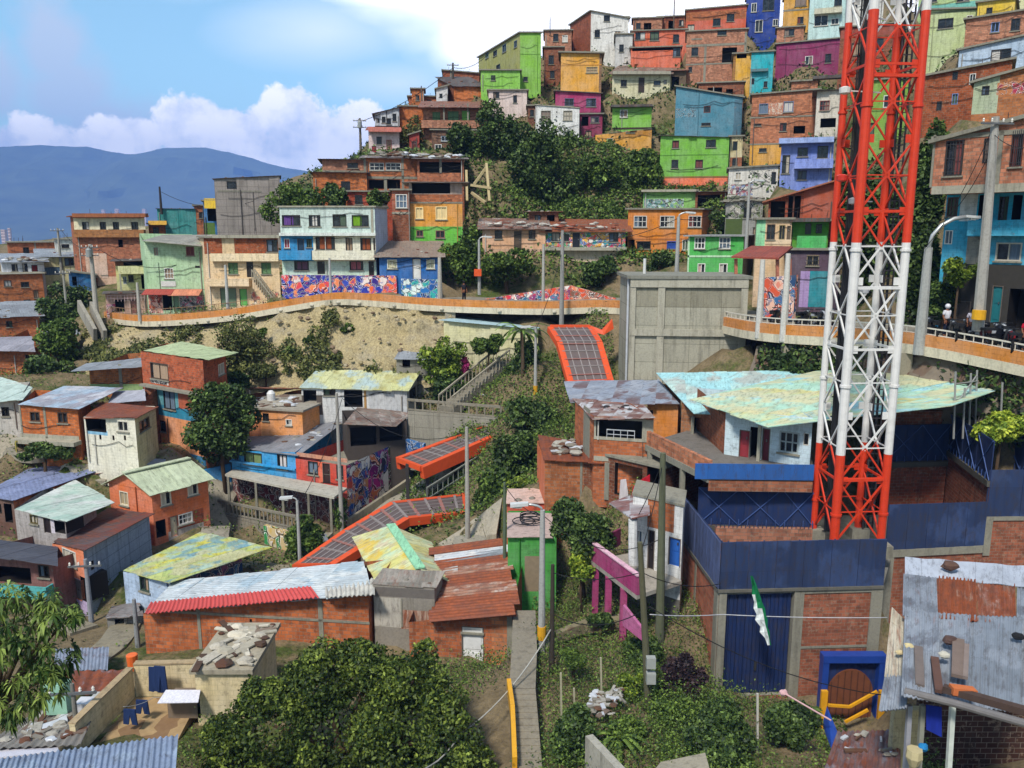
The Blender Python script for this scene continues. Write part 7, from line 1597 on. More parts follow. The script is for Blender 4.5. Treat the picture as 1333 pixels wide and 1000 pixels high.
 p = P(112, 918, 28.2); m = MB(); m.box(p, V((.3, 0, 0)), V((0, .25, 0)), V((0, 0, .2))); tag(m.build('plastic_crate', gloss('c9c9cc'), origin=p), 'white plastic crate beside the small utility pole', 'crate')
 p = P(128, 912, 28.6); m = MB(); m.box(p, V((.2, 0, 0)), V((0, .25, 0)), V((0, 0, .22))); tag(m.build('plastic_crate', gloss('a9aaa4'), origin=p), 'grey crate right of the white plastic crate', 'crate')
 p = P(72, 912, 28.2); m = MB(); m.abox(p.x - .4, p.y, p.z - .6, p.x + .4, p.y + .5, p.z + .6); tag(m.build('water_drum', gloss('8fb8a0'), origin=p), 'pale green water box below the mango tree', 'water box')
 p = P(172, 858, 33.5); m = MB(); m.lathe(p - V((0, 0, .3)), [(.2, -.2), (.24, .5), (.2, .52)], 12); tag(m.build('bucket', gloss('e0682a'), origin=p), 'orange bucket on the steps beside the long brick house', 'bucket')
 corr('coral red corrugated strip along the eave of the long brick house', 'eave_roof', 'roof', [P(188, 799, 36.9), P(415, 777.5, 35.9), P(404, 763, 37.6), P(196, 784, 38.8)], .22, .035, gloss('c9504a', .6))
 corr('dirty white corrugated strip at the right end of the long brick house', 'eave_roof', 'roof', [P(424, 778, 35.7), P(488, 774, 35.4), P(487, 753, 38), P(423, 761, 38.3)], .22, .035, sheet('cfcabd', .1, 'bdb7a8', 0))
 m = MB(); m.prism([P(566, 731, 41), P(656, 717, 40.5), P(657, 724, 39.8), P(566, 737, 40.4)], V((0, 0, .16))); tag(m.build('roof_sheet', sheet('9da3a8', .15), origin=P(600, 728, 40.4)), 'single grey sheet laid across the rusted roof', 'sheet')
 m = MB(); m.prism([P(566, 746, 39.7), P(596, 741, 39.5), P(596, 747, 39), P(567, 751, 39.2)], V((0, 0, .18))); tag(m.build('roof_sheet', sheet('cfccc6', .1), origin=P(580, 746, 39.4)), 'small white sheet at the left edge of the rusted roof', 'sheet')
 rubble('few stones lying on the rusted roof', [P(580, 790, 36), P(665, 780, 35.4), P(650, 740, 39), P(590, 750, 39.5)], 7, .12, [flat('b9b4aa'), flat('a0623c')])
 m = MB(); m.prism([P(608, 882, 34.9), P(666, 880, 34.4), P(664, 938, 33.6), P(612, 945, 34)], V((0, .1, 0))); tag(m.build('shade_net', cloth('1f3f38'), origin=P(640, 900, 34.4)), 'dark green shade net below the white door', 'net')
 a, b = P(762, 958, 24.4), P(806, 1005, 22.4); m = MB(); m.prism([V((a.x, a.y, a.z - 3)), V((b.x, b.y, b.z - 3)), b, a], V((.25, .1, 0))); tag(m.build('garden_wall', concrete('a9a496'), origin=a), 'mossy white garden wall at the bottom middle edge', 'wall')
 m = MB(); m.prism([P(846, 1010, 22.8), P(925, 1006, 22.4), P(918, 980, 23.6), P(860, 992, 23.8)], V((0, 0, -.2))); tag(m.build('flat_roof', concrete('a59c88'), origin=P(880, 995, 23)), 'corner of a pale flat roof at the bottom middle edge', 'roof')
terrace_left()
def balcony():
 a, b = P(770, 707, 36.6), P(829, 768, 32.8); zt = a.z; a2, b2 = V((a.x, a.y, zt)), V((b.x, b.y, zt))
 b2.z = zt
 root = thing('magenta_balcony', 'magenta painted balcony on square posts beside the white house', 'balcony', V((a.x, a.y, zt - 4)))
 f_ = Facade(V((a.x, a.y, 0)), V((b.x, b.y, 0))); mg = paint('a03468', .4); m = MB(); h = .85
 fbox(m, f_, 0, zt - h, f_.w, zt, -.16, 0); m.build('parapet', mg, root)
 m = MB(); fbox(m, f_, -.04, zt + .003, f_.w + .04, zt + .06, -.2, .04); m.build('coping', paint('d8a8b8'), root)
 m = MB(); c = P(820, 690, 37.5); m.prism([V((a.x, a.y, zt - h - .2)), V((b.x, b.y, zt - h - .2)), V((b.x + 2.2, b.y + 1.5, zt - h - .2)), V((c.x, c.y, zt - h - .2))], V((0, 0, .19))); m.build('floor', concrete('a59e92'), root)
 for t in (.12, .42, .75):
  p = a2.lerp(b2, t); m = MB(); m.abox(p.x - .14, p.y + .05, terrain_z(p.x, p.y) - .5, p.x + .14, p.y + .33, zt - h - .2); m.build('post', mg, root)
 m = MB(); e = P(808, 702, 38.5); m.prism([V((a.x, a.y, zt - h)), V((e.x, e.y, zt - h)), V((e.x, e.y, zt)), V((a.x, a.y, zt))], V((0, .15, 0))); m.build('rear_parapet', paint('8f2c58', .4), root)
 p0, p1 = P(811, 788, 32), P(838, 822, 30.6); m = MB(); m.prism([p0, p1, V((p1.x, p1.y, p0.z - .9)), V((p0.x, p0.y, p0.z - .9))], V((.1, .12, 0))); o = m.build('pink_wall', paint('b9588a', .4), origin=p0); tag(o, 'short pink wall below the magenta balcony', 'wall')
 m = MB(); m.prism([P(793, 656, 37), P(822, 676, 34.3), P(846, 671, 34.3), P(844, 638, 38.5)], V((0, 0, .06))); tag(m.build('porch_roof', sheet('c4c6c8', .35, '7a4034', 1, '7a3a2e', .9), origin=P(820, 660, 36)), 'rust and white striped tin porch roof of the white house', 'roof')
 m = MB(); m.tube([P(824, 676, 34.6), P(824, 735, 34.6)], .2, 10); tag(m.build('porch_column', paint('d5d4d0'), origin=P(824, 735, 34.6)), 'round white column under the striped tin porch roof', 'column')
 m = MB();
 pts = [P(724, 826, 34), P(760, 812, 34.6), P(812, 806, 34.4)]; sheet_w = []
 for a_, b_ in zip(pts, pts[1:]): m.prism([a_, b_, b_ - V((0, 0, .5)), a_ - V((0, 0, .5))], V((0, .4, 0)))
 tag(m.build('stone_wall', rubble_mat('8f8468'), origin=pts[0]), 'low rubble stone wall across the hillside', 'wall')
 for px, y0, y1, d, lb in ((731, 876, 935, 27.6, 'left'), (748, 896, 920, 28.4, 'short'), (783, 856, 898, 29, 'right')):
  m = MB(); m.bar(P(px, y1 + 6, d), P(px - 1, y0, d), .07); tag(m.build('fence_post', flat('a09a80', .9), origin=P(px, y1, d)), {'left': 'tall pale fence post on the hillside nearest the steps', 'short': 'short pale fence post between the two taller ones', 'right': 'pale fence post highest up the hillside'}[lb], 'post', 'hillside fence posts')
 rubble('spoil of stones and bricks on the bare hillside', [P(760, 935, 27), P(800, 930, 27), P(812, 895, 29), P(775, 900, 28.8)], 60, .16)
balcony()
m = MB(); st = P(978, 752, 30.5)
g = [[P(x, y, 30.5 + dz) for x, dz in zip(xs, (0, .07 * (i % 2), -.06, .05 * ((i + 1) % 2)))] for i, (y, xs) in enumerate(((750, (977, 978, 979, 980)), (762, (979, 980.5, 983, 985)), (774, (979, 983, 986, 989)), (784, (982, 985, 990, 992)), (792, (981, 986, 992, 996)), (800, (985, 988, 994, 997)), (807, (983, 989, 995, 999.5)), (816, (990, 993, 997, 999)), (823, (989, 995, 999, 1002)), (831, (996, 998, 1001, 1002)), (840, (999, 1000.5, 1002, 1004))))]
for i, (a, b) in enumerate(zip(g, g[1:])):
 for j, c in enumerate(('dfe4e2', 'dfe4e2', '1c7a4a')): m.prism([a[j], a[j + 1], b[j + 1], b[j]], V((0, .02, 0)), cloth('1c7a4a' if i < 2 or (i < 4 and j) else c))
tag(m.build('flag', cloth('dfe4e2'), origin=st), 'green and white flag hanging limp in front of the tall blue gate', 'flag')
m = MB(); m.bar(P(986, 992, 26.2), P(986, 903, 26.2), .07); tag(m.build('stake', flat('b9b4a8'), origin=P(986, 992, 26.2)), 'thin white stake standing in the hedge', 'stake')
m = MB(); p = P(835, 630, 38.9)
m.prism([P(822, 645, 38.6), P(846, 630, 38.6), P(846, 618, 38.6), P(836, 624, 38.6), P(824, 634, 38.6)], V((0, .05, 0))); tag(m.build('red_cloth', cloth('b51f2c'), origin=p), 'red cloth hung below the raw brick balcony', 'cloth')
m = MB(); m.prism([P(806, 650, 38.8), P(818, 645, 38.8), P(815, 624, 38.8), P(808, 625, 38.8)], V((0, .05, 0))); tag(m.build('white_shirt', cloth('d0c8c8'), origin=P(810, 640, 38.8)), 'white shirt hanging left of the red cloth', 'cloth')
m = MB(); p = P(353, 519, 66.5); m.lathe(p - V((0, 0, .5)), [(.3, 0), (.34, .1), (.34, .95), (.2, 1.15), (.08, 1.2)], 14); tag(m.build('water_tank', gloss('d3d3d0'), origin=p), 'white water tank on the orange flat roofed house', 'water tank')
rubble('white rubble and boards on the orange flat roofed house', [P(328, 530, 64.6), P(390, 530, 63.5), P(388, 518, 68), P(334, 518, 68.5)], 60, .4)
rubble('stones holding down the grey roof of the bright blue fronted house', [P(318, 578, 62.2), P(388, 588, 59.4), P(440, 552, 64.4), P(360, 556, 67.5)], 60, .26)
rubble('junk piled on the dark loft roof behind the red house', [P(456, 551, 63.2), P(512, 552, 63.8), P(530, 540, 66.8), P(470, 534, 68)], 36, .26)
rubble('scrap metal and boards on the low rust roof', [P(722, 594, 44), P(756, 592, 43.5), P(752, 570, 46.6), P(718, 572, 47)], 34, .3)
rubble('odds and ends on the patched tin roof', [P(752, 532, 46), P(830, 540, 43), P(825, 532, 44.6), P(760, 523, 46.4)], 22, .16, [flat('2a2624'), flat('6a3a30'), gloss('aeb0b4')])
rubble('scrap piled on the roof of the slatted window brick house', [P(480, 203, 97.6), P(600, 208, 97), P(600, 203, 100), P(480, 199, 100)], 70, .45)
rubble('stones on the bungalow roofs along the walkway', [P(634, 296, 82.6), P(806, 299, 82.6), P(806, 292, 86), P(640, 290, 86)], 60, .35, [rubble_mat('a8a298'), flat('8a4a34'), concrete('c4beb2')])
rubble('debris along the far left tin roofs', [P(6, 340, 105.6), P(58, 340, 105.6), P(58, 336, 108), P(8, 336, 108)], 24, .4)
rubble('clutter on the grey junk house terrace', [P(948, 264, 80), P(990, 262, 80), P(988, 258, 83), P(950, 258, 83)], 40, .5, [flat('5a5c4a'), concrete('a9a498'), flat('3a352e'), rubble_mat()])
m = MB()
for k in range(5):
 c = P(686 + RND.uniform(-6, 8), 680 + RND.uniform(-4, 5), 40.6); c.z += .2 + .04 * k; r = RND.uniform(.35, .6)
 m.tube([c + V((r * math.cos(a), r * math.sin(a), 0)) for a in np.linspace(0, 6.28, 20)], .03, 6)
tag(m.build('cable_coil', flat('1a1a1c'), origin=P(686, 680, 40.6)), 'coils of black cable on the pale roof of the green house', 'cable coil')
m = MB()
for a, b in (((633, 213, 96), (637, 262, 93.5)), ((613, 241, 95), (640, 245, 94)), ((617, 240, 95.5), (633, 218, 96)), ((614, 251, 94.5), (632, 264, 93)), ((607, 222, 97), (608, 262, 95))): m.bar(P(*a), P(*b), .26)
tag(m.build('timber_frame', flat('b5a47a', .9), origin=P(633, 262, 93.5)), 'pale timber frame propped on the green slope', 'frame')
m = MB(); q = [P(952, 336, 59.5), P(1014, 338, 57.5), P(1032, 323, 61), P(978, 322, 63)]
rt = thing('tiled_canopy', 'red tiled canopy roof beside the tall white lamp posts', 'canopy', P(990, 420, 58)); m.prism(q, V((0, 0, .12))); m.build('roof', sheet('9c4a38', .3), rt)
for x, d in ((958, 59.8), (1012, 58), (1028, 61)): m = MB(); m.bar(P(x, 337, d), P(x, 420, d), .2); m.build('post', paint('b96a4a'), rt)
def scaffold():
 b = P(1243, 545, 39); rt = thing('scaffold', 'grey pipe scaffold standing at the right end of the mint roof', 'scaffold', b)
 for x, y0, y1, d in ((1244, 484, 545, 38.6), (1256, 505, 545, 39.2), (1264, 486, 540, 40), (1272, 482, 538, 40.6), (1305, 498, 535, 39.8)):
  m = MB(); m.tube([P(x, y1, d) - V((0, 0, 1)), P(x, y0, d)], .05, 6); m.build('upright', gloss('8d8d8a'), rt)
 m = MB(); [m.tube([P(*a), P(*b_)], .035, 6) for a, b_ in (((1244, 500, 38.6), (1272, 496, 40.6)), ((1244, 520, 38.6), (1264, 522, 40)), ((1244, 527, 38.6), (1272, 488, 40.6)))]; m.build('ledger', gloss('8d8d8a'), rt)
scaffold()
wall_thing('brick_wall', 'brick wall strip between the mint roof and the dark blue screens', 'wall', 1150, 42.4, 1250, 42.2, 535, 535, zat(560, 42), brick('8d5038', soot_shade=.5))
wall_thing('painted_wall', 'yellow and green painted wall beside the small tree', 'wall', 343, 50.5, 385, 48.8, 684, 696, zat(712, 50), graffiti('c9a03a,c9a870,3a8a4a,c9b080', .6, 31), group='mural walls')
wall_thing('mural_wall', 'blue mural wall piece at the end of the short orange canopy', 'wall', 528, 62.4, 552, 61.6, 572, 578, zat(605, 61), graffiti('2a5a90,3a70a8,20406a', .8, 32), group='mural walls')
slab_thing('concrete_slab', 'pale concrete landing at the foot of the light green tree', 'slab', [P(585, 715, 44.5), P(652, 722, 43.5), P(648, 690, 47), P(598, 684, 48)], .6, concrete('9a9484'))
slab_thing('tin_sheet', 'blue white tin sheet on the ground behind the orange gabled house', 'sheet', [P(183, 604, 57.6), P(214, 606, 57), P(216, 598, 59), P(190, 596, 59.4)], .06, sheet('b4bccb', .05))
for q, lb in (((103, 398, 88, 124, 436, 82.5), 'left'), ((119, 400, 87.5, 137, 438, 82), 'right')):
 a, b = P(*q[:3]), P(*q[3:]); m = MB(); m.bar(a, b, .35, 1.3); tag(m.build('ramp_wall', concrete('a09a8c'), origin=b), q and {'left': 'left side wall of the concrete ramp at the walkway end', 'right': 'right side wall of the concrete ramp at the walkway end'}[lb], 'wall')
hr = [o for o in bpy.data.objects if o.get('label') == 'brick house with a heavily rusted corrugated roof and a white door'][0]
for i, (t0, t1, mt) in enumerate(((0, .12, 'a'), (.11, .22, 'g'), (.21, .36, 'a'), (.35, .47, 'b'), (.46, .62, 'a'), (.61, .75, 'b'), (.74, .9, 'a'), (.89, 1.02, 'a'))):
 A_, B_, C_, D_ = P(561, 716, 42.1), P(656, 703, 41.6), P(674, 802, 34.2), P(562, 812, 34.8); up_ = V((0, 0, .11 + .025 * (i % 2) + .01 * i))
 j = RND.uniform(-.2, .2); mat_ = {'a': sheet('6e3423', .9, '51281c', 0, '96502f,42201a', .5), 'b': sheet('a88c78', .6, '84492f', 0, 'b5aca2,6a3424', .5), 'g': sheet('b8bcc0', .15, 'a8a8a8', 0, 'c8c4be', .9)}[mt]
 corr('', 'rusted_sheet', '', [A_.lerp(D_, t0) + up_ + V((j, 0, 0)), A_.lerp(D_, t1) + up_ + V((j, 0, 0)), B_.lerp(C_, t1) + up_ + V((j, 0, 0)), B_.lerp(C_, t0) + up_ + V((j, 0, 0))], .26, .035, mat_, parent=hr)
def hit_ground(px, py):
 r = ray(px, py).normalized(); t = 18.0
 while t < 130:
  p = V((0, 0, CAMZ)) + r * t
  if p.z < terrain_z(p.x, p.y): return p
  t += .12
 return V((0, 0, CAMZ)) + r * 60
def alley(pix, w, mat):
 pts = [hit_ground(*q) for q in pix]; pts = resample(pts, 8); L_ = []; R_ = []
 for i, p in enumerate(pts):
  d = pts[min(i + 1, len(pts) - 1)] - pts[max(i - 1, 0)]; d.z = 0
  if d.length < 1e-4: d = V((1, 0, 0))
  n = V((-d.y, d.x, 0)).normalized() * w / 2
  for l, q in ((L_, p + n), (R_, p - n)): l.append(V((q.x, q.y, max(terrain_z(q.x, q.y), terrain_z(p.x, p.y) - .1) + .12)))
 m = MB()
 for i in range(len(pts) - 1): m.prism([L_[i], L_[i + 1], R_[i + 1], R_[i]], V((0, 0, -.35)))
 structure(m.build('path', mat))
pc = concrete('a29a88'); pd = concrete('8f8672')
alley([(2, 572), (30, 590), (70, 604), (112, 616), (145, 622)], 1.8, pc)
alley([(122, 860), (150, 836), (172, 806), (205, 800)], 1.6, pd)
alley([(268, 735), (280, 700), (286, 664), (300, 628)], 1.8, pc)
alley([(320, 735), (352, 742), (400, 742), (440, 712), (480, 690)], 1.5, pd)
alley([(470, 700), (505, 668), (540, 640), (585, 610)], 2.4, pc)
alley([(585, 720), (625, 700), (650, 690)], 2.0, pc)
alley([(40, 800), (75, 812), (110, 822)], 1.5, pd)
alley([(170, 610), (210, 612), (240, 604), (270, 600)], 1.6, pd)
alley([(700, 840), (735, 826), (770, 818), (812, 812)], 1.0, pd)
rubble('boards and rubble on the ground beside the pale blue house', [hit_ground(150, 812), hit_ground(185, 810), hit_ground(180, 792), hit_ground(152, 796)], 34, .3)
rubble('rubble and broken concrete on the slope by the big left pole', [hit_ground(112, 462), hit_ground(180, 458), hit_ground(185, 442), hit_ground(120, 444)], 70, .45, [rubble_mat('b5ab98'), concrete('b0a794'), rubble_mat('8a7f6c')])
railing('yellowish garden fence below the orange single storey house', [hit_ground(22, 592), hit_ground(60, 594), hit_ground(100, 597)], 1.0, .8, gloss('a89a4a'), .06, group='garden railings')
wall_thing('garden_wall', 'bright blue painted garden wall behind the orange gabled house', 'wall', 266, 60.5, 300, 61.5, 612, 604, zat(650, 61), paint('2f86bf', .6), .2)
pole('utility pole with a crossarm at the far left behind the brick wall', 80, 297, 350, 110, .16, arms=1)
pole('grey utility pole right of the far left brick house', 89, 352, 424, 95, .15, arms=1)
pole('big utility pole with transformers on the left beside the walkway end', 129, 318, 445, 86, .24, 'b0aba0', arms=2, transformer=True)
pole('antenna mast on the teal block', 210, 243, 274, 108, .14, '3a3634', arms=0, kind='mast')
pole('tall thin mast on the skyline above the coral houses', 877, -4, 32, 138, .09, '6a5a50', arms=0, kind='mast')
pole('thin aerial at the left end of the skyline row', 716, 22, 42, 138, .06, '55504a', arms=0, kind='mast')
pole('bare utility pole at the left tip of the shoulder', 470, 154, 206, 111, .17, '6b665e', arms=2, transformer=True)
pole('dark utility pole above the dark sloping brick house', 590, 82, 120, 126, .17, '4e4a44', arms=1)
pole('grey pole standing in front of the patched white gable house', 549, 112, 140, 124, .1, '6b665e', arms=0)
pole('short lamp post in front of the light green house', 182, 368, 412, 82.5, .15, 'b9b5aa', arms=0, kind='post')
pole('slim lamp post in front of the cream peach house', 297, 345, 406, 77.8, .14, 'b9b9b4', arms=0, kind='post')
pole('slim post in front of the mint three storey house', 431, 336, 392, 75.6, .13, 'b5b5b0', arms=0, kind='post')
pole('thick pale post at the right end of the bright blue house', 573, 335, 395, 73.3, .2, 'b5b0a4', arms=0, kind='post')
lamp('lamp post with an orange box beside the bushes on the walkway', 624, 312, 378, 73.6, (.5, .25), .12)
m = MB(); p = P(622, 355, 73.3); m.box(p, V((.32, 0, 0)), V((0, .2, 0)), V((0, 0, .3))); tag(m.build('control_box', gloss('d8541f'), origin=p), 'orange control box on the walkway lamp post', 'box')
pole('slim grey post left of the centre of the painted wall', 707, 318, 402, 71.4, .13, 'b0aea6', arms=0, kind='post')
pole('tall grey lamp pole rising in front of the painted wall', 731, 300, 424, 69, .17, '9d9b96', arms=0, kind='post', )
lamp('tall lamp pole above the concrete building', 881, 282, 354, 64, (.6, .3), .14)
lamp('thin pale lamp pole beside the bright green house', 971, 240, 330, 67.5, (.5, .3), .12)
pole('tall white square post left of the street mural', 988, 338, 430, 53, .2, 'cfcbc2', arms=0, kind='post')
pole('tall white square post right of the street mural', 1020, 330, 434, 51.2, .2, 'cfcbc2', arms=0, kind='post')
lamp('grey lamp post with a yellow foot above the garden', 697, 428, 516, 62, (-.5, .15), .12, band=(502, 514))
lamp('big pale street lamp with a curved arm right of the lattice tower', 1197, 322, 452, 44.6, (1.9, 1.6), .26)
pole('large leaning utility pole with cables in front of the raw brick building', 1274, 152, 418, 42.5, .24, 'a9a69e', arms=1, pxt=1296, transformer=False)
m = MB(); p = P(1274, 404, 42.1); m.tube([P(1273.5, 416, 42.1), P(1275, 404, 42.1)], .325, 12); tag(m.build('pole_band', flat('d8a01a'), origin=p), 'yellow painted band at the foot of the large leaning pole', 'marking')
pole('slender concrete pole in front of the red and blue house fronts', 445, 512, 686, 54, .13, 'a5a198', arms=0)
pole('concrete pole beside the light green tree', 609, 556, 706, 46, .13, 'a5a198', arms=0)
lamp('leaning grey lamp post in front of the picket fence wall', 391, 652, 738, 46.5, (-.35, .2), .1)
pole('mossy thin pole left of the narrow green house', 657, 628, 726, 39.5, .08, '5d6a55', arms=0)
lamp('grey street lamp with a yellow band beside the foreground path', 705, 664, 836, 33, (-.7, .25), .13, band=(815, 832))
lamp('grey lamp arm hanging from the dark pole by the path', 706, 720, 836, 33.2, None, .05)
pole('dark weathered pole right of the street lamp by the path', 718, 735, 890, 31.5, .1, '3c352c', 'wood', arms=0)
pole('tall mossy wooden pole in front of the white house', 859, 590, 826, 33.4, .16, '5d604a', 'wood', arms=0, pxt=863)
tp = pole('leaning wooden pole carrying two grey boxes', 847, 706, 956, 28.6, .13, '57553f', 'wood', arms=0, pxt=833)
for y, hh in ((862, 14), (882, 14)):
 p = P(847, y, 28.3); m = MB(); m.abox(p.x - .17, p.y - .16, p.z - .2, p.x + .17, p.y + .1, p.z + .22); m.build('meter_box', gloss('9a9c96'), tp)
pole('small pole with a cross bar at the bottom left beside the crate', 102, 890, 968, 27.6, .09, '7d7a72', arms=1)
pole('grey pole beside the lavender block house', 122, 728, 838, 42, .13, '8d8f94', arms=1)
pole('slim grey pole at the left end of the long brick house', 182, 780, 868, 38.4, .12, '8d8f90', arms=0)
pole('short pole on the slope behind the orange house', 328, 508, 560, 66, .07, '8a867c', arms=0)
cb = lambda lb, *q, sag=.4, r=.018, h='1d1c1c': cable(lb, [P(*p) for p in q], sag, r, h)
cb('pale cable sweeping across the foreground from the path lamp to the lower left', (718, 818, 31.5), (600, 955, 26), (515, 1006, 22), sag=.5, r=.03, h='a9a69c')
cb('cable from the dark path pole to the concrete compound corner', (718, 745, 31.5), (835, 745, 29), (938, 760, 32), sag=.3)
cb('dark cable crossing in front of the brick compound', (720, 800, 31.5), (846, 790, 28.6), (1150, 905, 29), sag=.6, r=.02)
cb('white cable crossing the tall blue gate', (846, 800, 28.6), (940, 800, 30.8), (1155, 804, 31), sag=.06, r=.02, h='b5b5b8')
cb('thin cable from the mossy pole to the white house', (863, 600, 33.4), (820, 690, 35), sag=.2)
cb('cable between the two wooden poles', (862, 606, 33.4), (834, 720, 28.6), sag=.3)
cb('cable rising from the path lamp to the mossy thin pole', (705, 672, 33), (657, 632, 39.5), sag=.3)
cb('cable from the path lamp to the wooden pole', (706, 670, 33), (863, 700, 33.4), sag=1.0)
cb('long cable from the leaning utility pole to the left past the tower', (1295, 160, 42.5), (1197, 330, 44.6), sag=.8)
cb('cable from the leaning utility pole to the right edge', (1294, 175, 42.5), (1350, 190, 36), sag=.3)
cb('second cable from the leaning pole to the brick building', (1293, 190, 42.5), (1215, 290, 46), sag=.9)
cb('cable running down the skyline from the olive house to the shoulder pole', (636, 70, 130), (590, 88, 126), (470, 158, 111), sag=.8, r=.04)
cb('cable over the grey block house', (210, 250, 108), (330, 262, 97), sag=1.2, r=.03)
cb('cable from the big left pole to the light green house', (129, 325, 86), (230, 345, 87), sag=.9, r=.03)
cb('cable from the big left pole to the far left pole', (129, 326, 86), (80, 300, 110), sag=.9, r=.03)
cb('cable along the slope from the green garden lamp to the walkway', (697, 430, 62), (731, 330, 69), sag=.5, r=.025)
cb('cable above the concrete building', (731, 305, 69), (881, 285, 64), (971, 242, 67.5), sag=.9, r=.025)
cb('cable from the slender pole to the concrete pole by the tree', (445, 518, 54), (609, 562, 46), sag=1.4, r=.02)
cb('cable down to the leaning lamp post', (445, 520, 54), (390, 655, 46.5), sag=.6, r=.02)
cb('cable from the low brick house over the light green tree', (657, 632, 39.5), (700, 610, 44), sag=.2)
def motorbike(label, loc, rot, col, group='parked motorbikes'):
 root = thing('motorbike', label, 'motorbike', loc, group)
 o = loc
 def wheel(x):
  m = MB(); pts = [o + V((x + .29 * math.cos(a), 0, .3 + .29 * math.sin(a))) for a in np.linspace(0, 2 * math.pi, 17)]; m.tube(pts, .06, 6, None, False); w = m.build('wheel', flat('141414', .9), root)
  m = MB(); m.tube([o + V((x, -.05, .3)), o + V((x, .05, .3))], .08, 10)
  for k in range(6): a = k * math.pi / 3; m.bar(o + V((x, 0, .3)), o + V((x + .25 * math.cos(a), 0, .3 + .25 * math.sin(a))), .025)
  m.build('rim', gloss('8f9296', .3, .8), w)
 wheel(-.62); wheel(.62)
 m = MB(); m.ball(o + V((.12, 0, .78)), (.33, .15, .16), None, 10, 6); m.prism([o + V((-.25, -.1, .5)), o + V((.3, -.1, .45)), o + V((.35, -.1, .75)), o + V((-.2, -.1, .78))], V((0, .2, 0))); m.prism([o + V((-.85, -.07, .72)), o + V((-.4, -.09, .68)), o + V((-.35, -.09, .8)), o + V((-.88, -.07, .84))], V((0, .16, 0))); m.build('body', gloss(col, .3), root)
 m = MB(); m.prism([o + V((-.8, -.12, .83)), o + V((-.1, -.12, .8)), o + V((-.12, -.12, .9)), o + V((-.8, -.12, .93))], V((0, .24, 0))); m.build('seat', flat('17171a', .7), root)
 m = MB(); m.box(o + V((.02, 0, .38)), V((.2, 0, 0)), V((0, .13, 0)), V((0, 0, .16))); m.tube([o + V((.1, -.15, .3)), o + V((-.4, -.16, .28)), o + V((-.8, -.16, .36))], .045, 8); m.build('engine', gloss('3a3c40', .4, .7), root)
 m = MB(); [m.bar(o + V((.62, s, .3)), o + V((.42, s, .95)), .045) for s in (-.08, .08)]; m.build('fork', gloss('9a9da2', .3, .8), root)
 m = MB(); m.tube([o + V((.3, -.36, 1.0)), o + V((.42, -.12, 1.0)), o + V((.42, .12, 1.0)), o + V((.3, .36, 1.0))], .025, 6); m.build('handlebar', gloss('1d1d1f', .4), root)
 m = MB(); m.ball(o + V((.52, 0, .9)), (.1, .1, .1), None, 8, 6); m.build('headlight', glass('8a8f94'), root)
 m = MB(); m.prism([o + V((.4, -.06, .63)), o + V((.9, -.06, .55)), o + V((.82, -.06, .64)), o + V((.45, -.06, .68))], V((0, .12, 0))); m.build('mudguard', gloss(col, .3), root)
 root.rotation_euler = (0, 0, rot); root.scale = (1.12, 1.12, 1.12); return root
def deck_pt(px, back=1.6):
 "point on the street behind the photo column px"
 best = min(range(len(dks)), key=lambda i: abs(proj(dks[i])[0] - px)); p = dks[best]; i2_ = side(dks, back)[best]; return V((i2_.x, i2_.y, i2_.z - .05))
spots = [(1034, 1.3, '1c1c1e', 'dark motorbike by the white post right of the mural'), (1048, 1.4, 'a9adb2', 'silver motorbike left of the lattice tower'), (1062, 1.3, '2a2c30', 'dark grey motorbike touching the tower leg'), (978, 1.5, '202024', 'dark motorbike at the corner of the concrete building'), (1042, 2.4, '26262a', 'black motorbike behind the silver one left of the tower')]
cols = ['1c1c20', '20242c', '2a2a2e', '1a1a1e', 'b9bcc0', '24242a', '3a1a1c', '1e2430', '8f1f26', '26262a', '1c2028', '222226', 'c4c6c8', '1b1b1f']
nth = ['first', 'second', 'third', 'fourth', 'fifth', 'sixth', 'seventh', 'eighth', 'ninth', 'tenth', 'eleventh', 'twelfth', 'thirteenth']
cn = lambda c: 'silver' if c[0] in 'bc' else 'red' if c[0] == '8' else 'dark red' if c[0] == '3' else 'black'
for k in range(13): spots.append((1206 + k * 10.6, .75 + .1 * (k % 2), cols[k], f'{nth[k]} motorbike from the big street lamp in the front parked row, {cn(cols[k])}'))
for k in range(8): spots.append((1212 + k * 16, 2.35 + .15 * (k % 2), cols[(k * 5 + 3) % 14], f'{nth[k]} motorbike from the big street lamp in the rear parked row, {cn(cols[(k * 5 + 3) % 14])}'))
for px, bk_, col, lb in spots:
 p = deck_pt(px, bk_); motorbike(lb, p, RND.uniform(1.1, 1.9) if px > 1100 else RND.uniform(.6, 1.2), col)
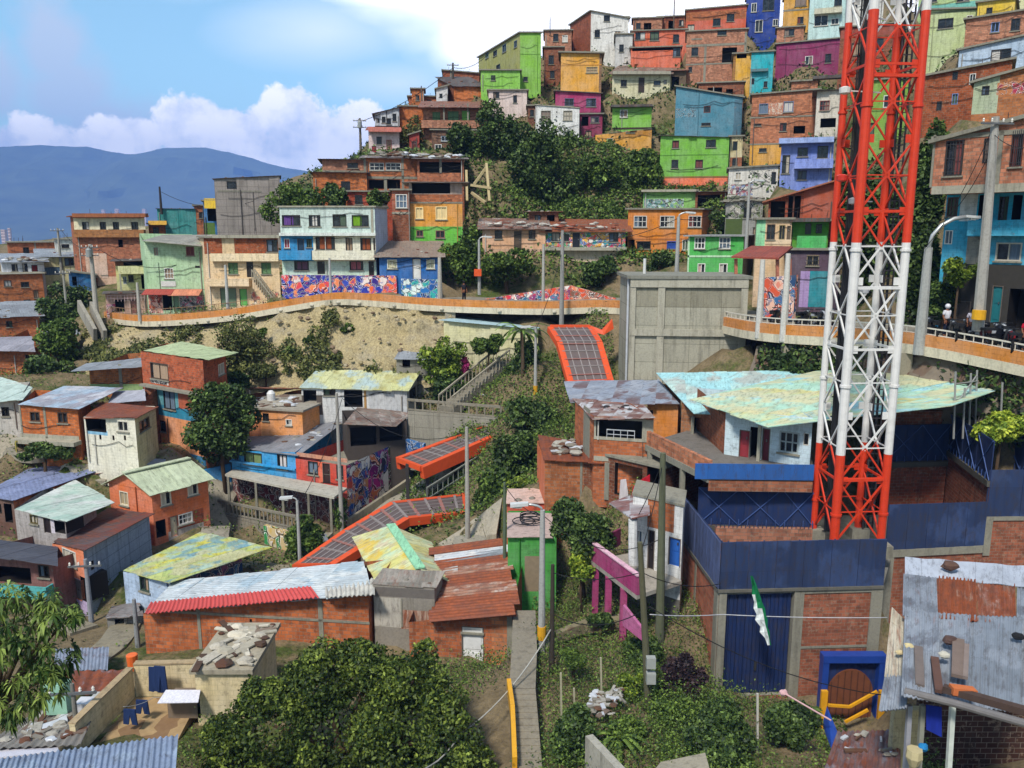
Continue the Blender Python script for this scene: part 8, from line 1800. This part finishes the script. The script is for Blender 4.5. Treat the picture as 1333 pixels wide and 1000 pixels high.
def person(label, loc, pose, shirt, pants, skin='8a5a40', hair='1a1512', rot=0.0, helmet=None, h=1.7, group=None):
 root = thing('person', label, 'person', loc, group); o = loc; s = h / 1.7; cr, sr = math.cos(rot), math.sin(rot)
 def T(x, y, z): return o + V(((x * cr - y * sr) * s, (x * sr + y * cr) * s, z * s))
 if pose == 'stand':
  J = dict(pel=(0, 0, .92), ch=(0, .0, 1.3), nk=(0, 0, 1.47), hd=(0, -.02, 1.6), sl=(-.19, 0, 1.38), sr=(.19, 0, 1.38), el=(-.25, .02, 1.12), er=(.25, .03, 1.12), hl=(-.24, -.1, .88), hr=(.22, -.12, .9), kl=(-.1, -.03, .5), kr=(.12, .02, .5), fl=(-.11, .02, .07), fr=(.14, .06, .07), tl=(-.12, -.15, .04), tr=(.16, -.1, .04))
 else:
  J = dict(pel=(0, 0, .95), ch=(0, -.08, 1.32), nk=(0, -.12, 1.48), hd=(0, -.16, 1.61), sl=(-.19, -.1, 1.4), sr=(.19, -.1, 1.4), el=(-.26, -.26, 1.2), er=(.26, -.26, 1.2), hl=(-.26, -.5, 1.08), hr=(.26, -.5, 1.08), kl=(-.2, -.42, .86), kr=(.2, -.42, .86), fl=(-.22, -.3, .4), fr=(.22, -.3, .4), tl=(-.22, -.46, .36), tr=(.22, -.46, .36))
 rad = dict(pel=.14, ch=.155, nk=.06, hd=.1, sl=.075, sr=.075, el=.05, er=.05, hl=.035, hr=.035, kl=.07, kr=.07, fl=.048, fr=.048, tl=.04, tr=.04)
 E = [('pel', 'ch'), ('ch', 'nk'), ('nk', 'hd'), ('ch', 'sl'), ('ch', 'sr'), ('sl', 'el'), ('sr', 'er'), ('el', 'hl'), ('er', 'hr'), ('pel', 'kl'), ('pel', 'kr'), ('kl', 'fl'), ('kr', 'fr'), ('fl', 'tl'), ('fr', 'tr')]
 def skin_mesh(name, J_, E_, R_, mat, parent, lv=2):
  ks = list(J_); me = bpy.data.meshes.new(name); off = wloc(parent)
  me.from_pydata([tuple(J_[k] - off) for k in ks], [(ks.index(a), ks.index(b)) for a, b in E_], [])
  ob = bpy.data.objects.new(name, me); COL.objects.link(ob); ob.parent = parent
  md = ob.modifiers.new('skin', 'SKIN'); sv = me.skin_vertices[0].data
  for k, v in zip(ks, sv): v.radius = (R_[k] * s, R_[k] * s)
  sv[0].use_root = True
  ob.modifiers.new('sub', 'SUBSURF').levels = lv; ob.modifiers['sub'].render_levels = lv; me.materials.append(mat); return ob
 W_ = {k: T(*v) for k, v in J.items()}
 body = skin_mesh('body', W_, E, rad, flat(skin, .7), root)
 lerp = lambda a, b, t: W_[a].lerp(W_[b], t)
 S = dict(pel=W_['pel'], ch=W_['ch'], nk=lerp('ch', 'nk', .6), sl=W_['sl'], sr=W_['sr'], el=lerp('sl', 'el', .75), er=lerp('sr', 'er', .75)); RS = dict(pel=.165, ch=.18, nk=.09, sl=.1, sr=.1, el=.075, er=.075)
 skin_mesh('shirt', S, [('pel', 'ch'), ('ch', 'nk'), ('ch', 'sl'), ('ch', 'sr'), ('sl', 'el'), ('sr', 'er')], RS, cloth(shirt), root)
 Q = dict(pel=W_['pel'] - V((0, 0, .03 * s)), kl=W_['kl'], kr=W_['kr'], fl=lerp('kl', 'fl', .92), fr=lerp('kr', 'fr', .92)); RQ = dict(pel=.16, kl=.09, kr=.09, fl=.07, fr=.07)
 skin_mesh('trousers', Q, [('pel', 'kl'), ('pel', 'kr'), ('kl', 'fl'), ('kr', 'fr')], RQ, cloth(pants), root)
 m = MB(); c = W_['hd'] + V((0, 0, .05 * s)); m.ball(c + V((0, .012, .02)), (.115 * s, .125 * s, .12 * s) if not helmet else (.15 * s, .16 * s, .15 * s), None, 12, 8); m.build('helmet' if helmet else 'hair', gloss(helmet, .3) if helmet else flat(hair, .9), root, smooth=True)
 for k in ('hl', 'hr'):
  m = MB(); p = W_[k]; d = V((0, -.3 if pose != 'stand' else 0, -1 if pose == 'stand' else -.2)).normalized()
  m.ball(p + d * .05 * s, (.04 * s, .03 * s, .05 * s), None, 8, 5)
  for q in range(4): m.tube([p + d * .08 * s + V(((q - 1.5) * .018 * s, 0, 0)), p + d * (.15 - .008 * abs(q - 1.3)) * s + V(((q - 1.5) * .02 * s, -.01, -.01))], .009 * s, 5)
  m.tube([p + d * .04 * s + V((.035 * s, 0, 0)), p + d * .1 * s + V((.06 * s, -.01, 0))], .01 * s, 5); m.build('hand', flat(skin, .7), root)
 return root
q = deck_pt(1211, 2.1); person('person in a white shirt and helmet beside the big street lamp', q, 'stand', 'd8d6dc', '23283a', rot=.4, helmet='d5d5d8', group='people on the street')
q = deck_pt(1221, 2.2); person('second person in a white shirt right of the one with the helmet', q, 'stand', 'd5ccd4', '2a2a34', rot=-.3, group='people on the street')
q = deck_pt(1308, 1.9); person('person in a bright red shirt among the parked motorbikes', q, 'stand', 'c01f36', '20242e', rot=.2, h=1.62, group='people on the street')
q = deck_pt(606, 1.6); person('small dark clothed person on the walkway beside the bushes', q, 'stand', '2a2a30', '1f222a', rot=.5, group='people on the street')
q = deck_pt(797, 1.5); person('person in a pink top at the left of the concrete building', q, 'stand', 'b03a5c', '2a2430', rot=-.4, group='people on the street')
w = bpy.data.worlds.new('World'); scene.world = w; w.use_nodes = True; t = w.node_tree; N = t.nodes; Lk = t.links
bg = N['Background']
el = math.radians(SUN_EL); az = math.radians(SUN_AZ)
sdir = V((math.sin(az) * math.cos(el), -math.cos(az) * math.cos(el), math.sin(el)))     # towards the sun (behind the camera, to the right)
sky = N.new('ShaderNodeTexSky'); sky.sky_type = 'NISHITA'; sky.sun_disc = False; sky.sun_elevation = el; sky.sun_rotation = math.atan2(sdir.x, sdir.y); sky.air_density = 1.0; sky.dust_density = .6; sky.ozone_density = 1.5
tc = N.new('ShaderNodeTexCoord'); sep = N.new('ShaderNodeSeparateXYZ'); Lk.new(tc.outputs['Generated'], sep.inputs[0])
def M(op, a, b=0.0, c=None):
 m = N.new('ShaderNodeMath'); m.operation = op
 for i, v in enumerate((a, b) if c is None else (a, b, c)):
  if isinstance(v, (int, float)): m.inputs[i].default_value = v
  else: Lk.new(v, m.inputs[i])
 return m.outputs[0]
def ramp(f, stops):
 r = N.new('ShaderNodeValToRGB'); e = r.color_ramp.elements
 while len(e) < len(stops): e.new(.5)
 for q, (p, v) in zip(e, stops): q.position = p; q.color = (v, v, v, 1) if isinstance(v, (int, float)) else v
 Lk.new(f, r.inputs['Fac']); return r.outputs['Color']
yv = M('MAXIMUM', sep.outputs['Y'], .05); u = M('DIVIDE', sep.outputs['X'], yv); v = M('DIVIDE', sep.outputs['Z'], yv)
cb = N.new('ShaderNodeCombineXYZ'); Lk.new(u, cb.inputs[0]); Lk.new(v, cb.inputs[1])
def noise(scale, detail, rough, off=(0, 0, 0), stretch=(1, 1, 1)):
 mp = N.new('ShaderNodeMapping'); mp.inputs['Location'].default_value = off; mp.inputs['Scale'].default_value = stretch; Lk.new(cb.outputs[0], mp.inputs['Vector'])
 n = N.new('ShaderNodeTexNoise'); n.inputs['Scale'].default_value = scale; n.inputs['Detail'].default_value = detail; n.inputs['Roughness'].default_value = rough; Lk.new(mp.outputs[0], n.inputs['Vector']); return n.outputs['Fac']
n1 = noise(15, 10, .64); n2 = noise(3.2, 5, .55, (3.1, 1.7, 0), (1, 1.6, 1)); n3 = noise(2.0, 5, .6, (8.2, 4.4, 0), (.5, 1.9, 1))
def blob(cx, cy, rx, ry):
 a = M('DIVIDE', M('SUBTRACT', u, cx), rx); b = M('DIVIDE', M('SUBTRACT', v, cy), ry)
 return M('SUBTRACT', 1.0, M('SQRT', M('ADD', M('MULTIPLY', a, a), M('MULTIPLY', b, b))))
def P2(px, py):
 r = ray(px, py); return r.x / r.y, r.z / r.y
def cum(lst, base=None):
 o = None
 for px, py, rx, ry in lst:
  x, y = P2(px, py); k = blob(x, y, rx / 1075, ry / 1075); o = k if o is None else M('MAXIMUM', o, k)
 return o
cA = cum([(40, 185, 110, 45), (160, 185, 90, 50), (250, 170, 75, 72), (300, 185, 110, 70), (380, 150, 60, 60), (395, 195, 110, 85), (470, 175, 60, 60), (540, 200, 90, 70), (-120, 190, 120, 60), (-330, 190, 190, 70), (700, 210, 200, 90)])
mA = ramp(M('ADD', cA, M('MULTIPLY', M('SUBTRACT', n1, .5), 1.5)), [(.3, 0), (.42, 1)])
cB = cum([(70, 60, 60, 90), (90, 120, 80, 80), (140, 165, 110, 60), (-10, 100, 60, 70), (-200, 60, 160, 100)])
mB = ramp(M('ADD', cB, M('MULTIPLY', M('SUBTRACT', n1, .5), 1.2)), [(.1, 0), (.6, .65)])
cC = cum([(780, -60, 380, 130), (600, -30, 220, 50), (900, 40, 400, 115), (1250, -40, 420, 200), (660, 60, 120, 60), (1100, -300, 600, 260)])
mC = ramp(M('ADD', cC, M('MULTIPLY', M('SUBTRACT', n2, .5), .9)), [(.05, 0), (.38, 1)])
mD = M('MULTIPLY', ramp(M('ADD', cum([(420, 40, 160, 60), (520, 110, 120, 40), (250, -60, 260, 60)]), M('MULTIPLY', M('SUBTRACT', n3, .5), 1.6)), [(.05, 0), (.9, .55)]), 1.0)
front = ramp(sep.outputs['Y'], [(.05, 0), (.2, 1)])
nW = N.new('ShaderNodeTexNoise'); nW.inputs['Scale'].default_value = 2.2; nW.inputs['Detail'].default_value = 6; Lk.new(tc.outputs['Generated'], nW.inputs['Vector'])
wide = M('MULTIPLY', ramp(nW.outputs['Fac'], [(.46, 0), (.62, .9)]), M('SUBTRACT', 1.0, front))
def mix(f, a, b):
 m = N.new('ShaderNodeMix'); m.data_type = 'RGBA'
 for s, q in ((m.inputs[0], f), (m.inputs[6], a), (m.inputs[7], b)):
  if isinstance(q, (int, float, tuple)): s.default_value = q
  else: Lk.new(q, s)
 return m.outputs[2]
K = 1.45
sk = N.new('ShaderNodeMix'); sk.data_type = 'RGBA'; sk.blend_type = 'MULTIPLY'; sk.inputs[0].default_value = 1; sk.inputs[7].default_value = (1.2, 1.5, 1.42, 1); Lk.new(sky.outputs[0], sk.inputs[6])
sk2 = N.new('ShaderNodeMix'); sk2.data_type = 'RGBA'; sk2.blend_type = 'MULTIPLY'; Lk.new(front, sk2.inputs[0]); sk2.inputs[7].default_value = (1.35, 1.3, 1.2, 1); Lk.new(sk.outputs[2], sk2.inputs[6])
c = mix(M('MULTIPLY', mD, front), sk2.outputs[2], (8.6 * K, 8.9 * K, 9.4 * K, 1))
c = mix(M('MULTIPLY', mC, front), c, (11 * K, 11 * K, 11.2 * K, 1))
c = mix(M('MULTIPLY', mB, front), c, (7.0, 7.2, 8.2, 1))
shade = ramp(n1, [(.36, (6.4 * K, 6.9 * K, 7.6 * K, 1)), (.56, (11 * K, 10.6 * K, 10.0 * K, 1))])
c = mix(M('MULTIPLY', mA, front), c, shade)
c = mix(wide, c, (8, 8.1, 8.4, 1))
Lk.new(c, bg.inputs['Color']); bg.inputs['Strength'].default_value = .08
sl = bpy.data.lights.new('sun', 'SUN'); sl.energy = 3.0; sl.angle = math.radians(8); sl.color = (1, .95, .88)
so = bpy.data.objects.new('sun', sl); COL.objects.link(so); so.rotation_euler = (-sdir).to_track_quat('-Z', 'Y').to_euler()
cam = bpy.data.cameras.new('camera'); cam.sensor_width = 36; cam.lens = 36 * FOC / 1333; cam.clip_start = .1; cam.clip_end = 30000
co = bpy.data.objects.new('camera', cam); COL.objects.link(co); co.location = (0, 0, CAMZ); co.rotation_euler = (math.pi / 2 - PITCH, 0, 0)
scene.camera = co
vs = scene.view_settings; vs.view_transform = 'Standard'; vs.look = 'None'; vs.exposure = 0.82; vs.gamma = 1; vs.use_curve_mapping = False
scene.cycles.max_bounces = 6; scene.cycles.diffuse_bounces = 3; scene.cycles.volume_bounces = 0; scene.cycles.transparent_max_bounces = 4
